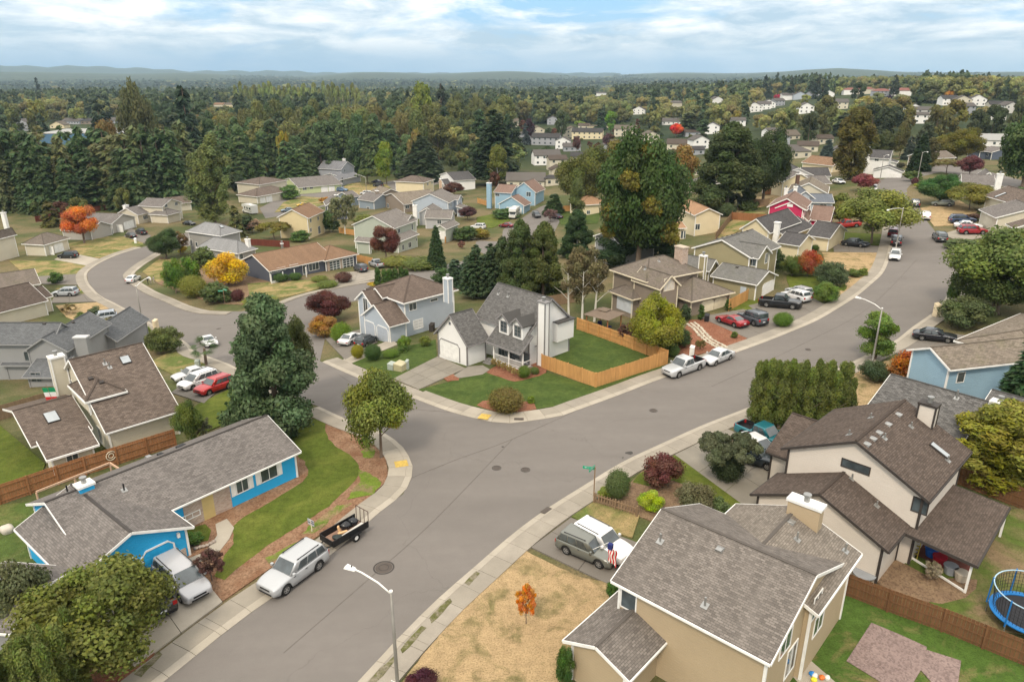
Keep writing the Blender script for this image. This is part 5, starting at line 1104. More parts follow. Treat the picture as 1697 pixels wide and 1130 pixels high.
def place_car(kind, label, paint, x, y, ang, cat='car', name=None, scale=1.0, group=None, off=.14):
 P, xw = carparts(kind); K = KINDS[kind]; d = Vector((math.cos(ang), math.sin(ang)))
 zf, zr = tz(x + d.x * 1.4, y + d.y * 1.4), tz(x - d.x * 1.4, y - d.y * 1.4)
 r = empty(name or {'suv': 'parked_suv', 'jeep': 'parked_suv', 'minivan': 'minivan', 'pickup': 'pickup_truck'}.get(kind, 'parked_car'), label, cat, (x, y, (zf + zr) / 2 + off - .0), group=group)
 r.rotation_euler = (0, -math.atan2(zf - zr, 2.8), ang); r.scale = (scale,) * 3
 pm = carpaint('paint_%.2f_%.2f_%.2f' % tuple(paint), paint)
 for nm, me, _, ip in P:
  o = link_mesh(nm, me, r)
  if ip: o.material_slots[0].link = 'OBJECT'; o.material_slots[0].material = pm
 tm, rm = wheelmesh(K['wr'])
 for x_ in xw:
  for sgn in (-1, 1):
   wo = link_mesh('wheel', tm, r, loc=(x_, sgn * (K['W']/2 - .13), K['wr'])); link_mesh('rim', rm, wo)
 return r
SIL, WHT, BLK, DGR = (.42, .43, .44), (.72, .72, .72), (.012, .013, .015), (.06, .065, .075)
V = [
 ('suv', 'silver suv hitched to the black utility trailer at the left kerb', SIL, (528,944), (476,983), 'L', 'suv', 1.06, .03),
 ('minivan', 'silver minivan parked nose out on the concrete drive of the bright blue house', (.40, .40, .41), (267,966), (299,996.5), 'R', 'minivan', 1.0, .13),
 ('pickup', 'black pickup almost hidden by the big leafy tree beside the silver minivan', BLK, (262,1014), (226,974), 'C', 'pickup', 1.0, .13),
 ('suv', 'grey green suv beside the dry lawn at the beige house', (.15, .155, .135), (940,919.5), (987.5,940), 'R', 'suv', .96, .13),
 ('pickup', 'silver pickup with blue tarp in its bed parked by the orange fence', (.50, .51, .52), (1159,613.5), (1125.6,626), 'L', 'pickup', .98, .03),
 ('sedan', 'silver sedan parked right behind the silver pickup', (.52, .53, .54), (1210,596), (1186,606), 'L', 'car', 1.0, .03),
 ('coupe', 'dark red coupe on the drive of the taupe house', (.30, .012, .02), (1218,544), (1191.5,535), 'L', 'car', 1.0, .13),
 ('jeep', 'dark grey off road suv beside the dark red coupe', (.07, .08, .095), (1249,541), (1227,533), 'L', 'suv', 1.0, .13),
 ('pickup', 'black pickup on the drive of the olive house', BLK, (1269.6,509.6), (1312,513.4), 'R', 'pickup', 1.0, .13),
 ('suv', 'white suv next to the black pickup at the olive house', WHT, (1332,501), (1305,493), 'C', 'suv', .95, .13),
 ('suv', 'silver suv farthest up the drive of the olive house', SIL, (1336,494), (1311,486.5), 'C', 'suv', .9, .13),
 ('sedan', 'dark navy sedan on the drive beside the dry lawn near the far kerb', (.02, .025, .035), (1400,408), (1427,411), 'R', 'car', 1.0, .13),
 ('hatch', 'white hatchback facing the camera at the far kerb', WHT, (1484,420), (1481,436), 'C', 'car', 1.0, .03),
 ('suv', 'dark grey suv parked just beyond the white hatchback', (.045, .04, .045), (1484,410), (1486,399), 'C', 'suv', .97, .03),
 ('suv', 'maroon suv under the edge of the big spreading street tree', (.12, .01, .02), (1478,396), (1480,386), 'C', 'suv', .95, .03),
 ('suv', 'white suv driving away on the far street', WHT, (1535,368.5), (1530,357), 'C', 'suv', .97, .03),
 ('suv', 'dark suv driving ahead of the white one on the far street', (.03, .04, .055), (1518,347), (1513,337), 'C', 'suv', .97, .03),
 ('suv', 'black suv with pale roof reflections driving near the right kerb of the far street', (.05, .055, .06), (1561,403), (1552,394), 'C', 'suv', .97, .03),
 ('suv', 'dark blue suv on the drive right of the far street', (.03, .05, .11), (1582,371), (1612,371), 'R', 'suv', 1.0, .13),
 ('sedan', 'white sedan between the dark blue suv and the red suv', WHT, (1592,379), (1617,380), 'R', 'car', 1.0, .13),
 ('suv', 'red suv nearest the camera on the drive right of the far street', (.30, .012, .02), (1600,389), (1627,389), 'R', 'suv', 1.0, .13),
 ('hatch', 'grey green estate car under the olive tree right of the far street', (.17, .19, .165), (1571,342.6), (1552.8,342), 'L', 'car', 1.0, .13),
 ('sedan', 'black sedan on the drive at the right hand kerb', (.012, .013, .02), (1528.7,564.7), (1567,568.6), 'R', 'car', 1.0, .13),
 ('pickup', 'teal pickup beside the tall arborvitae hedge', (.01, .13, .16), (1247,724), (1281,739), 'C', 'pickup', .93, .13),
 ('hatch', 'white car between the teal pickup and the dark pickup', WHT, (1243,742), (1270,757), 'C', 'car', 1.0, .13),
 ('pickup', 'dark pickup behind the round mounded shrub at the off white house', (.015, .025, .035), (1226,768), (1254,776), 'R', 'pickup', .85, .13),
 ('hatch', 'white hatchback at the inner kerb of the left street bend', WHT, (222,469.5), (233.5,463), 'R', 'car', .95, .03),
 ('suv', 'silver suv on a drive at the outer side of the left bend', (.38, .40, .42), (118,491.5), (93,492), 'L', 'suv', 1.0, .13),
 ('suv', 'black suv on the pale drive of the upper left cream house', BLK, (120.6,428.7), (99,428.7), 'L', 'suv', 1.0, .13),
 ('sedan', 'black sedan in front of the white garage doors at upper left', BLK, (221,397), (204,391), 'L', 'car', 1.0, .13),
 ('pickup', 'black pickup behind the black sedan at upper left', BLK, (239,392), (220,385.5), 'L', 'pickup', .9, .13),
 ('suv', 'dark grey suv at the garage doors of the navy ranch', (.06, .065, .085), (600,453.5), (584,447), 'L', 'suv', .98, .13),
 ('pickup', 'silver pickup behind the dark grey suv at the navy ranch', (.38, .39, .41), (636,446), (612,438), 'C', 'pickup', .9, .13),
 ('sedan', 'white sedan in front of the pale grey blue house', WHT, (580,572.5), (601,561), 'R', 'car', 1.0, .13),
 ('suv', 'dark suv between the white sedan and the clipped round shrubs', (.04, .045, .05), (595,577), (618,564), 'C', 'suv', .85, .13),
 ('coupe', 'white coupe at the left kerb behind the small palm', WHT, (336,563), (357,579), 'C', 'car', 1.0, .03),
 ('suv', 'red suv nearest the camera of the three cars beside the big conifer', (.42, .012, .015), (379.6,643), (347.6,654.5), 'L', 'suv', .98, .13),
 ('minivan', 'white minivan in the middle of the three cars beside the big conifer', WHT, (354,634), (320.6,645.5), 'L', 'minivan', .98, .13),
 ('sedan', 'silver sedan farthest of the three cars beside the big conifer', (.5, .51, .52), (338,624), (306,632), 'L', 'car', .98, .13),
 ('suv', 'silver suv behind the shrubs at the slate grey house', (.36, .40, .45), (188,531), (152,536), 'L', 'suv', 1.0, .13),
 ('sedan', 'dark red sedan at the kerb of the cul de sac', (.20, .012, .025), (846,378), (828,377), 'L', 'car', 1.0, .03),
 ('suv', 'white suv behind the purple plum tree near the cul de sac', WHT, (799,381), (781,380), 'L', 'suv', 1.0, .03),
 ('suv', 'dark suv on the drive behind the white camper van', (.03, .03, .035), (884,357), (894,363), 'C', 'suv', 1.0, .03),
 ('sedan', 'plum coloured car beside the garden fence behind the cul de sac', (.06, .03, .06), (925,364), (912,362), 'L', 'car', 1.0, .03),
 ('suv', 'blue grey suv in front of the lime green ranch', (.12, .2, .32), (558.6,317.5), (573,318), 'R', 'suv', 1.0, .03),
 ('sedan', 'dark blue car under the small tree behind the far lamp post', (.01, .012, .05), (629,304), (615,303), 'L', 'car', 1.0, .03),
 ('jeep', 'dark jeep nearest the far lamp post', (.02, .02, .03), (631,310.5), (619,310), 'L', 'suv', 1.0, .03),
 ('minivan', 'white van behind the grey roofed single storey house', WHT, (615,324), (594,323), 'L', 'van', 1.0, .03),
 ('sedan', 'grey blue sedan above the pale yellow house', (.14, .19, .24), (485,351), (471,352), 'L', 'car', 1.0, .03),
 ('sedan', 'yellow sports car on the grass above the pale yellow house', (.60, .38, .02), (509,341.5), (496,342.5), 'L', 'car', .9, .03),
 ('sedan', 'black car beside the trunk of the tall poplar', BLK, (407,371), (394,372), 'L', 'car', .9, .03),
 ('sedan', 'black car behind the foot of the tall poplar', BLK, (305,373), (316,374), 'R', 'car', .9, .03),
 ('pickup', 'red pickup half hidden by the big spreading street tree', (.35, .02, .015), (1418,377), (1394,379), 'L', 'pickup', .9, .03),
 ('sedan', 'white car on a drive left of the upper end of the far street', WHT, (1379,304), (1391,306), 'R', 'car', 1.0, .03),
 ('sedan', 'white car at the left kerb near the upper end of the far street', WHT, (1449,313), (1446,319), 'C', 'car', 1.0, .03),
]
for k, lab, c, r_, f_, sd, cat, sc, off in V: put_car(k, lab, c, r_, f_, sd, cat=cat, scale=sc, off=off)
# white suv tucked behind the grey green one: placed by the height of its shoulder line
a, b = T(980,887,.9), T(1014,905,.9); place_car('suv', 'white suv between the picket fence and the grey green suv', WHT, (a.x+b.x)/2, (a.y+b.y)/2, math.atan2(b.y-a.y, b.x-a.x), 'suv', scale=1.02, off=.13)
# ------------------------------------------------------------------ trees and shrubs
NR = np.random.default_rng(11)
def unit(n): v = NR.normal(size=(n, 3)); return v / np.linalg.norm(v, axis=1, keepdims=True)
def leafmesh(name, C, N, size, aspect=1.6, tint=None, mat=None, fold=.25, extra=None):
 """many small leaf blades: centres C, facing N"""
 n = len(C); C = np.asarray(C, float); N = N / np.maximum(np.linalg.norm(N, axis=1, keepdims=True), 1e-6)
 r = unit(n); U = np.cross(N, r); U /= np.maximum(np.linalg.norm(U, axis=1, keepdims=True), 1e-6); W = np.cross(N, U)
 s = (np.ones(n) * size * NR.uniform(.7, 1.3, n))[:, None]
 V = np.empty((n, 4, 3)); V[:, 0] = C - U * s * aspect * .5; V[:, 1] = C - W * s * .5 + N * s * fold * NR.uniform(-1, 1, (n, 1)); V[:, 2] = C + U * s * aspect * .5; V[:, 3] = C + W * s * .5
 return quadmesh(name, V, tint, mat)
def quadmesh(name, V, tint=None, mat=None):
 n = len(V); me = bpy.data.meshes.new(name); me.vertices.add(4 * n); me.vertices.foreach_set('co', V.reshape(-1)); me.loops.add(4 * n); me.loops.foreach_set('vertex_index', np.arange(4 * n))
 me.polygons.add(n); me.polygons.foreach_set('loop_start', np.arange(0, 4 * n, 4)); me.polygons.foreach_set('loop_total', np.full(n, 4)); me.update(calc_edges=True)
 a = me.color_attributes.new('tint', 'FLOAT_COLOR', 'POINT')
 if tint is None: tint = NR.uniform(0, 1, (n, 3))
 c = np.ones((n, 4, 4)); c[:, :, :3] = tint[:, None, :]; a.data.foreach_set('color', c.reshape(-1)); me.materials.append(mat or LEAF); return me
def mk_lobes(K, shape, r0, r1):
 """clump centres through a crown volume: shape(u) -> (point, radius factor)"""
 return [(shape(), NR.uniform(r0, r1)) for _ in range(K)]
def lobed(name, lobes, n, size, aspect=1.5, up=.25, mat=None, zs=.85, shell=.62, valvar=.35):
 C = np.array([l[0] for l in lobes]); R = np.array([l[1] for l in lobes]); p = R ** 2 / (R ** 2).sum()
 k = NR.choice(len(lobes), int(n * 1.6), p=p); d = unit(len(k)); d[:, 2] += up; d /= np.linalg.norm(d, axis=1, keepdims=True)
 rr = R[k] * (1 - shell * NR.uniform(0, 1, len(k)) ** 2 + .13 * NR.normal(size=len(k))); P = C[k] + d * rr[:, None] * np.array([1, 1, zs])
 dist = np.linalg.norm(P[:, None] - C[None], axis=2) / R[None]; dist[np.arange(len(k)), k] = 9; ok = (dist.min(1) > .5); P, d, k = P[ok][:n], d[ok][:n], k[ok][:n]
 t = NR.uniform(0, 1, (len(P), 3)); lv = NR.uniform(0, 1, (len(lobes), 3)); t = t * .5 + lv[k] * .5; t[:, 1] = np.clip(t[:, 1], 0, 1)
 return leafmesh(name, P, d + .7 * unit(len(P)), size, aspect, t, mat)
def ell(a, c, z0, bias=.45):
 def f():
  v = unit(1)[0] * NR.uniform(bias, 1) ** .5; return np.array([v[0] * a, v[1] * a, z0 + v[2] * c])
 return f
def trunkmesh(h, r, limbs=5, spread=.5, lean=.1, mat=None, top=.8, start=.35, multi=1):
 m = MB(); rr = random.Random(int(h * 1000 + limbs))
 for q in range(multi):
  a0 = rr.uniform(0, 6.28); off = .0 if multi == 1 else .25; ln = lean * (1 if multi == 1 else .8)
  pts = [Vector((math.cos(a0) * (off + ln * t * h * .5), math.sin(a0) * (off + ln * t * h * .5), h * top * t)) for t in (0, .03, .3, .6, 1)]
  m.tube(pts, [r * 1.5, r, r * .8, r * .55, r * .15], 7)
  for i in range(limbs):
   t = start + (1 - start) * (i + .3) / limbs; b = pts[0].lerp(pts[-1], t); a = a0 + i * 2.4 + rr.uniform(-.3, .3); L = h * spread * (1.1 - t) * rr.uniform(.7, 1)
   e = b + Vector((math.cos(a) * L, math.sin(a) * L, L * .75)); m.tube([b, b.lerp(e, .5) + Vector((0, 0, L * .06)), e], [r * .42 * (1.2 - t), r * .28 * (1.2 - t), r * .06], 5, cap=False)
 return m.mesh('trunk', mat or BARK, True)
def conifer(name, n, size, h=1.0, r=.22, droop=.35, base=.04, mat=None, dens=1.0, irr=.25, tipup=.0, power=.85):
 """whorled branches hung with needle sprays; unit height scaled by h"""
 V = []; T_ = []; nb = max(24, int(n / 16)); per = max(4, n // nb)
 hs = base + (1 - base) * (1 - np.sqrt(NR.uniform(0.0004, 1, nb)));
 for hz in hs:
  L = r * ((1 - hz) / (1 - base)) ** power * NR.uniform(1 - irr, 1 + irr * .5) + .012; a = NR.uniform(0, 2 * np.pi); dv = np.array([np.cos(a), np.sin(a), 0]); sd = np.array([-dv[1], dv[0], 0]); tb = NR.uniform(0, 1)
  for q in range(per):
   t = NR.uniform(.25, 1) ** .6; s = size * NR.uniform(.7, 1.25)
   p = dv * L * t + sd * NR.normal() * L * .16 * (1.15 - t) + np.array([0, 0, hz - droop * L * t * t + tipup * L * t ** 3]); p = p + NR.normal(size=3) * size * .12
   ax = dv * .8 + sd * NR.normal() * .55 + np.array([0, 0, -droop * t - .15 + .2 * NR.normal()]); ax /= np.linalg.norm(ax); w = np.cross(ax, np.array([NR.normal() * .5, NR.normal() * .5, 1])); w /= np.linalg.norm(w)
   V.append([p - ax * s * .5, p - w * s * .3 + np.array([0, 0, -s * .08]), p + ax * s * .75, p + w * s * .3 + np.array([0, 0, -s * .08])]); T_.append([NR.uniform(0, 1), .6 * tb + .4 * NR.uniform(0, 1), NR.uniform(0, 1)])
 V = np.array(V) * h; return quadmesh(name, V, np.array(T_), mat)
_proto = {}
def P_(key, fn):
 if key not in _proto: _proto[key] = fn()
 return _proto[key]
# every kind: (crown builder by level of detail, nominal height, nominal crown width, trunk)
def crown(kind, lod):
 n_ = {0: 1.0, 1: .28, 2: .09, 3: .03}[lod]; s_ = {0: 1.0, 1: 1.7, 2: 2.7, 3: 4.2}[lod]
 def N(x): return max(60, int(x * n_))
 if kind == 'maple': return P_((kind, lod), lambda: lobed('crown', mk_lobes(34 if lod < 2 else 16, ell(.36, .30, .62), .10, .19), N(26000), .021 * s_, 1.4))
 if kind == 'broad': return P_((kind, lod), lambda: lobed('crown', mk_lobes(46 if lod < 2 else 20, ell(.38, .36, .55), .09, .17), N(30000), .019 * s_, 1.5))
 if kind == 'broad2': return P_((kind, lod), lambda: lobed('crown', mk_lobes(30 if lod < 2 else 14, ell(.34, .38, .56, .2), .10, .20), N(22000), .022 * s_, 1.5))
 if kind == 'oval': return P_((kind, lod), lambda: lobed('crown', mk_lobes(36 if lod < 2 else 16, ell(.22, .40, .55), .07, .14), N(20000), .018 * s_, 1.5))
 if kind == 'spread':
  def sh():
   a = NR.uniform(0, 6.283); r = NR.uniform(.1, 1) ** .5 * .44; return np.array([np.cos(a) * r, np.sin(a) * r, .74 - .55 * r * r * 1.6 + NR.uniform(-.12, .05)])
  return P_((kind, lod), lambda: lobed('crown', mk_lobes(60 if lod < 2 else 22, sh, .05, .11), N(26000), .019 * s_, 2.0, up=.5))
 if kind == 'shrub': return P_((kind, lod), lambda: lobed('crown', mk_lobes(26 if lod < 2 else 12, ell(.36, .34, .46, .3), .12, .22), N(11000), .03 * s_, 1.5))
 if kind == 'ball': return P_((kind, lod), lambda: lobed('crown', mk_lobes(10, ell(.10, .12, .46, .0), .36, .42), N(12000), .026 * s_, 1.5, up=.05, shell=.12))
 if kind == 'open':
  return P_((kind, lod), lambda: lobed('crown', mk_lobes(70 if lod < 2 else 26, ell(.40, .36, .60, .1), .035, .10), N(9000), .022 * s_, 1.7))
 if kind == 'cedar':
  def sh():
   z = NR.uniform(0, 1) ** 1.25; r = .30 * (1 - z) ** .62 * NR.uniform(.55, 1.02); a = NR.uniform(0, 6.283); return np.array([np.cos(a) * r, np.sin(a) * r, .06 + .87 * z])
  return P_((kind, lod), lambda: lobed('crown', mk_lobes(120 if lod < 2 else 45, sh, .045, .088), N(38000), .015 * s_, 2.0, up=-.1, shell=.5))
 if kind == 'fir': return P_((kind, lod), lambda: conifer('crown', N(15000), .05 * s_ ** .8, r=.21))
 if kind == 'pine': return P_((kind, lod), lambda: conifer('crown', N(11000), .055 * s_ ** .8, r=.27, irr=.5, droop=.15, tipup=.25, base=.1, power=.6))
 if kind == 'cypress':
  def sh():
   z = NR.uniform(0, 1) ** .9; r = .21 * np.sin(np.pi * min(1, .12 + .88 * z)) ** .6 * NR.uniform(.3, 1.0) + .01; a = NR.uniform(0, 6.283); return np.array([np.cos(a) * r, np.sin(a) * r, .08 + .86 * z])
  return P_((kind, lod), lambda: lobed('crown', mk_lobes(110 if lod < 2 else 40, sh, .035, .07), N(26000), .014 * s_, 2.6, up=.5, shell=.6, zs=1.5))
 if kind == 'poplar':
  def sh():
   z = NR.uniform(0, 1); k = NR.choice([-1, 1]); top = .98 if k > 0 else .86; r = .15 * np.sin(np.pi * min(1, .16 + .84 * z)) ** .7 * NR.uniform(.2, 1.0); a = NR.uniform(0, 6.283); return np.array([np.cos(a) * r + k * .055 * (z * .6 + .4), np.sin(a) * r, .06 + (top - .08) * z])
  return P_((kind, lod), lambda: lobed('crown', mk_lobes(150 if lod < 2 else 60, sh, .022, .05), N(30000), .010 * s_, 2.6, up=.9, shell=.7, zs=2.2))
 if kind == 'column':
  def sh():
   z = NR.uniform(0, 1); r = .115 * (1 - z) ** .5 * NR.uniform(.2, 1.0); a = NR.uniform(0, 6.283); return np.array([np.cos(a) * r, np.sin(a) * r, .04 + .9 * z])
  return P_((kind, lod), lambda: lobed('crown', mk_lobes(60 if lod < 2 else 24, sh, .04, .075), N(9000), .017 * s_, 2.4, up=.6, shell=.4, zs=1.8))
def height_from(base, topy, x):
 lo, hi = .3, 45.
 for _ in range(26):
  m = (lo + hi) / 2
  if proj((base.x, base.y, base.z + m))[1] > topy: lo = m
  else: hi = m
 return (lo + hi) / 2
NOMW = dict(maple=.98, broad=1.0, broad2=.98, oval=.62, spread=1.02, shrub=1.0, ball=.98, open=.95, cedar=.58, fir=.44, pine=.56, cypress=.50, poplar=.42, column=.31)
TALL = dict(maple=.13, broad=.05, broad2=.05, oval=.05, spread=.1, open=.15, shrub=0, ball=0, cedar=0, fir=0, pine=0, cypress=0, poplar=0, column=0)
def tree(kind, bx, by, topy, wpx, col, label, cat='tree', name=None, lod=0, group=None, trunk=True, bark=None, multi=1, rot=None, base=None, H=None, Wm=None):
 b = base or T(bx, by, .05)
 h = H or height_from(b, topy, bx); wd = Wm or wpx * (b.y * math.cos(PITCH) + (CAM_H - b.z - .4 * h) * math.sin(PITCH)) / FPX
 nm = name or {'fir': 'fir_tree', 'pine': 'pine_tree', 'cedar': 'cedar_tree', 'cypress': 'cypress_tree', 'poplar': 'poplar_tree', 'column': 'arborvitae', 'shrub': 'shrub', 'ball': 'clipped_shrub', 'spread': 'spreading_tree', 'maple': 'maple_tree', 'broad2': 'bushy_tree', 'oval': 'slender_tree', 'open': 'twiggy_tree'}.get(kind, 'leafy_tree')
 sxy = wd / NOMW[kind]; rz = NR.uniform(0, 6.283) if rot is None else rot
 r = empty(nm, label, cat, (b.x, b.y, b.z - .05), rz, group)
 c = link_mesh('crown', crown(kind, lod), r); c.scale = (sxy, sxy, h); c.color = (*[v * 1.2 for v in col], 1)
 if trunk:
  tm = P_(('trunk', kind, multi, bark.name if bark else ''), lambda: trunkmesh(1.0, .022 if kind not in ('maple', 'broad', 'spread', 'column') else .03, 7, .42, mat=bark or BARK, multi=multi, top=.9 if kind in ('fir', 'pine', 'cedar', 'cypress', 'poplar', 'column') else .72))
  t = link_mesh('trunk', tm, r); t.scale = (min(sxy, h) * (1 if kind not in ('column', 'fir') else .8),) * 2 + (h,)
 return r
DKG = (.035, .062, .022); MDG = (.06, .095, .026); OLV = (.105, .115, .03); LIM = (.135, .20, .03); YEL_ = (.42, .31, .02); ORG = (.50, .15, .02); MAR = (.10, .032, .025); YGR = (.19, .20, .025); GGR = (.085, .11, .055); RUS = (.26, .12, .03)
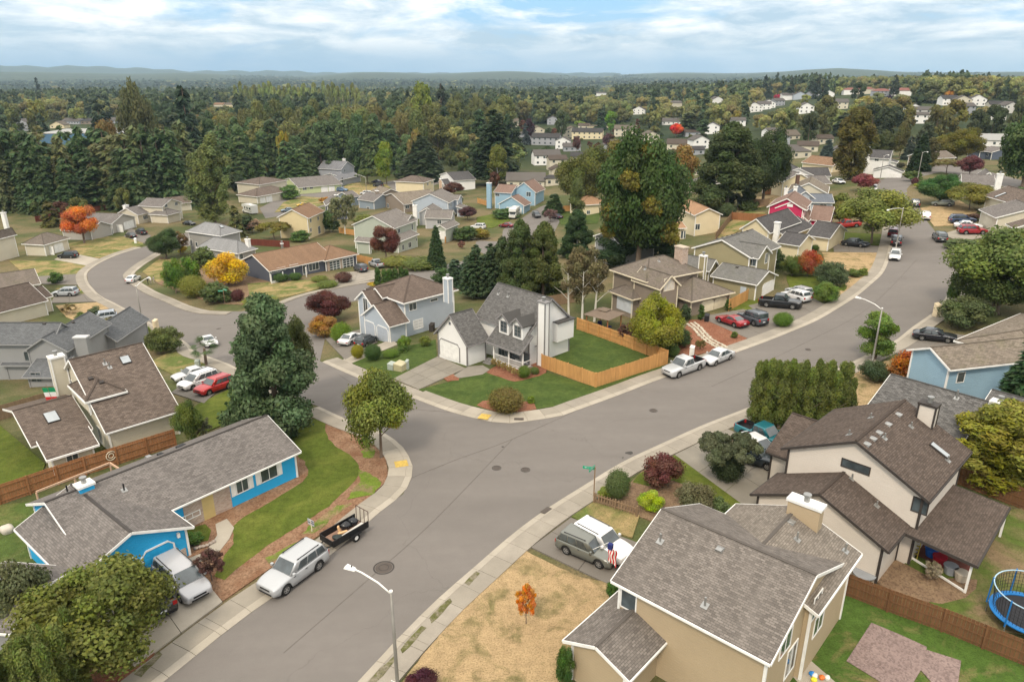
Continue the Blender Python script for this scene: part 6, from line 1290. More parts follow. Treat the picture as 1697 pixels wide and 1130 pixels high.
NT_ = [
 ('cedar',458,708,477,152,(.075,.12,.05),'big dark conifer standing between the bright blue house and the side street','conifer',0),
 ('broad',494,668,512,74,(.085,.10,.03),'olive leafy tree growing against the right side of the big dark conifer','tree',0),
 ('broad2',632,758,620,124,(.13,.16,.028),'round green and gold street tree on the bark corner of the crossing','tree',0),
 ('broad',176,1102,936,268,(.12,.14,.028),'big leafy tree covering the lower left corner beside the blue house','tree',0),
 ('shrub',52,1050,925,110,(.09,.105,.045),'grey green bush at the left edge above the rounded columnar evergreens','bush',0),
 ('broad2',318,738,668,52,(.09,.13,.025),'small leafy tree at the right end of the brown wooden fence','tree',0), ('open',338,728,690,34,(.14,.14,.08),'pale twiggy shrub beside the small tree at the fence end','bush',1),
 ('shrub',379,472,414,70,(.50,.36,.015),'bright yellow bush beside the navy ranch','bush',0),
 ('shrub',292,486,424,42,(.09,.17,.022),'bright green tall bush left of the yellow bush','bush',0), ('shrub',318,478,420,40,(.085,.16,.022),'bright green bush between its twin and the yellow bush','bush',1), ('ball',323,492,451,46,(.17,.19,.03),'yellow green domed bush below the bright green ones','bush',0), ('shrub',362,500,466,64,(.07,.10,.03),'dark low bush under the yellow one at the bend','bush',1), ('shrub',342,442,407,50,(.08,.11,.03),'mid green bush in front of the grey hip roof','bush',1),
 ('broad',276,428,377,56,(.05,.085,.025),'dark green small tree at the inner side of the street bend','tree',0), ('open',300,422,382,32,(.16,.11,.04),'rusty thin tree beside the dark green one at the bend','tree',1),
 ('ball',395,499,476,23,(.085,.03,.025),'maroon ball shaped shrub at the inside of the bend','shrub',1), ('shrub',304,420,405,18,(.48,.36,.02),'small yellow bush at the dark red fence','bush',2),
 ('ball',430,503,493,58,(.15,.18,.02),'low yellow green hedge at the inner bend kerb near the green street sign','hedge',1),
 ('maple',140,403,341,62,(.50,.18,.03),'orange maple in front of the grey garage at upper left','tree',0),
 ('poplar',357,372,229,84,(.13,.165,.05),'tall twin leader poplar standing above the grey hip roof','tree',0),
 ('broad2',404,294,217,44,(.25,.235,.015),'yellow green tree right of the tall poplar','tree',1), ('shrub',433,296,268,26,(.17,.14,.03),'olive gold bush right of the yellow green tree','bush',2),
 ('shrub',93,470,448,28,(.07,.13,.03),'clipped green bush on the lawn at the far left','bush',1),
 ('shrub',277,582,538,62,(.085,.11,.03),'leafy bush at the corner of the side street above the cream house','bush',0), ('shrub',180,560,524,46,(.13,.13,.03),'green and rust bush in front of the silver suv at the slate house','bush',0), ('shrub',139,533,515,26,(.08,.12,.03),'small green bush left of the silver suv','bush',1), ('shrub',160,525,507,28,(.085,.11,.05),'grey green bush above the silver suv','bush',1), ('ball',226,568,551,24,(.08,.13,.02),'low clipped bush near the lamp post at the bend','bush',1), ('ball',242,556,538,20,(.16,.21,.03),'lime clipped bush near the lamp post','bush',1), ('shrub',255,575,550,30,(.10,.12,.03),'bush behind the leafy corner bush','bush',1), ('open',115,520,502,34,(.2,.16,.06),'straggly dry shrub on the dry lawn','bush',2),
 ('maple',545,532,486,84,(.085,.028,.018),'dark red leafy maple in front of the pale grey blue house','tree',0), ('shrub',540,556,520,56,(.26,.15,.025),'orange and olive bush below the dark red maple','bush',0), ('ball',566,568,529,36,(.12,.20,.018),'bright green conical bush beside the white sedan','bush',0),
 ('ball',593,594,567,23,(.24,.23,.015),'yellow tipped clipped shrub on the lawn edge','shrub',0), ('ball',618,597,566,31,(.05,.10,.022),'dark green clipped shrub next to the yellow tipped one','shrub',0), ('ball',648,592,577,28,(.11,.19,.025),'low lime dome shrub on the lawn','shrub',0), ('shrub',672,580,554,26,(.11,.19,.025),'upright lime bush at the grey blue house wall','bush',0), ('shrub',668,584,572,22,(.07,.12,.025),'low green bush below the upright lime bush','bush',1), ('shrub',705,573,555,21,(.13,.17,.03),'small yellow green bush at the wall of the grey blue house','bush',0),
 ('shrub',619,476,466,24,(.42,.3,.02),'yellow flowering shrub left of the grey blue roof','shrub',2), ('ball',570,468,448,30,(.10,.05,.035),'maroon dome shrub beside the ranch drive','shrub',1), ('ball',543,476,464,36,(.11,.15,.025),'spreading juniper on the ranch lawn','shrub',1), ('ball',530,466,456,30,(.13,.16,.025),'flat juniper near the ranch walk','shrub',1),
 ('maple',640,434,375,54,(.13,.05,.028),'maroon leaved tree in front of the sage green house','tree',0), ('fir',724,445,372,34,(.04,.075,.025),'slim spruce right of the sage green house','conifer',0),
 ('ball',700,445,425,70,(.10,.13,.025),'wide low hedge bank above the grey blue roof','hedge',1), ('ball',660,440,424,60,(.16,.17,.03),'yellow green bank of ground junipers','hedge',1), ('shrub',735,470,440,50,(.055,.10,.03),'dark green bush behind the grey blue roof','bush',1),
 ('pine',789,492,404,52,(.05,.085,.035),'tall pine left of the pair behind the white corner house','conifer',0), ('pine',813,492,402,50,(.05,.08,.035),'tall pine right of the pair behind the white corner house','conifer',0), ('fir',755,475,425,40,(.045,.08,.04),'short blue green fir behind the grey blue house','conifer',1), ('fir',775,470,420,36,(.045,.08,.04),'short fir between the grey blue house and the pines','conifer',1),
 ('cedar',862,500,358,66,(.06,.088,.024),'tall cedar behind the white corner house','conifer',0), ('cedar',900,500,362,70,(.075,.095,.022),'golden green cedar right of the tall cedar','conifer',0), ('cedar',832,490,390,44,(.05,.075,.025),'lower cedar left of the tall cedar','conifer',1),
 ('cedar',955,425,344,58,(.035,.07,.022),'dark cedar behind the white birch','conifer',0), ('oval',955,378,292,30,(.10,.13,.04),'slim pale green tree left of the big maple','tree',1),
 ('open',967,528,404,96,(.13,.115,.05),'white stemmed birch behind the orange fence','tree',0),
 ('broad',1056,445,196,160,(.05,.09,.022),'huge dark green maple with golden patches right of the centre','tree',0), ('cedar',1058,435,315,128,(.032,.062,.02),'dark cedar at the foot of the huge maple','conifer',0),
 ('broad',968,348,234,100,(.10,.115,.025),'broad olive tree left of the huge maple','tree',0), ('broad2',1015,330,236,60,(.12,.11,.02),'olive gold tree touching the huge maple','tree',1), ('broad2',1130,310,243,56,(.20,.14,.03),'gold and orange tree right of the huge maple','tree',1),
 ('cedar',1203,350,196,112,(.05,.072,.02),'large dark cypress left of the pair above the magenta house','conifer',0), ('broad',1264,335,204,84,(.042,.065,.022),'large dark tree right of the pair above the magenta house','tree',0), ('ball',1203,358,333,34,(.07,.10,.04),'grey green bush below the large cypress','bush',1), ('column',1172,345,322,24,(.05,.12,.02),'square clipped green hedge beside the orange tan roof','hedge',1),
 ('broad',1086,590,485,94,(.20,.215,.02),'yellow green tree inside the corner of the orange fence','tree',0), ('shrub',1124,575,540,42,(.04,.075,.022),'dark green bush right of the yellow green tree','bush',0), ('ball',1114,590,568,26,(.07,.12,.025),'clipped hedge at the orange fence corner','hedge',0), ('ball',1100,588,569,20,(.09,.14,.025),'small clipped hedge behind the orange fence corner','hedge',1), ('open',1045,570,535,50,(.10,.05,.035),'purple brown shrub behind the orange fence','bush',1), ('open',1160,580,562,20,(.15,.13,.04),'sparse shrub on the red bark','bush',1), ('shrub',1216,560,547,14,(.1,.14,.03),'small green shrub at the drive edge on the red bark','bush',1),
 ('column',1161,530,505,13,(.05,.10,.02),'slim clipped evergreen left of the taupe garage doors','shrub',1), ('column',1206,514,496,13,(.05,.10,.02),'slim clipped evergreen right of the taupe garage doors','shrub',1), ('shrub',1136,530,502,24,(.045,.07,.03),'dark bush at the entrance of the taupe house','bush',1),
 ('broad2',1444,404,317,138,(.15,.175,.035),'big spreading street tree with flat crown beside the far street','tree',0), ('cypress',1407,298,178,66,(.105,.095,.022),'tall bronze cypress left of the far street','conifer',0),
 ('shrub',1337,458,410,44,(.30,.10,.025),'orange red bush in front of the butter coloured house','bush',0), ('shrub',1312,458,420,44,(.09,.13,.025),'green bush left of the orange red one','bush',0), ('shrub',1288,450,410,30,(.05,.075,.025),'dark bush at the corner of the olive house','bush',1), ('shrub',1376,474,430,58,(.065,.095,.04),'dark grey green bush on the lawn of the olive house','bush',0), ('shrub',1366,500,464,46,(.10,.17,.03),'bright green rounded bush near the kerb at the olive house','bush',0), ('ball',1350,416,404,14,(.05,.09,.02),'clipped ball at the butter coloured house wall','bush',1), ('shrub',1415,458,444,30,(.09,.13,.03),'low green bush on the dry lawn','bush',1), ('ball',1296,541,514,34,(.09,.17,.02),'clipped green hedge at the end of the black pickup drive','hedge',0), ('shrub',1430,457,443,20,(.13,.17,.03),'yellow green low bush on the dry lawn near the kerb','bush',1),
 ('oval',1450,596,517,64,(.105,.175,.025),'bright green street tree beside the right hand lamp','tree',0), ('shrub',1444,632,594,52,(.055,.085,.035),'dark green bush below the bright street tree','bush',0), ('shrub',1508,636,578,76,(.30,.12,.015),'orange bush between the dark bush and the grey roof','bush',0),
 ('broad2',1652,520,384,200,(.11,.15,.032),'large curly branched tree at the right picture edge','tree',0), ('broad',1645,515,420,150,(.07,.10,.025),'dense lower tree under the curly branched one','tree',0), ('shrub',1600,542,490,90,(.075,.10,.035),'wide bush below the curly branched tree','bush',0), ('shrub',1578,500,440,26,(.06,.11,.02),'ivy covered mound at the right sidewalk','bush',1),
 ('fir',1690,730,525,130,(.03,.065,.022),'dark green fir at the right picture edge above the golden one','conifer',0), ('cypress',1640,808,668,150,(.19,.19,.02),'golden feathery cypress at the right edge','conifer',0), ('cypress',1692,812,700,90,(.26,.17,.02),'bronze feathery cypress cut by the right edge','conifer',0),
 ('spread',1203,795,702,104,(.085,.10,.05),'mushroom shaped grey green tree beside the parked pickups','tree',0), ('ball',1203,795,742,58,(.04,.06,.025),'clipped dark skirt of ivy under the mushroom shaped tree','bush',0),
 ('shrub',1098,806,751,72,(.11,.045,.03),'dark red dome topped laceleaf maple on the front lawn','tree',0), ('ball',1023,826,772,44,(.085,.125,.04),'round grey green tree beside the street sign','tree',0), ('shrub',1003,826,805,28,(.16,.21,.03),'yellow green clump at the end of the picket fence','shrub',0), ('shrub',1078,842,812,46,(.26,.36,.02),'lime green bush behind the picket fence','bush',0),
 ('shrub',1148,856,796,76,(.12,.12,.055),'multi stemmed olive bush behind the beige roof','bush',0), ('shrub',1192,862,822,46,(.085,.12,.045),'lower olive bush beside the multi stemmed one','bush',1),
 ('ball',838,682,637,62,(.145,.125,.03),'wide bronze green round shrub in the lawn corner bed','shrub',0), ('shrub',880,668,655,16,(.12,.18,.02),'tiny lime shrub at the edge of the corner bed','shrub',1), ('ball',868,626,602,23,(.10,.16,.025),'round green shrub at the porch corner','shrub',0), ('ball',886,620,606,16,(.09,.13,.03),'small shrub left of the fence end','shrub',1),
 ('open',352,962,910,56,(.11,.06,.045),'round brown leafless bush beside the garden walk','bush',0),
 ('open',872,1034,966,40,(.56,.24,.02),'small orange and gold tree on the dry lawn','tree',0), ('shrub',936,1134,1064,34,(.05,.11,.02),'green bush at the left wall of the beige garage','bush',0), ('shrub',1016,986,962,26,(.05,.12,.02),'small green bush at the beige house entrance','bush',0), ('shrub',700,1142,1116,60,(.06,.015,.02),'dark purple shrub at the bottom edge','shrub',0), ('open',1543,962,930,36,(.30,.26,.17),'pale twiggy shrub in front of the covered patio','bush',0), ('shrub',322,898,880,40,(.08,.15,.03),'grassy clump beside the curved walk','shrub',1),
 ('maple',1430,317,287,44,(.22,.07,.06),'rose red small maple left of the far street','tree',1), ('broad',1556,338,286,74,(.045,.11,.025),'bright dark green bush right of the far street','tree',0), ('broad2',1606,348,306,86,(.15,.15,.025),'olive gold spreading tree right of the far street','tree',0), ('maple',1605,294,257,42,(.13,.045,.045),'dark red small maple beyond the cross street','tree',1), ('spread',1568,288,258,58,(.16,.14,.05),'brown green spreading tree beyond the cross street','tree',1), ('broad',1584,268,208,80,(.125,.12,.018),'big round olive tree beyond the cross street','tree',0), ('fir',1522,284,218,38,(.03,.055,.022),'dark spruce beyond the far street','conifer',0), ('cypress',1538,280,228,26,(.09,.085,.03),'bronze slim conifer beside the dark spruce','conifer',1), ('broad',1694,310,186,100,(.05,.09,.025),'large green tree cut by the right edge beyond the far street','tree',1), ('shrub',1520,312,302,17,(.25,.28,.02),'lime clipped bush at the far street','bush',2), ('ball',1515,307,292,12,(.09,.03,.03),'maroon bush at the mouth of the cross street','bush',2), ('shrub',1512,300,280,34,(.08,.12,.03),'green bush at the mouth of the cross street','bush',2), ('shrub',1465,288,273,38,(.12,.13,.03),'yellow green bush in front of the white two storey house','bush',2), ('ball',1492,278,268,16,(.05,.05,.03),'dark dome bush beside the white two storey house','bush',2), ('fir',1370,264,228,26,(.07,.10,.09),'blue spruce in the row of back gardens','conifer',1), ('ball',1655,262,245,50,(.05,.10,.025),'clipped green hedge near the dark blue grey house','hedge',2), ('shrub',1672,285,250,48,(.09,.10,.035),'olive bush at the right edge','bush',2), ('shrub',1682,340,308,56,(.06,.12,.025),'green bush mass at the right edge above the brown roof','bush',1), ('spread',1630,335,300,60,(.11,.12,.04),'olive bush beside the white chimney','bush',2), ('shrub',1595,412,395,70,(.09,.12,.04),'hedge bank at the bend under the curly tree','hedge',1), ('shrub',1395,345,318,40,(.11,.13,.025),'green bush left of the spreading street tree','bush',1), ('broad2',1390,372,335,36,(.15,.15,.03),'yellow green small tree beside the magenta house','tree',1), ('shrub',1640,368,350,24,(.06,.08,.025),'dark shrub between the dry lawn and the slate roof','bush',2), ('shrub',1615,365,352,34,(.09,.05,.03),'rusty shrub behind the blue suv','bush',2),
 ('spread',455,398,361,62,(.145,.13,.022),'olive gold tree in front of the yellow house','tree',1), ('shrub',497,400,380,40,(.07,.13,.03),'green bush below the yellow house','bush',1), ('open',418,385,362,44,(.27,.19,.12),'pinkish twiggy bush behind the navy ranch','bush',1), ('open',572,388,318,52,(.15,.16,.075),'grey green birch beside the yellow house','tree',1), ('shrub',548,384,345,40,(.06,.10,.03),'dark bush under the grey green birch','bush',1), ('shrub',610,372,355,60,(.13,.15,.03),'yellow green garden bushes behind the sage house','bush',1), ('shrub',480,330,305,44,(.07,.13,.03),'green bush in front of the lime green ranch','bush',1), ('shrub',462,330,312,30,(.14,.08,.03),'rust bush beside the green one','bush',2), ('shrub',541,336,325,26,(.35,.19,.03),'orange bush on the far lawn','bush',2), ('broad2',641,306,238,40,(.13,.19,.018),'bright green tree with golden top behind the far street','tree',1), ('spread',610,306,274,44,(.08,.11,.03),'low spreading tree behind the far lamp post','tree',1), ('fir',700,300,222,84,(.05,.075,.035),'wide grey green spruce behind the butter yellow house','conifer',0), ('pine',818,305,180,76,(.035,.058,.026),'tall dark pine near the white and charcoal house','conifer',0), ('oval',826,312,238,36,(.12,.14,.03),'pale green birch in front of the tall dark pine','tree',1), ('shrub',800,300,268,20,(.27,.24,.03),'yellow slim bush left of the pale birch','bush',2), ('maple',752,325,302,40,(.10,.045,.03),'dark red bush behind the grey garage','tree',1), ('maple',775,365,342,34,(.08,.035,.035),'purple plum tree beside the white garage','tree',1), ('shrub',770,398,372,52,(.06,.10,.028),'round green hedge above the cul de sac lawn','hedge',1), ('shrub',798,396,376,36,(.19,.16,.025),'yellow green hedge next to the round green one','hedge',1), ('shrub',840,360,345,60,(.06,.11,.03),'dark hedge in front of the sky blue house','hedge',1), ('fir',918,354,318,36,(.05,.09,.03),'palm like shrub clump beside the sky blue house','tree',1), ('open',912,368,345,28,(.15,.09,.08),'mauve smoke bush beside the cul de sac','bush',1), ('shrub',765,412,397,14,(.18,.09,.06),'small rusty bush on the dry lawn by the cul de sac','bush',2),
 ('broad2',690,300,206,30,(.20,.17,.05),'tan and gold tree behind the wide spruce','tree',2), ('oval',702,250,133,44,(.14,.19,.035),'tallest pale green poplar right of centre on the skyline','tree',1), ('maple',1120,228,204,24,(.60,.09,.02),'scarlet maple beyond the huge maple','tree',1), ('shrub',875,235,193,26,(.05,.025,.035),'dark purple tree among the central houses','tree',1), ('fir',871,240,200,16,(.06,.08,.08),'blue grey spruce in front of the dark purple tree','conifer',2), ('broad',245,300,124,62,(.085,.095,.035),'tall dull green tree rising above the fir belt','tree',1), ('fir',321,290,128,52,(.028,.055,.028),'tall dark fir rising above the belt beside it','conifer',1), ('pine',180,262,162,40,(.022,.04,.022),'dark ragged pine in front of the pale warehouse roof','conifer',1), ('broad2',195,330,205,66,(.13,.10,.03),'bronze topped tree in the fir belt','tree',1), ('broad2',475,300,210,26,(.25,.22,.03),'slim yellow tree in the conifer belt','tree',2), ('shrub',492,304,262,44,(.17,.15,.025),'gold and green bush beside the lime green ranch','bush',1), ('maple',484,182,162,30,(.09,.05,.03),'rusty crown above the pale poplar stand','tree',2),
]
TREES = {}
for row in NT_:
 k, bx, by, ty, wpx, col, lab, cat, lod = row
 TREES[lab] = tree(k, bx, by, ty, wpx, col, lab, cat, lod=lod, trunk=k not in ('shrub', 'ball') or wpx > 40, bark=BARK_WHITE if 'birch' in lab else None, multi=3 if lab.startswith('white stemmed') or 'multi stemmed' in lab else 1)
def tinge(lab, spots, col):
 for x, y, z, s, h in spots: o = link_mesh('turned_foliage', crown('shrub', 1), TREES[lab], loc=(x, y, z)); o.scale = (s, s, h); o.color = (*col, 1); o['label'] = 'golden autumn part of the crown'
for l_ in list(TREES):
 r_ = TREES[l_].rotation_euler.z
 if l_.startswith('huge dark'): TREES[l_].rotation_euler.z = 0; tinge(l_, [(-5.5,-3,9,5,5),(-3,-5.5,15,4.5,4.5),(4.5,-4.5,5.5,5,5.5),(1,-6.5,11,4.5,4),(-6,-2,6,3.5,3.5),(0,-3,20,4,3.5)], (.20,.18,.03))
 if l_.startswith('round green and gold'): TREES[l_].rotation_euler.z = 0; tinge(l_, [(.6,-.6,3.6,3.0,2.4),(-.7,.2,4.2,2.6,1.9),(1.1,.4,2.9,2.4,2.2)], (.30,.26,.02))
# rows of like evergreens
def nth(i): return '%d%s' % (i, 'th' if i % 100 in (11, 12, 13) else {1: 'st', 2: 'nd', 3: 'rd'}.get(i % 10, 'th'))
def row(kind, pts, col, label, group, cat='evergreen', lod=0, **kw):
 for i, (bx, by, ty, wd) in enumerate(sorted(pts)):
  if i == 0: base_label = label
  label = base_label + ', ' + nth(i + 1) + ' from left'
  k = NR.uniform(.85, 1.15); tree(kind, bx, by, ty, wd, tuple(c * k for c in col), label, cat, lod=lod, group=group, **kw)
row('column', [(1248,702,602,28),(1268,706,598,28),(1290,708,602,29),(1312,712,606,29),(1333,714,612,29),(1353,714,606,29),(1374,712,618,29),(1392,706,604,29),(1258,694,600,26),(1280,692,600,26),(1302,696,598,26),(1324,694,600,26),(1345,694,598,26),(1366,692,600,26),(1386,690,602,26),(1404,700,628,24)], (.10,.13,.026), 'tall arborvitae in the double row by the teal pickup', 'arborvitae hedge beside the pickups')
row('column', [(1272,830,800,15),(1281,834,796,15),(1293,838,798,15),(1303,836,800,15),(1318,838,802,15),(1326,840,804,15),(1262,838,806,14)], (.05,.10,.02), 'small dark arborvitae at the off white house', 'small arborvitae at the off white house', lod=1)
row('column', [(627,478,444,15),(638,479,447,15),(647,478,446,15),(656,477,445,15),(666,476,443,15),(674,474,446,14)], (.055,.11,.02), 'clipped arborvitae behind the grey blue roof', 'arborvitae behind the grey blue house', lod=1)
row('column', [(62,1230,1072,46),(84,1240,1082,46),(108,1235,1072,46),(100,1200,1042,40),(74,1200,1058,40),(130,1190,1040,40),(20,1250,1092,50),(142,1160,1010,34),(42,1225,1086,36)], (.105,.135,.03), 'rounded bright evergreen under the lower left tree', 'rounded evergreens at the lower left', name='rounded_evergreen')
row('ball', [(466,467,451,26),(490,464,450,22)], (.05,.10,.02), 'box clipped hedge at the navy ranch porch', 'box hedges of the navy ranch', 'hedge', lod=1)
# small palm
def palm(bx, by, topy, label):
 b = T(bx, by, .05); h = height_from(b, topy, bx) * .95; r = empty('palm_tree', label, 'palm', (b.x, b.y, b.z)); t = MB(); t.tube([(0, 0, 0), (0.05, 0, h * .6)], [.22, .16], 8); t.build('trunk', BARK, r)
 V = []
 for i in range(26):
  a = NR.uniform(0, 6.283); e = NR.uniform(-.5, 1.2); L = h * .45; c = np.array([0.05, 0, h * .62]); dv = np.array([np.cos(a) * np.cos(e), np.sin(a) * np.cos(e), np.sin(e)]); sd = np.array([-np.sin(a), np.cos(a), 0])
  tip = c + dv * L * .55
  for j in range(16):
   th_ = (j - 7.5) / 7.5 * 1.25; q = dv * np.cos(th_) + sd * np.sin(th_); q2 = q + np.array([0, 0, -.25]); w_ = np.cross(q, [0, 0, 1.]) * .035 + .002
   V.append([tip, tip + q2 * L * .3 - w_, tip + q2 * L * .62, tip + q2 * L * .3 + w_])
 me = quadmesh('fronds', np.array(V)); o = link_mesh('crown', me, r); o.color = (.06, .11, .03, 1)
palm(342, 605, 556, 'small fan palm at the kerb of the side street in front of the white coupe')
# ------------------------------------------------------------------ fences
_bm = {}
def boardmesh(w_, h, th, mat, top='flat'):
 k = (w_, h, th, mat.name, top)
 if k not in _bm:
  m = MB()
  if top == 'flat': m.box(-w_/2, -th/2, 0, w_/2, th/2, h)
  else: m.prism([(-w_/2, -th/2, 0), (w_/2, -th/2, 0), (w_/2, -th/2, h - w_*.6), (0, -th/2, h), (-w_/2, -th/2, h - w_*.6)], (0, th, 0))
  _bm[k] = m.mesh('board', mat)
 return _bm[k]
def fence(pts, h, mat, label, bw=.22, gap=.012, post=2.4, name='wooden_fence', cat='fence', top='flat', rail=1, dz=.08, th=.025):
 P = px_line(pts, dz); r = empty(name, label, cat, P[0]); o = P[0]; me = boardmesh(bw, h, th, mat, top); n = 0; stuff = MB(); rails = MB()
 for a, b in zip(P, P[1:]):
  L = Vector((b.x - a.x, b.y - a.y)).length; an = math.atan2(b.y - a.y, b.x - a.x); k = max(1, int(L / (bw + gap))); nv = Vector((-math.sin(an), math.cos(an), 0))
  for i in range(k):
   q = a.lerp(b, (i + .5) / k); z = tz(q.x, q.y) + dz - .03 + rnd.uniform(-.012, .012)
   if n < 295: w_ = link_mesh('picket' if top != 'flat' else 'board', me, r, loc=Vector((q.x, q.y, z)) - o + nv * rnd.uniform(-.006, .006), rz=an); n += 1
   else: stuff.M = Matrix.Translation(Vector((q.x, q.y, z)) - o) @ Matrix.Rotation(an, 4, 'Z'); stuff.box(-bw/2, -th/2, 0, bw/2, th/2, h)
  m = max(1, round(L / post))
  for i in range(m + 1):
   q = a.lerp(b, i / m); pm = boardmesh(.11, h + .06, .11, mat); link_mesh('post', pm, r, loc=Vector((q.x, q.y, tz(q.x, q.y) + dz - .05)) - o + nv * .07 * rail, rz=an)
  for i in range(m):
   q0, q1 = a.lerp(b, i / m), a.lerp(b, (i + 1) / m)
   for f in (.16, .5, .86) if h > 1.3 else (.25, .75): rl = MB(); rl.bar(Vector((q0.x, q0.y, tz(q0.x, q0.y) + dz + h * f)) - o + nv * .045 * rail, Vector((q1.x, q1.y, tz(q1.x, q1.y) + dz + h * f)) - o + nv * .045 * rail, .04, .09); rl.build('rail', mat, r)
 if stuff.v: stuff.M = Matrix.Identity(4); so_ = stuff.build('far_boards', mat, r); so_['kind'] = 'stuff'
 return r
fence([(897,609),(987,642),(1106,603)], 1.75, WOOD_ORANGE, 'new orange cedar fence along the lawn and pavement of the white corner house', rail=1)
fence([(1106,603),(1071,588),(957,546)], 1.75, WOOD_ORANGE, 'new orange cedar fence between the white corner house garden and the taupe house', rail=1)
fence([(-60,856),(0,836),(143,786),(292,738)], 1.8, WOOD_BROWN, 'long red brown wooden fence between the bright blue house and the cream house', bw=.2, rail=-1)
fence([(-40,706),(0,696),(84,671)], 1.7, WOOD_OLD, 'weathered fence left of the tall cream chimney', bw=.2)
fence([(1388,981),(1470,1013),(1560,1046),(1700,1104)], 1.75, WOOD_DARK, 'dark brown fence between the beige house garden and the trampoline garden', bw=.2, rail=-1)
fence([(1584,800),(1700,845)], 1.8, WOOD_DARK, 'dark brown fence behind the covered patio under the golden cypress', bw=.2, rail=-1)
fence([(985,832),(1056,855)], .95, WOOD_OLD, 'low picket fence beside the street sign', bw=.11, gap=.13, top='point', name='picket_fence', rail=-1)
fence([(1135,860),(1190,876)], 1.2, WOOD_OLD, 'weathered low fence behind the beige roof', bw=.16)
fence([(412,406),(480,410)], 1.7, woodmat('dark_red_board', (.16,.045,.03)), 'dark red fence behind the navy ranch', bw=.3)
fence([(590,433),(617,439)], 1.7, WOOD_ORANGE, 'orange fence section beside the navy ranch garage', bw=.25); fence([(738,403),(746,397)], 1.7, WOOD_ORANGE, 'short orange fence beside the sage house garage', bw=.25); fence([(791,336),(806,341)], 1.7, WOOD_ORANGE, 'orange fence piece left of the sky blue house', bw=.25); fence([(920,351),(948,350)], 1.8, WOOD_ORANGE, 'orange fence piece behind the smoke bush', bw=.25)
fence([(1208,515),(1239,498)], 1.8, WOOD_ORANGE, 'orange fence between the taupe and the olive house', bw=.22); fence([(1212,364),(1268,368)], 1.8, WOOD_BROWN, 'brown fence above the charcoal roofed house', bw=.3); fence([(1234,343),(1274,341)], 1.8, WOOD_OLD, 'weathered fence left of the magenta house', bw=.3); fence([(1265,323),(1300,321)], 1.8, WOOD_BROWN, 'brown fence right of the large dark tree', bw=.3); fence([(1186,398),(1213,362)], 1.8, WOOD_OLD, 'pale fence running up beside the charcoal roofed house', bw=.3)
fence([(60,368),(150,352),(225,341)], 1.8, woodmat('dark_red_board', (.16,.045,.03)), 'dark red fence at the foot of the fir belt', bw=.35); fence([(-30,975),(0,985),(40,1016)], 1.6, WOOD_BROWN, 'brown fence at the left edge below the bright blue house', bw=.2); fence([(562,386),(600,392),(640,380)], 1.6, WOOD_ORANGE, 'orange fence behind the navy ranch roof', bw=.3); fence([(905,508),(955,500)], 1.7, WOOD_OLD, 'grey weathered fence behind the birch', bw=.25); fence([(1030,560),(1062,575)], 1.0, WOOD_OLD, 'low deck boards beside the gazebo', bw=.2)
# ------------------------------------------------------------------ street lamps and signs
def text(s_, size, mat, parent, loc, rot, name='lettering'):
 c = bpy.data.curves.new('t', 'FONT'); c.body = s_; c.size = size; c.align_x = 'CENTER'; c.extrude = .002; c.space_line = .8; to = bpy.data.objects.new('t', c); me = bpy.data.meshes.new_from_object(to); bpy.data.objects.remove(to); me.materials.clear(); me.materials.append(mat)
 o = link_mesh(name, me, parent, loc=loc); o.rotation_euler = rot; return o
def lamp(top, head, h, label, zt=None, sign=False):
 z0 = zt if zt is not None else None
 p = Vector((*G(*top, (z0 or 0) + h), 0));
 if z0 is None:
  for _ in range(6): z0 = tz(p.x, p.y); p = Vector((*G(*top, z0 + h), 0))
 p.z = z0; q = Vector((*G(*head, z0 + h + .55), z0 + h + .55)); r = empty('street_lamp', label, 'street lamp', p, group='street lamps'); d = q - p
 m = MB(); m.tube([(0, 0, -.3), (0, 0, .25), (0, 0, .3), (0, 0, h * .5), (0, 0, h)], [.17, .17, .105, .095, .07], 10); m.build('pole', POLE, r, True)
 e = Vector((d.x, d.y, 0)); m = MB(); m.tube([(0, 0, h - .15), e * .3 + Vector((0, 0, h + .25)), e * .7 + Vector((0, 0, h + .5)), e * .95 + Vector((0, 0, h + .55))], .045, 8); m.build('arm', WHITE, r, True)
 an = math.atan2(d.y, d.x); M = Matrix.Translation(e + Vector((0, 0, h + .53))) @ Matrix.Rotation(an, 4, 'Z'); m = MB(M); m.hexa([(-.35, -.1, -.04), (.3, -.16, -.06), (.3, .16, -.06), (-.35, .1, -.04), (-.3, -.07, .08), (.22, -.11, .1), (.22, .11, .1), (-.3, .07, .08)]); ho = m.build('lamp_head', WHITE, r); m = MB(M); m.tube([(.1, 0, -.05), (.1, 0, -.12)], [.12, .08], 10); m.build('lens', HEADL, ho); m = MB(M); m.tube([(-.1, 0, .09), (-.1, 0, .16)], .035, 8); m.build('photocell', BLACK, ho); m = MB(); m.tube([(0, 0, h - .02), (0, 0, h + .06)], .09, 8); m.build('pole_cap', WHITE, r)
 return r
POLE = flat('lamp_pole', (.25, .235, .21), .5, .4, .4)
NL = lamp((648,980), (580,940), 9.0, 'tall street lamp at the bottom of the picture carrying a speed limit sign'); lamp((1462,511), (1422,493), 7.4, 'street lamp behind the bright green street tree on the right', 2.0); lamp((225,474), (246,460), 8.0, 'street lamp at the outer kerb of the left bend'); lamp((605.6,294), (590.6,289), 8.0, 'far street lamp before the grey two storey house'); lamp((1497,345), (1472,348), 7.5, 'street lamp rising out of the spreading street tree'); lamp((1465,259), (1472,257), 8.0, 'thin lamp post by the white two storey house'); lamp((1529,253), (1537,252), 8.0, 'lamp post beside the bronze conifer'); lamp((1690,398), (1680,386), 7.5, 'street lamp above the curly branched tree at right')
def signplate(top_px, z0): pass
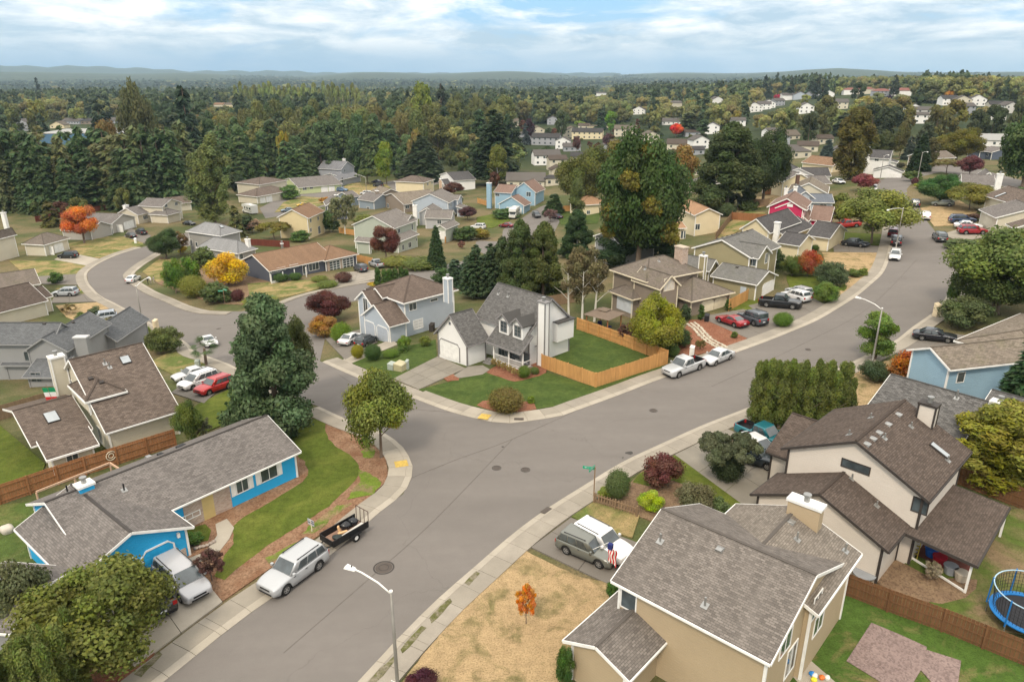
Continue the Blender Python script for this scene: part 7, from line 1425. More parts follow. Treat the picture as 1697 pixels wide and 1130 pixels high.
b0_ = NL.location; sg = Vector((*G(653, 1083, 3.1), 3.1)); z_ = 3.0
sp = empty('speed_limit_sign', 'white speed limit 25 sign on the nearest lamp post', 'sign', (b0_.x, b0_.y, b0_.z + z_)); sp.rotation_euler = (0, 0, math.radians(-42 + 12))
m = MB(); m.box(-.30, -.15, -.38, .30, -.13, .38); m.build('plate', WHITE, sp); m = MB(); m.box(-.04, -.13, -.3, .04, -.09, .3); m.build('bracket', STEEL, sp)
text('SPEED\nLIMIT', .17, BLACK, sp, (0, -.155, .2), (math.pi/2, 0, 0)); text('2', .42, BLACK, sp, (-.13, -.155, -.32), (math.pi/2, 0, 0), 'numeral'); text('5', .42, BLACK, sp, (.13, -.155, -.32), (math.pi/2, 0, 0), 'numeral')
m = MB()
for a_, b_ in (((-.28, -.36), (.28, -.36)), ((.28, -.36), (.28, .36)), ((.28, .36), (-.28, .36)), ((-.28, .36), (-.28, -.36))): m.bar((a_[0], -.153, a_[1]), (b_[0], -.153, b_[1]), .006, .012, up=(0, 1, 0))
m.build('border', BLACK, sp)
SGREEN = flat('sign_green', (.005, .30, .17), .4); SWH = flat('sign_white', (.7, .75, .72), .5)
def streetsign(base, h, angs, label, ln=.9):
 b = T(*base, .1); r = empty('street_name_sign', label, 'street sign', b, group='green street name signs'); m = MB(); m.box(-.045, -.045, 0, .045, .045, h); m.build('post', WOOD_OLD, r)
 for k, a in enumerate(angs):
  z = h - .28 + k * .25; M = Matrix.Translation((0, 0, z)) @ Matrix.Rotation(a, 4, 'Z'); m = MB(M); m.box(.03, -.012, 0, ln, .012, .24); bo = m.build('blade', SGREEN, r); x = .1
  while x < ln - .1: w_ = rnd.choice((.05, .07, .09)); m = MB(M); m.prism([(x, -.016, .07), (x + w_ * .4, -.016, .07), (x + w_ * .4, -.016, .15), (x + w_, -.016, .15), (x + w_, -.016, .18), (x, -.016, .18)], (0, .032, 0)); m.build('letter', SWH, bo); x += w_ + (.05 if rnd.random() > .2 else .11)
streetsign((984,822), 2.75, (math.radians(165), math.radians(235)), 'green street name sign on a post beside the picket fence', 1.0); streetsign((373,503), 2.6, (math.radians(190), math.radians(-25)), 'green street name sign in the shrubs at the bend')
b = T(517, 880, .12); r = empty('yard_sign', 'small realtor style lawn sign by the pavement of the bright blue house', 'sign', b, math.radians(-35)); m = MB(); m.box(-.03, -.03, 0, .03, .03, 1.0); m.build('post', CREAM, r); m = MB(); m.box(-.35, -.02, .55, .35, .0, 1.05); po = m.build('plate', flat('grey_plate', (.4, .42, .46), .4), r); m = MB(); m.box(-.33, -.025, .72, .33, .0, .8); m.build('print', flat('navy_print', (.03, .035, .06)), po); m = MB(); m.box(.0, -.026, .9, .3, 0, .97); m.build('print', flat('navy_print', (.03, .035, .06)), po)
# flags
def flagcloth(name, label, px, z, wd, hh, mats, stripes, ang, canton=None, emblem=None):
 p = Vector((*G(*px, z), z)); r = empty('flag', label, 'flag', p, ang); n = 14; pm = MB(); pm.tube([(0, 0, .45), (-1.1, 0, -.5)], .018, 6); pm.build('pole', WHITE, r)
 for k in range(stripes):
  m = MB()
  for i in range(n):
   for c in range(1):
    a0, a1 = i / n, (i + 1) / n; f = lambda s, t: (s * wd * .8 + .04 * math.sin(t * 9), .09 * math.sin(s * 7 + t * 3), .4 - t * hh - s * .45)
    t0, t1 = (k / stripes, (k + 1) / stripes); m.face([f(t0, a0), f(t1, a0), f(t1, a1), f(t0, a1)])
  m.fixn = False; m.build('stripe', mats[k % len(mats)], r, True)
 if canton: m = MB(); m.box(-.02, -.12, .0, wd * .42, .14, .4); co = m.build('canton', canton, r)
 if emblem: m = MB(); m.tube([(wd*.4, -.12, -.1), (wd*.4, .12, -.1)], .1, 10); m.build('emblem', emblem, r)
FR_, FW_, FG_, FB_ = flat('flag_red', (.55, .03, .035), .8), flat('flag_white', (.75, .74, .72), .8), flat('flag_green', (.01, .25, .10), .8), flat('flag_blue', (.02, .03, .14), .8)
r = Vector((*G(82, 650, 3.0), 3.0)); fl = empty('tricolour_flag', 'green white and red flag beside the tall cream chimney', 'flag', r, math.radians(20)); m = MB(); m.tube([(-.15, 0, .9), (.1, 0, -.9)], .02, 6); m.build('pole', WOOD_OLD, fl)
for k, mt in enumerate((FG_, FW_, FR_)): m = MB(); m.hexa([(-.5 + .05 * k, .02, .55 - .5 * k - .5), (.55 + .02 * k, .05, .55 - .5 * k - .62), (.55 + .02 * k, .09, .55 - .5 * k - .62), (-.5 + .05 * k, .06, .55 - .5 * k - .5), (-.55 + .05 * k, -.03, .55 - .5 * k), (.5, .0, .45 - .5 * k), (.5, .04, .45 - .5 * k), (-.55 + .05 * k, .01, .55 - .5 * k)]); m.build('band', mt, fl)
flagcloth('us', 'small stars and stripes flag on a slanted pole above the grey green suv', (1008, 908), 2.9, .75, 1.3, [FR_, FW_], 7, math.radians(-30), FB_)
# ------------------------------------------------------------------ trailer behind the silver suv
a, b = T(541,925,.03), T(604,889,.03); d = (b - a); an = math.atan2(d.y, d.x); an = math.radians(51); tc_ = T(591,897,.03) + Vector((-math.sin(an), math.cos(an), 0)) * .95
tr = empty('utility_trailer', 'black open utility trailer loaded with bags behind the silver suv', 'trailer', tc_, an)
BM = flat('black_steel', (.012, .012, .013), .4); PLK = woodmat('trailer_plank', (.30, .19, .14))
for i in range(7): m = MB(); m.box(-1.95, -.72 + i * .205, .5, 1.35, -.53 + i * .205, .53); m.build('floor_plank', PLK, tr)
for y in (-.78, .78): m = MB(); m.box(-1.95, y - .02, .48, 1.35, y + .02, .98); m.build('side_panel', BM, tr); m = MB(); m.bar((-1.95, y, 1.0), (1.35, y, 1.0), .06, .05); m.build('top_rail', BM, tr); m = MB(); m.box(-.45, y + (.06 if y > 0 else -.3), .62, .45, y + (.3 if y > 0 else -.06), .66); m.build('fender', BM, tr)
for x in (-1.95,): m = MB(); m.box(x - .02, -.78, .48, x + .02, .78, .98); m.build('front_panel', BM, tr)
m = MB()
for y in (-.7, -.23, .23, .7): m.bar((1.4, y, .5), (1.45, y, 1.75), .04, .04)
m.bar((1.4, -.72, .52), (1.4, .72, .52), .04, .04); m.bar((1.45, -.72, 1.75), (1.45, .72, 1.75), .04, .04); m.build('ramp_gate', woodmat('rusty_steel', (.09, .05, .04)), tr)
m = MB(); m.bar((-1.9, -.5, .45), (-3.0, 0, .42), .07, .07); m.bar((-1.9, .5, .45), (-3.0, 0, .42), .07, .07); m.build('tongue', BM, tr)
tm, rm = wheelmesh(.33)
for y in (-.9, .9): wo = link_mesh('wheel', tm, tr, loc=(0, y, .33)); q = MB(); q.tube([(0, -.09, 0), (0, .09, 0)], .17, 14); q.build('rim', WHITE, wo)
def lump(name, label, p, sx, sy, sz, mat, cat, group=None, seed=1):
 bm = bmesh.new(); bmesh.ops.create_icosphere(bm, subdivisions=3, radius=1); rr = random.Random(seed); f = [rr.uniform(2, 5) for _ in range(6)]
 for v in bm.verts: k = 1 + .13 * math.sin(v.co.x * f[0] + f[3]) * math.sin(v.co.y * f[1] + f[4]) + .08 * math.sin(v.co.z * f[2] * 2); v.co *= k; v.co.x *= sx; v.co.y *= sy; v.co.z *= sz
 me = bpy.data.meshes.new(name); bm.to_mesh(me); bm.free(); me.materials.append(mat); me.polygons.foreach_set('use_smooth', [True] * len(me.polygons)); o = link_mesh(name, me, loc=p); return tag(o, label, cat, group)
TM = Matrix.Translation(tc_) @ Matrix.Rotation(an, 4, 'Z'); BAG = flat('bin_bag', (.012, .013, .016), .25, .5)
lump('rubbish_bag', 'black rubbish bag nearest the ramp in the trailer', TM @ Vector((.75, .25, .8)), .38, .33, .36, BAG, 'bag', seed=2); lump('rubbish_bag', 'black rubbish bag in the middle of the trailer', TM @ Vector((.1, .35, .78)), .4, .3, .34, BAG, 'bag', seed=3); lump('rubbish_bag', 'dark flat bag at the front of the trailer', TM @ Vector((-1.1, -.2, .68)), .4, .3, .18, flat('green_black', (.02, .03, .028), .4), 'bag', seed=4)
m = MB(TM); m.bar((-.9, -.55, .8), (1.0, -.55, .95), .25, .03); tag(m.build('white_board', flat('grey_board', (.5, .47, .43))), 'pale grey board leaning along the trailer side', 'board')
m = MB(TM); m.bar((-.6, .1, .6), (-.7, .2, 1.2), .25, .12); m.bar((-.9, 0, .75), (-.2, -.2, .72), .2, .1); tag(m.build('wood_scrap', flat('raw_wood', (.6, .38, .2))), 'orange wood scraps standing in the trailer', 'wood scraps')
# ------------------------------------------------------------------ boxes, cabinets, barrels
def cab(name, label, px, w_, d_, h, mat, cat, ang=0., group=None, lid=None):
 p = T(*px, .1); r = empty(name, label, cat, p, ang, group); m = MB(); m.hexa([(-w_/2, -d_/2, -.1), (w_/2, -d_/2, -.1), (w_/2, d_/2, -.1), (-w_/2, d_/2, -.1), (-w_/2, -d_/2, h * .86), (w_/2, -d_/2, h * .86), (w_/2, d_/2, h), (-w_/2, d_/2, h)]); m.build('body', mat, r); m = MB(); m.hexa([(-w_/2 - .04, -d_/2 - .04, h * .86 - .02), (w_/2 + .04, -d_/2 - .04, h * .86 - .02), (w_/2 + .04, d_/2 + .04, h), (-w_/2 - .04, d_/2 + .04, h), (-w_/2, -d_/2, h * .86 + .06), (w_/2, -d_/2, h * .86 + .06), (w_/2, d_/2, h + .08), (-w_/2, d_/2, h + .08)]); m.build('lid', lid or mat, r); return r
GB = flat('grey_green_box', (.34, .38, .34), .5); TB = flat('tan_box', (.42, .38, .24), .5); PB = flat('pale_pedestal', (.62, .52, .36), .6)
cab('utility_box', 'pale green utility box on the lawn, left one of three', (650,612), .9, .7, .85, GB, 'utility box', -.6); cab('utility_box', 'tan transformer box on the lawn, middle one of three', (664,613), 1.3, 1.1, .95, TB, 'utility box', -.6); cab('utility_box', 'slim pale utility pillar on the lawn, right one of three', (675,612), .35, .35, 1.2, GB, 'utility box', -.6)
cab('mailbox_cluster', 'tan cluster mailbox on the pavement at the right hand kerb', (1551,524), .8, .6, 1.75, PB, 'mailbox', .5); cab('mailbox_cluster', 'tan cluster mailbox on the corner below the left lamp', (259,544), .75, .6, 1.5, PB, 'mailbox', -.5); cab('utility_box', 'small green utility box beside the fan palm', (328,606), .6, .5, .8, GB, 'utility box'); cab('mailbox', 'white mailbox on a post at the red bark garden', (1146,590), .5, .3, 1.3, WHITE, 'mailbox', -.6); cab('mailbox', 'white mailbox on the lawn at the two black cars', (225,403), .5, .4, 1.3, WHITE, 'mailbox'); cab('rubbish_bin', 'dark bin beside the pale grey blue house', (716,548), .6, .7, 1.1, TRIM_DARK, 'bin', -.4); cab('rubbish_bin', 'black bin between the taupe garage doors and the hedge', (1171,532), .6, .7, 1.0, BLACK, 'bin', -.4); cab('rubbish_bin', 'blue bin beside the orange tan roofed house', (1172,385), .6, .6, 2.2, flat('blue_plastic', (.02, .04, .2)), 'bin')
p = T(22, 953, .1); r = empty('barrel', 'black plastic barrel on the lawn at the left edge', 'barrel', p); m = MB(); m.tube([(0, 0, 0), (0, 0, .9)], [.3, .34], 18); m.build('body', BLACK, r); m = MB(); m.tube([(0, 0, .88), (0, 0, .94)], .36, 18); m.build('rim', BLACK, r)
p = T(1430, 962, .1); r = empty('round_table', 'round grey table top beside the off white wall', 'table', p); m = MB(); m.tube([(0, 0, .6), (0, 0, .66)], .75, 22); m.build('table_top', flat('grey_disc', (.25, .26, .27)), r); m = MB(); m.tube([(0, 0, 0), (0, 0, .6)], .35, 12); m.build('pedestal', TRIM_DARK, r)
# boulders along the curved walk
for i, (x, y) in enumerate(((325,908),(331,906),(337,905),(343,903),(349,900),(354,897))): lump('boulder', ('leftmost', 'second', 'third', 'fourth', 'fifth', 'rightmost')[i] + ' of the small boulders beside the curved walk', T(x, y, .2), .17, .14, .12, flat('river_rock', (.3, .25, .21)), 'rock', 'boulders by the curved walk', i)
lump('boulder', 'large pale boulder on the lawn at the left edge', T(12, 878, .3), .5, .4, .5, flat('pale_rock', (.5, .45, .38)), 'rock', None, 9)
# flagstone path on the red bark
fp = empty('stone_path', 'pale flagstone path crossing the red bark garden', 'path', T(1170,556,.1)); o_ = fp.location; PS = flat('pale_flagstone', (.46, .41, .32), .8, var=.4, scale=2)
L = resample(smooth_line([T(x, y, .1) for x, y in ((1145,536),(1156,544),(1166,556),(1180,567),(1201,578))], .5), .42); sm_ = MB(); sm_.prism([(math.cos(a) * .24, math.sin(a) * .19, 0) for a in np.linspace(0, 5.4, 7)], (0, 0, .07)); sme = sm_.mesh('flagstone', PS)
for i, q in enumerate(L):
 for j in range(3):
  x, y = q.x + (j - 1) * .5 + rnd.uniform(-.1, .1), q.y + (j - 1) * .25 + rnd.uniform(-.06, .06); link_mesh('flagstone', sme, fp, loc=Vector((x, y, tz(x, y) + .1)) - o_, rz=rnd.uniform(0, 6))
# wall ring, pergola frame, gazebo
def at_fence(px, z): p = T(*px, .05); return p + Vector((0, 0, z))
p = at_fence((187,772), 1.1); m = MB(Matrix.Translation(p) @ Matrix.Rotation(math.radians(51), 4, 'Z')); r = tag(empty('wall_ornament', None, None, (0, 0, 0)), 'white double ring ornament on the red brown fence', 'ornament')
for k, rr_ in enumerate((.42, .22)): m = MB(Matrix.Translation(p) @ Matrix.Rotation(math.radians(51), 4, 'Z')); m.tube([(math.cos(a) * rr_, -.1, math.sin(a) * rr_) for a in np.linspace(0, 2 * math.pi, 21)], .035, 6); m.build('ring', CREAM, r)
pg = empty('pergola_frame', 'bare wooden frame between the red brown fence and the grey roof', 'pergola', (0, 0, 0)); C4 = [Vector((*G(x, y, 2.3), 2.3)) for x, y in ((60,815),(182,767),(198,777))]
for q0, q1 in zip(C4, C4[1:]): m = MB(); m.bar(q0, q1, .1, .16); m.build('beam', CREAM if False else woodmat('peach_beam', (.55, .36, .24)), pg)
for q in C4 + [C4[0].lerp(C4[1], .5)]: m = MB(); m.box(q.x - .06, q.y - .06, tz(q.x, q.y) - .1, q.x + .06, q.y + .06, 2.25); m.build('post', woodmat('peach_beam', (.55, .36, .24)), pg)
p = T(1000, 545, .05); gz = empty('gazebo', 'brown two tier gazebo behind the orange fence', 'gazebo', p, math.radians(-40)); GC = flat('gazebo_canopy', (.16, .12, .09), .8)
for x in (-1.7, 1.7):
 for y in (-1.7, 1.7): m = MB(); m.box(x - .07, y - .07, 0, x + .07, y + .07, 2.2); m.build('post', WOOD_BROWN, gz)
for nm, s0, z0, z1, s1 in (('canopy', 2.1, 2.2, 2.75, .6), ('top_canopy', .75, 2.85, 3.15, .02)):
 m = MB(); c0 = [(-s0, -s0, z0), (s0, -s0, z0), (s0, s0, z0), (-s0, s0, z0)]; c1 = [(-s1, -s1, z1), (s1, -s1, z1), (s1, s1, z1), (-s1, s1, z1)]
 for i in range(4): m.face([c0[i], c0[(i+1)%4], c1[(i+1)%4], c1[i]])
 m.build(nm, GC, gz)
for i, (x, y) in enumerate(((-.6, 0), (.7, .3))): q = gz.matrix_basis @ Vector((x, y, 0)); c = empty('garden_chair', ('dark garden chair at the left under the gazebo', 'dark garden chair at the right under the gazebo')[i], 'chair', q, i * 1.2); m = MB(); m.box(-.3, -.3, .35, .3, .3, .45); m.build('seat', FB_, c); m = MB(); m.box(-.3, .25, .45, .3, .32, .95); m.build('backrest', FB_, c)
for i in range(2):
 pass
# porch of the white corner house: deck, posts, railings, steps
h = WHH; e0 = h.gp((806,568), 2.65); e1 = h.gp((866,588), 2.65); u = (e1 - e0).normalized(); v = Vector((-u.y, u.x)); Lp = (e1 - e0).length; z0 = h.z0
Mw = Matrix(((u.x, v.x, 0, e0.x), (u.y, v.y, 0, e0.y), (0, 0, 1, z0), (0, 0, 0, 1))); Ml = h.Mi @ Mw; GD = flat('grey_deck', (.20, .19, .18))
for i in range(9): m = MB(Ml); m.box(.9, .3 + i * .19, .5, Lp - .1, .47 + i * .19, .58); m.build('deck_board', GD, h.root)
for x in (.95, Lp * .58, Lp - .25): m = MB(Ml); m.box(x - .07, .25, -.3, x + .07, .39, 2.6); m.build('porch_post', WHITE, h.root)
for x0, x1 in ((.95, Lp * .58), (Lp * .58, Lp - .25)):
 m = MB(Ml); m.bar((x0, .32, 1.45), (x1, .32, 1.45), .07, .06); m.bar((x0, .32, .72), (x1, .32, .72), .05, .06); ro = m.build('porch_rail', WHITE, h.root); k = int((x1 - x0) / .17)
 for i in range(k): m = MB(Ml); x = x0 + (x1 - x0) * (i + .5) / k; m.box(x - .02, .3, .72, x + .02, .34, 1.43); m.build('baluster', WHITE, ro)
m = MB(Ml); m.bar((Lp - .25, .32, 1.45), (Lp - .25, 1.8, 1.45), .07, .06); m.bar((Lp - .25, .32, .72), (Lp - .25, 1.8, .72), .05, .06); m.build('porch_rail', WHITE, h.root); m = MB(Ml); m.box(.9, .28, .3, Lp - .1, .34, .58); m.build('deck_skirt', WHITE, h.root)
for i in range(4): m = MB(Ml); m.box(-.3 - i * .0, -.1 - i * .32 + .3, -.4, .85, .35 - i * .32 + .3, .45 - i * .15); m.build('step', GD, h.root)
for x, w_, zz in ((1.7, .9, 1.4), (3.2, 1.2, 1.5), (4.9, 1.0, 1.5)):
 m = MB(Ml); m.box(x - w_/2, 1.86, zz - .6, x + w_/2, 1.93, zz + .6); wo = m.build('window', TRG, h.root); m = MB(Ml); m.box(x - w_/2 + .07, 1.84, zz - .53, x + w_/2 - .07, 1.87, zz + .53); m.build('pane', GLASS, wo)
for i, (x, y) in enumerate(((818,606),(826,609),(835,613),(844,617),(852,622),(861,625))): tree('open', x, y + 2, y - 14, 12, (.30,.24,.08), ('first', 'second', 'third', 'fourth', 'fifth', 'sixth')[i] + ' tuft of dry grass before the porch, counted from left', 'ornamental grass', name='grass_tuft', lod=1, trunk=False, group='grass tufts at the porch')
# ranch porch
h = NAVY_RANCH; q0 = h.gp((450,455), 2.6); q1 = h.gp((508,443), 2.6); u = (q1 - q0).normalized(); Mw = Matrix(((u.x, -u.y, 0, q0.x), (u.y, u.x, 0, q0.y), (0, 0, 1, h.z0), (0, 0, 0, 1))); Ml = h.Mi @ Mw; L_ = (q1 - q0).length
for i in range(4): m = MB(Ml); x = L_ * i / 3; m.box(x - .08, .3, 0, x + .08, .46, 2.6); m.build('porch_post', WHITE, h.root)
for i in range(2): m = MB(Ml); m.box(L_ * i / 3 + .1, .34, .25, L_ * (i + 1) / 3 - .1, .4, 1.1); m.build('porch_rail', sid('white_slats', (.6,.6,.58), row=.12, vertical=True), h.root)
# trampoline
c = T(1700, 1035, .05); c = Vector((c.x, c.y, tz(c.x, c.y))); tp = empty('trampoline', 'round trampoline with blue edge pad and black net at the right edge', 'trampoline', c); BLU = flat('blue_pad', (.01, .15, .42), .5); R_ = 2.15; n = 36
def ring(nm, r0, r1, z0, z1, mt, par, nn=n):
 m = MB()
 for i in range(nn): a, b = 2*math.pi*i/nn, 2*math.pi*(i+1)/nn; m.hexa([(math.cos(t)*r, math.sin(t)*r, z0) for t, r in ((a, r0), (a, r1), (b, r1), (b, r0))] + [(math.cos(t)*r, math.sin(t)*r, z1) for t, r in ((a, r0), (a, r1), (b, r1), (b, r0))])
 return m.build(nm, mt, par)
ring('edge_pad', R_ * .83, R_, .86, .92, BLU, tp); m = MB(); m.face([(math.cos(2*math.pi*i/n) * R_ * .84, math.sin(2*math.pi*i/n) * R_ * .84, .87) for i in range(n)]); m.build('jumping_mat', flat('mat_black', (.02, .02, .024)), tp)
for i in range(6):
 a = 2*math.pi*i/6 + .4; m = MB(); m.tube([(math.cos(a) * R_, math.sin(a) * R_, 0), (math.cos(a) * R_, math.sin(a) * R_, .86)], .04, 6); m.build('leg', STEEL, tp); m = MB(); m.tube([(math.cos(a) * R_ * 1.04, math.sin(a) * R_ * 1.04, .7), (math.cos(a) * R_ * 1.02, math.sin(a) * R_ * 1.02, 2.6)], .045, 6); m.build('net_pole', BLU, tp)
m = MB(); k = 60
for i in range(k): a = 2*math.pi*i/k; b = 2*math.pi*(i+1)/k; m.bar((math.cos(a)*R_*.9, math.sin(a)*R_*.9, .9), (math.cos(a)*R_*.98, math.sin(a)*R_*.98, 2.5), .018, .018); [m.bar((math.cos(a)*R_*(.9+.08*f), math.sin(a)*R_*(.9+.08*f), .9+1.6*f), (math.cos(b)*R_*(.9+.08*f), math.sin(b)*R_*(.9+.08*f), .9+1.6*f), .014, .014) for f in (.15,.3,.45,.6,.75,.9)]
no = m.build('safety_net', BLACK, tp); no['kind'] = 'stuff'; ring('top_ring', R_ * .99, R_ * 1.02, 2.5, 2.54, flat('pale_tube', (.35, .5, .6)), tp)
# tarps on the back lawn
TARP = bark_mulch('brown_tarp', (.23, .17, .155), (.28, .21, .19)); t_ = zone('tarp', [(1444,1031),(1490,1050),(1536,1071),(1532,1100),(1513,1131),(1510,1160),(1403,1094)], .16, TARP, skirt=.04, kind=None); tag(t_, 'large brown ground sheet on the back lawn of the beige house', 'tarp'); t_ = zone('tarp', [(1536,1076),(1593,1094),(1590,1115),(1585,1150),(1549,1135),(1526,1109)], .165, TARP, skirt=.04, kind=None); tag(t_, 'smaller brown ground sheet right of the large one', 'tarp')
for i, (x, y, c_, nm) in enumerate(((1346,1116,(.02,.2,.55),'blue'),(1350,1119,(.7,.7,.7),'white'),(1349,1126,(.7,.62,.05),'yellow'),(1362,1122,(.6,.15,.03),'orange'),(1371,1122,(.65,.65,.6),'cream'))): lump('toy_ball', nm + ' toy on the patio behind the beige house', T(x, y, .2), .17, .17, .16, flat('toy_' + nm, c_, .4), 'toy', 'toys on the patio', i)
zone('patio', [(1310,1116),(1345,1095),(1385,1130),(1340,1150)], .12, CONC_PALE)
# covered patio of the off white house
h = PATIO; q = [h.gp(p_, 2.4) for p_ in ((1512,875),(1617,938),(1670,845))]; B = [Vector((a_.x, a_.y, h.z0)) for a_ in q]; Lw = lambda w_: h.Mi @ w_
for a_ in (B[0].lerp(B[1], .03), B[0].lerp(B[1], .95), B[1].lerp(B[2], .95)): m = MB(); l_ = Lw(a_); m.box(l_.x - .07, l_.y - .07, -.3, l_.x + .07, l_.y + .07, 2.4); m.build('porch_post', WHITE, h.root)
m = MB(); a_, b_ = Lw(B[0].lerp(B[1], .02)), Lw(B[0].lerp(B[1], .96)); m.bar(a_ + Vector((0, 0, .2)), b_ + Vector((0, 0, .2)), .12, .12); m.bar(a_ + Vector((0, 0, 2.35)), b_ + Vector((0, 0, 2.35)), .1, .14); m.build('porch_beam', WHITE, h.root)
zone('patio', [(1490,903),(1596,958),(1655,880),(1560,820),(1512,870)], .15, flat('red_deck', (.17, .06, .045))); ld = B[0].lerp(B[1], .1) + (B[2] - B[1]).normalized() * .6; lo = empty('ladder', 'yellow step ladder standing under the patio roof', 'ladder', ld, math.radians(-40))
for x in (-.22, .22): m = MB(); m.bar((x, -.4, .1), (x, .0, 2.1), .06, .05); m.build('rail', flat('ladder_yellow', (.42, .33, .06)), lo)
for i in range(6): m = MB(); z = .4 + i * .3; m.box(-.22, -.4 + z * .18, z, .22, -.28 + z * .18, z + .04); m.build('rung', flat('ladder_yellow', (.42, .33, .06)), lo)
for i, (f, g_, c_, nm, lab) in enumerate(((.3, 1.6, (.02, .12, .5), 'blue_tub', 'blue plastic tub under the patio roof'), (.45, 1.3, (.4, .02, .04), 'red_cushion', 'red cushion bench under the patio roof'), (.82, 1.0, (.45, .4, .33), 'garden_pot', 'pale pot at the patio corner'), (.65, 1.0, (.3, .32, .35), 'steel_stool', 'grey steel stool under the patio roof'))): p = B[0].lerp(B[1], f) + (B[2] - B[1]).normalized() * g_; cab(nm, lab, (0, 0), .1, .1, .1, WHITE, 'item') if False else None; r = empty(nm, lab, nm.split('_')[-1], p); m = MB(); m.tube([(0, 0, .15), (0, 0, .5), (0, 0, .75)], [.35, .42, .45], 12); m.build('body', flat(nm, c_, .5), r); m = MB(); m.tube([(0, 0, .72), (0, 0, .79)], .48, 12); m.build('rim', flat(nm, c_, .5), r)
# camper vans
def camper(px0, px1, label, L=7.2, side='L'):
 a_, b_ = T(*px0, .03), T(*px1, .03); d_ = b_ - a_; an_ = math.atan2(d_.y, d_.x); c_ = (a_ + b_) / 2; r = empty('camper_van', label, 'camper van', c_, an_); m = MB(); m.box(-L/2, -1.15, .5, L/2 - 1.6, 1.15, 3.1); m.prism([(L/2 - 1.6, -1.15, 2.0), (L/2 - .4, -1.15, 2.2), (L/2 - .5, -1.15, 3.0), (L/2 - 1.6, -1.15, 3.1)], (0, 2.3, 0)); m.build('body', carpaint('camper_white', (.72, .71, .68)), r); m = MB(); m.prism([(L/2 - 1.6, -1.0, .45), (L/2, -1.0, .45), (L/2, -1.0, 1.1), (L/2 - .7, -1.0, 1.25), (L/2 - 1.2, -1.0, 2.0), (L/2 - 1.6, -1.0, 2.0)], (0, 2.0, 0)); m.build('cab', carpaint('camper_white', (.72, .71, .68)), r)
 m = MB(); m.prism([(L/2 - .66, -.9, 1.27), (L/2 - .6, -.9, 1.27), (L/2 - 1.1, -.9, 1.95), (L/2 - 1.16, -.9, 1.95)], (0, 1.8, 0)); m.build('windshield', CARGLASS, r)
 for x, w_ in ((-2.4, 1.2), (-.6, 1.0), (1.0, .7)):
  for y in (-1.16, 1.16): m = MB(); m.box(x - w_/2, y - .02, 1.7, x + w_/2, y + .02, 2.4); m.build('side_window', CARGLASS, r)
 for y in (-1.165, 1.165): m = MB(); m.bar((-L/2 + .3, y, 1.1), (L/2 - 2.2, y, 1.4), .02, .12); m.build('stripe', TRIM_DARK, r)
 m = MB(); m.box(-1.5, -.4, 3.1, -.7, .4, 3.35); m.build('roof_unit', WHITE, r); tm_, rm_ = wheelmesh(.38)
 for x in (-L/2 + 1.4, L/2 - 1.0):
  for y in (-1.0, 1.0): wo_ = link_mesh('wheel', tm_, r, loc=(x, y, .38)); link_mesh('rim', rm_, wo_)
camper((434,358), (396,350), 'white camper van with dark windows beside the tall poplar'); camper((858,355), (846,366), 'white camper van parked at the sky blue garage', 6)
# utility vehicle with open cage at the slate house
b = T(212, 545, .1); uv_ = empty('utility_buggy', 'open four wheel buggy with a roll cage near the left lamp', 'buggy', b, math.radians(200)); m = MB(); m.box(-1.4, -.65, .45, 1.4, .65, .75); m.prism([(.5, -.6, .75), (1.4, -.6, .75), (1.35, -.6, .95), (.5, -.6, 1.05)], (0, 1.2, 0)); m.build('body', flat('buggy_grey', (.25, .23, .24), .4), uv_); m = MB()
for y in (-.6, .6): m.tube([(.6, y, .9), (.25, y, 1.9), (-.9, y, 1.9), (-1.2, y, .8)], .035, 6)
for x, z in ((.25, 1.9), (-.9, 1.9)): m.tube([(x, -.6, z), (x, .6, z)], .035, 6)
m.build('roll_cage', BLACK, uv_); m = MB(); m.box(-.5, -.5, .75, 0, .5, .95); m.box(-.6, -.5, .9, -.45, .5, 1.4); m.build('seat', BLACK, uv_); tm_, rm_ = wheelmesh(.34)
for x in (-.95, .95):
 for y in (-.7, .7): wo_ = link_mesh('wheel', tm_, uv_, loc=(x, y, .34)); link_mesh('rim', rm_, wo_)
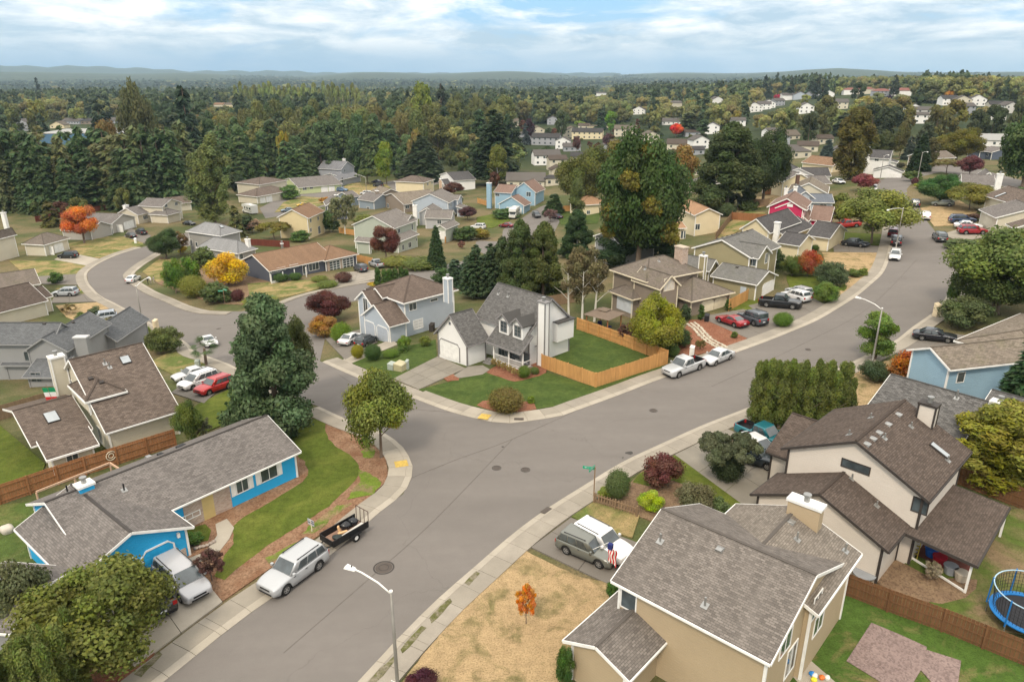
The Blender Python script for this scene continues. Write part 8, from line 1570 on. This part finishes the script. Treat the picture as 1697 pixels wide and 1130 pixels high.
# ------------------------------------------------------------------ people on the inner pavement of the bend
def person(px, label, shirt, trousers, ang, H=1.75, hair=(.02, .015, .012), arm=.25):
 p = T(*px, .15); s_ = H / 1.75; r = empty('person', label, 'person', p, ang); SK_ = flat('skin', (.42, .26, .18), .6)
 J = dict(pel=(0,0,.93,.135), wa=(0,0,1.08,.12), ch=(0,0,1.3,.15), nk=(0,0,1.47,.06), hd=(0,.02,1.6,.095), ht=(0,.01,1.7,.085))
 names = list(J); V = [J[k] for k in names]; E = [(0,1),(1,2),(2,3),(3,4),(4,5)]
 for sx in (-1, 1):
  i = len(V); V += [(sx*.17,0,1.4,.055), (sx*.23,arm*.4,1.15,.042), (sx*.21,arm,.98,.034), (sx*.2,arm+.06,.92,.03)]; E += [(2,i),(i,i+1),(i+1,i+2),(i+2,i+3)]
  i = len(V); V += [(sx*.1,0,.86,.085), (sx*.11,.03,.48,.058), (sx*.11,-.02,.1,.042), (sx*.12,.12,.04,.036)]; E += [(0,i),(i,i+1),(i+1,i+2),(i+2,i+3)]
 me = bpy.data.meshes.new('body'); me.from_pydata([tuple(c * s_ for c in v[:3]) for v in V], E, []); o = link_mesh('body', me, r); sk = o.modifiers.new('skin', 'SKIN'); sv = me.skin_vertices[0].data
 for k, v in enumerate(V): sv[k].radius = (v[3] * s_,) * 2; sv[k].use_root = k == 0
 o.modifiers.new('sub', 'SUBSURF').levels = 1; o.modifiers['sub'].render_levels = 2
 m_, t, b_ = newmat('clothes_%d' % int(px[0]), .8, .2); sep = t.add('ShaderNodeSeparateXYZ'); t.link(obco(t), sep.inputs[0]); z = t.math('DIVIDE', sep.outputs[2], H)
 t.link(t.ramp(z, [(0, (.02,.02,.02)), (.05, trousers), (.53, shirt), (.85, (.42,.26,.18))], 'CONSTANT'), b_.inputs['Base Color']); me.materials.append(m_); o.modifiers['skin'].use_smooth_shade = True
 bm = bmesh.new(); bmesh.ops.create_uvsphere(bm, u_segments=12, v_segments=8, radius=.112 * s_); me2 = bpy.data.meshes.new('hair'); bm.to_mesh(me2); bm.free(); me2.materials.append(flat('hair', hair, .6)); h_ = link_mesh('hair', me2, r, loc=(0, -.02 * s_, 1.67 * s_)); h_.scale = (.9, 1, .85)
 for sx in (-1, 1): m = MB(Matrix.Translation((sx * .035 * s_, .105 * s_, 1.62 * s_))); m.box(-.012, -.01, -.008, .012, .01, .008); m.build('eye', BLACK, r)
 m = MB(Matrix.Translation((0, .11 * s_, 1.59 * s_))); m.prism([(-.015, 0, -.02), (.015, 0, -.02), (0, 0, .03)], (0, .025, 0)); m.build('nose', SK_, r)
person((245.5,471.5), 'person in dark clothes and dark cap standing nearest the white hatchback', (.015, .013, .025), (.018, .016, .02), math.radians(-60)); person((250.5,470.5), 'person in white shirt between the two others', (.75, .72, .68), (.35, .3, .26), math.radians(170), 1.6); person((256,470), 'dark haired person in pale clothes at the right of the group', (.38, .34, .32), (.4, .34, .28), math.radians(100), 1.65)
# ridge of the left edge roof and the shed at the lower left
h = House('house', 'grey roof corner cut by the left edge above the rounded evergreens', (-40,1075), W_GREY, R_GREY, WHITE); h.block((-120,1040), (18,1052), 2.5, 'u', D=6, pitch=.3)
# ------------------------------------------------------------------ distant houses
FH = []
FW = dict(w=W_WHITE, c=W_CREAM, g=sid('cool_grey_siding', (.36,.37,.40)), y=W_CRYEL, t=W_TAUPE, b=W_LBLUE, n=W_NAVY)
FR = dict(g=R_GREY2, c=R_CHAR, b=R_BROWN, t=R_TAN, r=R_RUST, o=R_ORANGE, m=R_MIX, p=shingle('pink_tile', (.38,.17,.14), .1), w=shingle('pale_membrane', (.62,.62,.60), .04, row=3, tab=6))
def far_house(px, by, wpx, wl, rf, st=2, ang=None, kind='u', label='', depth=None, name='distant_house', cat='house', ze=None):
 b = T(px, by, .05); rg = math.hypot(b.x, b.y); wd = wpx * rg / FPX * .97; a = ang if ang is not None else rnd.uniform(-.35, .35); dp = depth or min(wd * .75, 10)
 ze = ze or (5.2 if st == 2 else 2.8); r = empty(name, label, cat, (b.x, b.y + dp / 2, b.z), a); FH.append((px, by, wpx, rg, b.x, b.y + dp/2))
 M = Matrix.Translation((-wd/2, -dp/2, 0)); W_, R_ = MB(M), MB(M); h = dp / 2; rise = dp * .24
 o = .4; z1 = ze + rise
 if kind == 'u':
  W_.prism([(0, 0, -1), (0, dp, -1), (0, dp, ze), (0, h, z1), (0, 0, ze)], (wd, 0, 0))
  for y0, s in ((0, -1), (dp, 1)): R_.hexa([(-o, y0 + s*o, ze - o*.48), (wd+o, y0 + s*o, ze - o*.48), (wd+o, h, z1), (-o, h, z1), (-o, y0 + s*o, ze - o*.48 + .2), (wd+o, y0 + s*o, ze - o*.48 + .2), (wd+o, h, z1 + .2), (-o, h, z1 + .2)])
 elif kind == 'v':
  hw = wd / 2; rise = wd * .24; z1 = ze + rise; W_.prism([(0, 0, -1), (wd, 0, -1), (wd, 0, ze), (hw, 0, z1), (0, 0, ze)], (0, dp, 0))
  for x0, s in ((0, -1), (wd, 1)): R_.hexa([(x0 + s*o, -o, ze - o*.48), (x0 + s*o, dp+o, ze - o*.48), (hw, dp+o, z1), (hw, -o, z1), (x0 + s*o, -o, ze - o*.48 + .2), (x0 + s*o, dp+o, ze - o*.48 + .2), (hw, dp+o, z1 + .2), (hw, -o, z1 + .2)])
 elif kind == 'flat': W_.box(0, 0, -1, wd, dp, ze); R_.box(-.3, -.3, ze, wd + .3, dp + .3, ze + .25)
 else:
  W_.box(0, 0, -1, wd, dp, ze); c = [(-o, -o, ze), (wd+o, -o, ze), (wd+o, dp+o, ze), (-o, dp+o, ze)]; p0, p1 = (min(h, wd*.4), h, z1), (max(wd - h, wd*.6), h, z1)
  for f in ([c[0], c[1], p1, p0], [c[1], c[2], p1], [c[2], c[3], p0, p1], [c[3], c[0], p0]): R_.face(f)
 W_.build('wall', FW[wl], r); R_.build('roof', FR[rf], r)
 if rg < 900 and kind != 'flat':
  for i in range(max(2, int(wd / 3.5))):
   for z in ([.9, 3.6] if st == 2 else [.9]):
    q = MB(M); x = wd * (i + .5) / max(2, int(wd / 3.5)); q.box(x - .55, -.05, z, x + .55, .01, z + 1.1); q.build('window', GLASS, r)
  if kind == 'v': q = MB(M); q.box(-.1, -.45, ze - .5, .0, -.3, ze);
 return r
def nearby(px):  # plain words for where along the view
 return 'at far left' if px < 300 else 'left of centre' if px < 700 else 'in the middle' if px < 1100 else 'right of centre' if px < 1400 else 'at far right'
FHL = [
 (866,240,28,'g','g',2,'v','small grey gabled house left of the white garage in the central cluster'), (906,241,46,'g','c',2,'u','grey house with dark roof and white garage in the central cluster'), (934,247,24,'w','g',2,'v','narrow white gabled house beside the bare brown tree'), (905,274,44,'w','g',2,'u','white two storey house with grey roof above the pair of round hedges'), (923,282,30,'c','b',2,'u','house with rust brown roof right of the white two storey house'), (925,292,26,'c','b',1,'v','lower brown roofed house below the rust brown one'), (948,251,28,'g','g',1,'u','grey roofed low house behind the narrow white one'), (975,231,50,'y','c',2,'u','long cream house with charcoal roof in the central cluster'), (948,228,24,'c','t',2,'v','tan house with chimney left of the long cream house'), (891,226,21,'c','t',2,'v','small cream house behind the dark purple tree'), (994,215,31,'y','t',3,'flat','square cream block rising above the central roofs'), (916,207,18,'g','g',2,'v','small grey house at the back of the central cluster'), (1038,226,36,'c','t',2,'u','tan roofed house left of the huge maple top'), (969,214,18,'c','b',1,'u','low brown roof beside the square cream block'), (1115,207,29,'w','g',1,'u','white low house behind the scarlet maple'), (1128,247,38,'c','b',1,'u','house with long brown roof right of the huge maple'), (1159,248,28,'w','g',2,'v','white gabled house left of the large cypress'), (1154,257,24,'g','c',1,'u','dark roofed house below the white gabled one'), (849,211,20,'c','t',2,'u','tan house half hidden left of the dark purple tree'), (872,312,64,'c','m',1,'u','long weathered roof behind the sky blue house'), (914,308,26,'c','c',1,'hip','house with charcoal hip roof beside the long weathered roof'), (1151,291,16,'c','o',1,'u','house with orange roof behind the huge maple'),
 (1252,186,24,'w','g',2,'v','white hill house left of the dark firs on the right'), (1268,182,20,'w','g',2,'u','white hill house just behind its twin'), (996,159,17,'w','g',2,'u','pale house alone in the far woods'), (979,129,60,'w','w',2,'flat','long white building on the far hill'), (1283,226,26,'w','g',1,'u','white roofed house near the left of the back gardens'), (1302,233,42,'c','t',1,'u','tan house behind the row of back gardens'), (1366,239,26,'c','b',1,'u','brown roofed house beside the dark purple bush'), (1316,263,50,'c','g',1,'hip','low house with grey hip roof in the back gardens'), (1500,240,20,'c','t',1,'hip','small tan house behind the dark spruce'), (1650,243,60,'w','w',1,'u','long pale roofed building at the far right'),
 (1310,166,26,'w','g',2,'u','white hill house with slate roof farthest left in the upper row'), (1327,165,18,'b','g',2,'v','pale blue hill house beside it'), (1352,164,22,'g','g',2,'u','grey hill house left of the olive tree'), (1372,163,18,'w','c',2,'v','white gabled hill house behind the olive tree'), (1275,180,20,'w','g',2,'v','white gabled hill house near the scarlet bush'), (1290,176,18,'g','g',2,'u','grey hill house behind the scarlet bush'), (1337,188,22,'w','g',2,'v','white hill house lower on the slope'), (1393,181,24,'c','g',2,'u','cream hill house beside the pale olive tree'), (1412,157,22,'w','p',2,'hip','pink roofed hill house, left one'), (1436,156,24,'c','p',2,'hip','pink roofed hill house, second one'), (1463,160,24,'g','p',2,'hip','pink roofed hill house above the purple tree'), (1494,159,28,'w','p',2,'u','pink roofed hill house, long right one'), (1516,192,22,'w','g',2,'v','white gabled hill house in the lower right group'), (1532,196,22,'w','g',2,'u','white hill house just right of the gabled one'), (1526,205,20,'w','g',2,'u','white hill house at the foot of the group'), (1575,175,22,'w','c',2,'u','hill house with charcoal roof under the yellow trees'), (1598,177,22,'c','g',2,'v','cream gabled hill house under the yellow trees'), (1620,176,24,'w','g',2,'v','white hill house right of the cream gabled one'), (1602,189,22,'g','g',2,'u','grey hill house below the yellow trees'), (1655,186,22,'c','c',2,'u','cream hill house with dark roof by the orange tree'), (1674,188,20,'w','g',2,'v','white hill house right of the orange tree'), (1655,199,20,'w','g',2,'u','white hill house lower on the right slope'),
 (41,217,30,'g','g',2,'v','grey gabled house at the far left behind the firs'), (95,213,20,'y','t',1,'v','tan gabled house left of the pale warehouse'), (120,206,32,'g','g',1,'u','first grey roof behind the warehouse'), (150,206,28,'t','c',1,'hip','second darker roof behind the warehouse'), (172,205,26,'g','g',1,'u','third grey roof behind the warehouse'), (204,204,28,'g','c',1,'u','dark roof right of the ragged pine'), (222,203,16,'c','t',1,'v','small tan roof right of the ragged pine'), (363,177,16,'c','o',1,'u','peach coloured house above the fir belt'), (380,177,14,'y','t',1,'u','pale yellow house above the fir belt'), (558,192,16,'w','w',1,'u','white roofed house left of centre in the woods'), (589,189,22,'w','m',2,'u','pale brown roofed house left of centre in the woods'), (612,196,18,'c','b',1,'u','low brown house beside the pale brown roof'), (8,126,22,'w','w',1,'flat','long white shed on the far left horizon'), (1004,147,14,'g','g',2,'u','tiny grey house in the far woods below the hill building'),
 (1078,238,26,'c','t',2,'v','tan gabled house just left of the huge maple top'), (1022,246,30,'w','m',1,'u','weathered roofed house left of the huge maple'), (1002,262,28,'g','g',2,'v','grey gabled house at the left foot of the huge maple'), (962,268,30,'c','c',1,'u','dark roofed low house before the long cream one'), (1148,226,24,'g','b',1,'u','brown roofed house behind the ragged pine'), (1182,222,22,'w','g',2,'v','white house in the trees left of the large cypress'), (1342,252,30,'c','b',1,'u','brown roofed house behind the low hip roofed one'), (1392,262,24,'w','g',1,'v','white gabled house behind the bronze cypress'), (1296,245,26,'g','g',2,'v','grey gabled house in the back gardens'), (1420,248,24,'c','t',1,'u','tan roofed house right of the bronze cypress'), (1600,232,26,'c','m',1,'u','tan house behind the round olive tree'), (820,232,22,'w','g',1,'u','small white house left of the dark pine'), (788,215,22,'c','b',1,'u','brown roofed house among the trees left of the pine'), (742,205,18,'w','g',2,'v','pale house in the woods left of centre'), (1224,212,22,'w','g',2,'u','white house in the woods above the large cypress'), (1060,190,20,'w','g',2,'v','white house in the woods above the huge maple'), (1120,178,18,'c','m',2,'u','cream house in the woods right of the huge maple'), (1188,172,18,'w','g',2,'v','white gabled house in the upper woods right of the maple')]
for px, by, wp, wl, rf, st, k, lab in FHL: far_house(px, by, wp, wl, rf, st, None, k, lab, depth=25 if k == 'flat' and wp > 40 else None)
b = far_house(150,240,150,'b','w',2,.12,'flat','large blue walled warehouse with white flat roof behind the fir belt', depth=45, name='warehouse', cat='warehouse', ze=7.5)
for c in b.children:
 if c.name.startswith('wall'): c.data.materials[0] = sid('blue_steel_wall', (.10, .20, .32))
# ------------------------------------------------------------------ belts of trees one can tell apart
RT = {}
def rt(kind, bx, by, ty, wd, col, label, group, lod=1, cat='tree'):
 k = NR.uniform(.95, 1.5); g = NR.uniform(.9, 1.1); RT.setdefault(group, []).append((bx, kind, by, ty, wd, (col[0] * k * g, col[1] * k, col[2] * k), label, cat, lod))
for i in range(56):
 bx = -30 + i * 6.4 + NR.uniform(-8, 8); by = NR.uniform(330, 352) - max(0, bx - 230) * .15; rt('fir' if i % 4 else 'pine', bx, by, by - NR.uniform(100, 156) + 6, NR.uniform(46, 66), ((.06,.095,.036), (.10,.115,.045), (.05,.082,.032))[i % 3], 'dark fir in the tall belt before the warehouse', 'fir belt at upper left')
for i in range(46):
 bx = 330 + i * 7.6 + NR.uniform(-8, 8); by = NR.uniform(275, 312) - max(0, bx - 480) * .07; rt('fir' if i % 3 else 'cedar', bx, by, by - NR.uniform(62, 102), NR.uniform(34, 52), (.06,.098,.036), 'dark conifer in the belt above the lime ranch', 'conifer belt left of centre', cat='conifer')
for i in range(44):
 bx = 380 + i * 8.0 + NR.uniform(-10, 10); by = NR.uniform(250, 285) - max(0, bx - 480) * .05; rt(('broad', 'oval', 'broad2')[i % 3], bx, by, by - NR.uniform(62, 92), NR.uniform(34, 56), ((.10,.10,.035), (.12,.125,.04), (.085,.10,.03))[i % 3], 'olive tree behind the conifers left of centre', 'leafy belt left of centre')
for i in range(30):
 bx = 660 + i * 6.3 + NR.uniform(-8, 8); by = NR.uniform(232, 262); rt(('broad', 'fir', 'oval')[i % 3], bx, by, by - NR.uniform(54, 86), NR.uniform(28, 44), ((.085,.10,.035), (.04,.07,.028), (.11,.125,.04))[i % 3], 'tree left of the central cluster of houses', 'trees left of the central houses')
for i in range(26):
 bx = 395 + i * 8; rt('oval', bx, 190 + NR.uniform(-5, 5), 140 + NR.uniform(-6, 8), NR.uniform(10, 15), (.16,.19,.055), 'pale slender poplar in the light green stand', 'poplar stand left of centre', 2)
for i in range(22):
 bx = 1262 + NR.uniform(0, 115); by = NR.uniform(150, 168); rt('fir', bx, by, by - NR.uniform(26, 46), NR.uniform(11, 16), (.028,.045,.026), 'dark skyline fir above the hill houses', 'skyline firs on the right hill', 2, 'conifer')
for gp in RT:
 for i, (bx, kind, by, ty, wd, col, lab, cat, lod) in enumerate(sorted(RT[gp])): tree(kind, bx, by, ty, wd, col, lab + ', ' + nth(i + 1) + ' from left', cat, lod=lod, group=gp)
for bx, by, ty, wd, kd, col, lab in [(1362,236,158,40,'oval',(.12,.125,.045),'tall pale olive tree right of the back gardens'),(1338,242,182,34,'broad',(.045,.06,.022),'dark rounded tree beside the tall pale olive one'),(1440,232,168,60,'broad',(.045,.06,.025),'dark tree mass below the pink roofed houses'),(1470,240,170,50,'broad2',(.04,.055,.025),'second dark tree mass below the pink roofed houses'),(1395,225,182,34,'fir',(.04,.06,.03),'dark fir left of the bronze cypress top'),(1545,242,168,44,'broad2',(.11,.11,.035),'olive tree right of the hill houses'),(1570,240,165,46,'oval',(.15,.14,.035),'golden olive tree beside the olive one'),(1530,262,200,40,'cedar',(.06,.075,.04),'grey green conifer between spruce and round olive tree'),(1612,238,178,40,'broad',(.055,.07,.03),'dark tree above the round olive tree'),(1505,265,222,24,'fir',(.06,.08,.06),'grey green fir behind the white two storey house'),(1490,262,205,30,'broad2',(.10,.10,.03),'olive tree behind the white two storey house'),(1462,262,215,34,'broad',(.07,.085,.03),'green tree between the bronze cypress and the white house'),(1600,174,146,42,'broad',(.26,.27,.06),'yellow green tree above the hill houses on the right'),(1570,172,150,18,'maple',(.55,.30,.03),'orange yellow tree left of the yellow green one'),(1662,168,155,24,'maple',(.50,.28,.03),'golden orange tree at the far right hill'),(1287,172,156,13,'maple',(.42,.03,.04),'scarlet bush among the hill houses'),(1333,174,156,20,'broad',(.24,.26,.06),'yellow tree among the hill houses'),(1452,175,152,26,'broad',(.20,.22,.09),'pale green tree under the pink roofs'),(1490,176,155,26,'broad',(.19,.21,.11),'whitish green tree under the pink roofs'),(1472,176,157,14,'broad',(.04,.02,.05),'purple tree under the pink roofs'),(1515,182,156,30,'broad',(.05,.075,.03),'dark green tree right of the pink roofs'),(1545,172,148,26,'oval',(.16,.17,.09),'silvery tree right of the pink roofs'),(1012,222,182,26,'broad',(.10,.21,.02),'bright green round tree in the central cluster'),(995,216,176,22,'fir',(.045,.085,.04),'bluish fir left of the bright green round tree'),(960,210,198,20,'shrub',(.17,.25,.03),'lime bush among the central roofs'),(1090,205,196,26,'shrub',(.34,.30,.04),'yellow crown on top of the huge maple'),(1140,225,185,40,'pine',(.06,.08,.035),'ragged pine right of the scarlet maple'),(1165,230,200,24,'column',(.05,.08,.03),'clipped conifers right of the ragged pine'),(1200,240,208,28,'shrub',(.14,.13,.03),'olive gold bush left of the large cypress'),(1005,250,218,18,'shrub',(.09,.045,.05),'maroon bush in front of the long cream house'),(930,230,180,30,'broad',(.06,.085,.03),'dark green tree behind the tan chimney house'),(955,255,225,16,'maple',(.12,.06,.05),'bare brown tree in front of the narrow white house'),(1500,230,175,30,'broad2',(.12,.115,.03),'olive tree below the lower hill houses'),(1420,170,134,30,'broad',(.05,.07,.03),'dark crown left of the pink roofs'),(1480,160,122,16,'pine',(.055,.07,.04),'lone ragged pine on the right skyline'),(1585,165,125,20,'oval',(.09,.10,.04),'tall olive tree on the right skyline'),(1640,235,170,46,'broad',(.055,.075,.03),'dark green tree below the golden orange one'),(1680,240,160,40,'broad',(.08,.095,.035),'green tree mass at the far right edge'),(850,260,195,36,'pine',(.045,.07,.03),'dark pine left of the grey gabled house'),(760,235,150,34,'broad',(.09,.11,.04),'tall olive tree left of the purple one'),(680,235,138,18,'fir',(.03,.05,.028),'dark narrow fir left of the pale poplar'),(733,230,128,26,'fir',(.028,.045,.028),'dark fir right of the pale poplar'),(70,232,160,46,'broad2',(.16,.17,.04),'yellow green tree at far left beyond the belt'),(20,235,165,56,'broad',(.12,.135,.045),'pale green tree at the left edge beyond the belt'),(130,205,173,30,'shrub',(.20,.22,.05),'yellow green round tree behind the grey roofs'),(215,203,175,20,'shrub',(.21,.23,.05),'yellow green tree right of the ragged pine'),(68,172,126,9,'pine',(.02,.035,.022),'lone dark conifer on the left skyline'),(1050,430,372,60,'fir',(.03,.06,.02),'dark fir sprays under the huge maple')]:
 tree(kd, bx, by, ty, wd, col, lab, 'tree', lod=2 if by < 250 else 1)
# ------------------------------------------------------------------ the woods behind
FHA = np.array([(f[0], f[1], f[2], f[3], f[4], f[5]) for f in FH] + [(1310,170,180,560,0,0),(1560,185,260,560,0,0)])
def crop_ok(x, y, h, wd):
 z = terr(x, y); px, py = pjv(x, y, z); _, ty = pjv(x, y, z + h); hw = wd / 2 * FPX / np.hypot(x, y); rg = np.hypot(x, y); ok = np.ones(len(x), bool)
 for f in FHA[:-2]:
  ok &= ~((np.abs(px - f[0]) < f[2] * .55 + hw * .8) & (rg < f[3] + 6) & (ty < f[1] - 4) & (py > f[1] - 12)); ok &= ~(np.hypot(x - f[4], y - f[5]) < f[2] * f[3] / FPX * .6 + wd * .4)
 return ok, px, py, ty
def pjv(x, y, z):
 dz = z - CAM_H; d = y * math.cos(PITCH) - dz * math.sin(PITCH); u = y * math.sin(PITCH) + dz * math.cos(PITCH); return 848.5 + FPX * x / d, 565 - FPX * u / d
def clearing(px, py):
 """open ground: streets, gardens and roofs the photograph shows between the woods"""
 c = np.zeros(len(px), bool)
 for x0, x1, y0, y1 in ((850,1060,206,330),(1060,1180,214,330),(1180,1330,232,420),(1280,1540,225,420),(1540,1720,232,420),(0,240,203,232),(1262,1400,162,186),(1400,1520,153,168),(1500,1690,172,204),(-80,840,262,420)): c |= (px > x0) & (px < x1) & (py > y0) & (py < y1)
 return c
def scatter(n, y0, y1):
 a = NR.uniform(-.66, .66, n); r = np.sqrt(NR.uniform(y0 ** 2, y1 ** 2, n)); return np.sin(a) * r, np.cos(a) * r
def gsafe(me, name, typ, vals):
 a = me.attributes.new(name, typ, 'POINT'); a.data.foreach_set('color' if typ == 'FLOAT_COLOR' else 'vector' if typ == 'FLOAT_VECTOR' else 'value', np.asarray(vals, 'f').ravel())
def gn_stuff(name, P, scl, col, crownme):
 pr = bpy.data.objects.new(name + '_source', crownme)
 me = bpy.data.meshes.new(name); me.from_pydata(P.tolist(), [], []); gsafe(me, 'scl', 'FLOAT_VECTOR', scl); gsafe(me, 'col', 'FLOAT_COLOR', np.hstack([col, np.ones((len(P), 1))])); gsafe(me, 'rot', 'FLOAT', NR.uniform(0, 6.28, len(P)))
 o = link_mesh(name, me); o['kind'] = 'stuff'; ng = bpy.data.node_groups.new(name, 'GeometryNodeTree')
 ng.interface.new_socket('Geometry', in_out='INPUT', socket_type='NodeSocketGeometry'); ng.interface.new_socket('Geometry', in_out='OUTPUT', socket_type='NodeSocketGeometry')
 N = ng.nodes; gi, go = N.new('NodeGroupInput'), N.new('NodeGroupOutput'); ip = N.new('GeometryNodeInstanceOnPoints'); oi = N.new('GeometryNodeObjectInfo'); oi.inputs['Object'].default_value = pr; oi.inputs['As Instance'].default_value = True
 def nat(nm, dt): q = N.new('GeometryNodeInputNamedAttribute'); q.data_type = dt; q.inputs['Name'].default_value = nm; return q.outputs['Attribute']
 cx = N.new('ShaderNodeCombineXYZ'); L = ng.links; L.new(nat('rot', 'FLOAT'), cx.inputs[2]); L.new(gi.outputs[0], ip.inputs['Points']); L.new(oi.outputs['Geometry'], ip.inputs['Instance']); L.new(cx.outputs[0], ip.inputs['Rotation']); L.new(nat('scl', 'FLOAT_VECTOR'), ip.inputs['Scale']); L.new(ip.outputs[0], go.inputs[0])
 md = o.modifiers.new('scatter', 'NODES'); md.node_group = ng; return o
def woods():
 CO = np.array([(.055,.085,.038), (.072,.105,.048), (.048,.075,.037)]); BR = np.array([(.13,.135,.045), (.155,.165,.055), (.10,.12,.042), (.17,.155,.05), (.12,.15,.05), (.19,.20,.06)])
 pools = dict(c=[], b=[])
 for n, y0, y1, pc, hh in ((6200, 330, 800, .26, 1.25), (8500, 800, 1700, .36, 1.2), (16000, 1700, 3200, .55, 1.05), (13000, 3200, 6500, .8, 1.3), (3000, 6500, 8800, .95, 2.0)):
  x, y = scatter(n, y0, y1); con = NR.uniform(0, 1, n) < (pc + .18 * np.sin(x / 130.) * np.sin(y / 170. + 1)); h = np.where(con, NR.uniform(15, 27, n), NR.uniform(9, 18, n)) * hh; w = np.where(con, h * NR.uniform(.32, .42, n), h * NR.uniform(.72, 1.05, n)) * (1 if hh < 1.28 else 2.2)
  ok, px, py, ty = crop_ok(x, y, h, w); ok &= ~clearing(px, py) & (px > -80) & (px < 1780)
  lim = np.where(px < 1180, np.where(px < 860, 126, 121), 118) + 6 * np.sin(px / 37.) ; ok &= (ty > lim) | (con & (ty > lim - 6) & (NR.uniform(0, 1, n) < .25)); ok &= ~((px > 380) & (px < 620) & (py < 200) & (py > 178))
  for key, m in (('c', con & ok), ('b', ~con & ok)):
   C = (CO if key == 'c' else BR)[NR.integers(0, 3 if key == 'c' else 6, m.sum())] * NR.uniform(.95, 1.6, (m.sum(), 1)) * (1.1 + .3 * np.sin(x[m] / 190. + y[m] / 310.) * np.sin(y[m] / 150. - x[m] / 400.))[:, None]
   if key == 'b': t = NR.uniform(0, 1, m.sum()) < .035; C[t] = np.array([(.26,.22,.04)]) * NR.uniform(.7, 1.1, (t.sum(), 1))
   pools[key].append(np.hstack([x[m, None], y[m, None], terr(x[m], y[m])[:, None] - .3, h[m, None], w[m, None], C]))
 for key, kinds, nm, cat in (('c', ('fir', 'cedar'), 'fir_tree', 'conifer'), ('b', ('broad', 'oval', 'broad2'), 'leafy_tree', 'tree')):
  A = np.vstack(pools[key]); rg = np.hypot(A[:, 0], A[:, 1]); A = A[np.argsort(rg / A[:, 3])]
  AA = A[:285 if key == 'b' else 150]; AA = AA[np.argsort(pjv(AA[:, 0], AA[:, 1], AA[:, 2])[0])]; cnt = {}
  for i, q in enumerate(AA):
   kd = kinds[i % len(kinds)]; px = pjv(q[0], q[1], q[2])[0]; place = nearby(px); cnt[place] = cnt.get(place, 0) + 1; gp = ('leafy woods trees ' if key == 'b' else 'woodland conifers ') + place
   lab = ('rounded leafy tree in the mixed woods ' if key == 'b' else 'dark pointed conifer in the mixed woods ') + place + ', ' + nth(cnt[place]) + ' from left'
   me = crown(kd, 2); o = link_mesh(nm if kd in ('fir', 'broad') else {'cedar': 'cedar_tree', 'oval': 'slender_tree', 'broad2': 'bushy_tree'}[kd], me); o.location = q[:3]; o.rotation_euler = (0, 0, i * 2.4); s = q[4] / NOMW[kd]; o.scale = (s, s, q[3]); o.color = (*q[5:8], 1); tag(o, lab, cat, gp)
  B = A[285 if key == 'b' else 150:]; rg = np.hypot(B[:, 0], B[:, 1])
  for nm2, m, kd, ld in ((('broadleaf' if key == 'b' else 'conifer') + '_woods', rg < 1300, kinds[0], 2 if key == 'c' else 2), (('distant_broadleaf' if key == 'b' else 'distant_conifer') + '_woods', rg >= 1300, kinds[0], 3)):
   Q = B[m]; me = crown(kd, ld).copy(); me.materials.clear(); me.materials.append(LEAF_INST); s = Q[:, 4] / NOMW[kd]; gn_stuff(nm2, Q[:, :3], np.stack([s, s, Q[:, 3]], -1), Q[:, 5:8], me)
woods()
def gardens():
 n = 5200; x, y = scatter(n, 150, 640); h = NR.uniform(3, 11, n); w = h * NR.uniform(.7, 1.0, n); ok, px, py, ty = crop_ok(x, y, h, w); ok &= clearing(px, py) & (px > -40) & (px < 1730) & (py > 205)
 for x0, x1, y0, y1 in ((1425,1610,278,470),(770,945,335,450),(425,750,285,372),(-80,330,380,600),(1180,1300,330,420),(540,760,372,470),(560,1250,425,900),(395,625,395,500),(1300,1470,370,500)): ok &= ~((px > x0) & (px < x1) & (py > y0) & (py < y1))
 for b in HB: hw = w / 2 * FPX / y; ok &= ~((px + hw > b[0]) & (px - hw < b[1]) & (py > b[2] - 4) & (ty < b[3] - 3) & (y < b[4] + 9))
 I = np.where(ok)[0]; keep = []
 for i in I:
  if all(np.hypot(x[i] - x[j], y[i] - y[j]) > (w[i] + w[j]) * .42 for j in keep): keep.append(i)
 keep = keep[:230]; keep.sort(key=lambda i: px[i]); C_ = [(.10,.125,.035),(.075,.10,.03),(.13,.145,.04),(.05,.075,.03),(.16,.16,.04),(.06,.10,.03),(.13,.06,.035)]
 for k, i in enumerate(keep):
  kd = ('shrub', 'broad', 'oval', 'fir', 'shrub', 'broad2', 'shrub')[k % 7]; s = w[i] / NOMW[kd] * (.6 if kd == 'fir' else 1); o = link_mesh({'shrub': 'garden_bush', 'broad': 'leafy_tree', 'oval': 'slender_tree', 'fir': 'fir_tree', 'broad2': 'bushy_tree'}[kd], crown(kd, 2)); o.location = (x[i], y[i], tz(x[i], y[i]) - .2); o.scale = (s, s, h[i]); f = NR.uniform(.8, 1.2); o.color = (*[c * f for c in C_[NR.integers(0, 7)]], 1)
  tag(o, ('small bush', 'leafy tree', 'slim tree', 'small fir', 'low bush', 'round tree', 'garden bush')[k % 7] + ' in the gardens between the farther houses, ' + nth(k + 1) + ' from left', 'tree' if kd != 'shrub' else 'bush', 'garden greenery between the farther houses')
gardens()
# ------------------------------------------------------------------ air
def haze():
 m = bpy.data.materials.new('air'); m.use_nodes = True; t = NT(m.node_tree); t.n.clear(); o = t.add('ShaderNodeOutputMaterial'); v = t.add('ShaderNodeVolumePrincipled')
 v.inputs['Color'].default_value = (.62, .83, 1.0, 1); v.inputs['Density'].default_value = HAZE_DENSITY; v.inputs['Anisotropy'].default_value = .2; t.link(v.outputs[0], o.inputs['Volume'])
 b = MB(); b.box(-13000, -700, -75, 13000, 13000, 330); h = b.build('haze', m); h['kind'] = 'stuff'; h.display_type = 'WIRE'
haze()
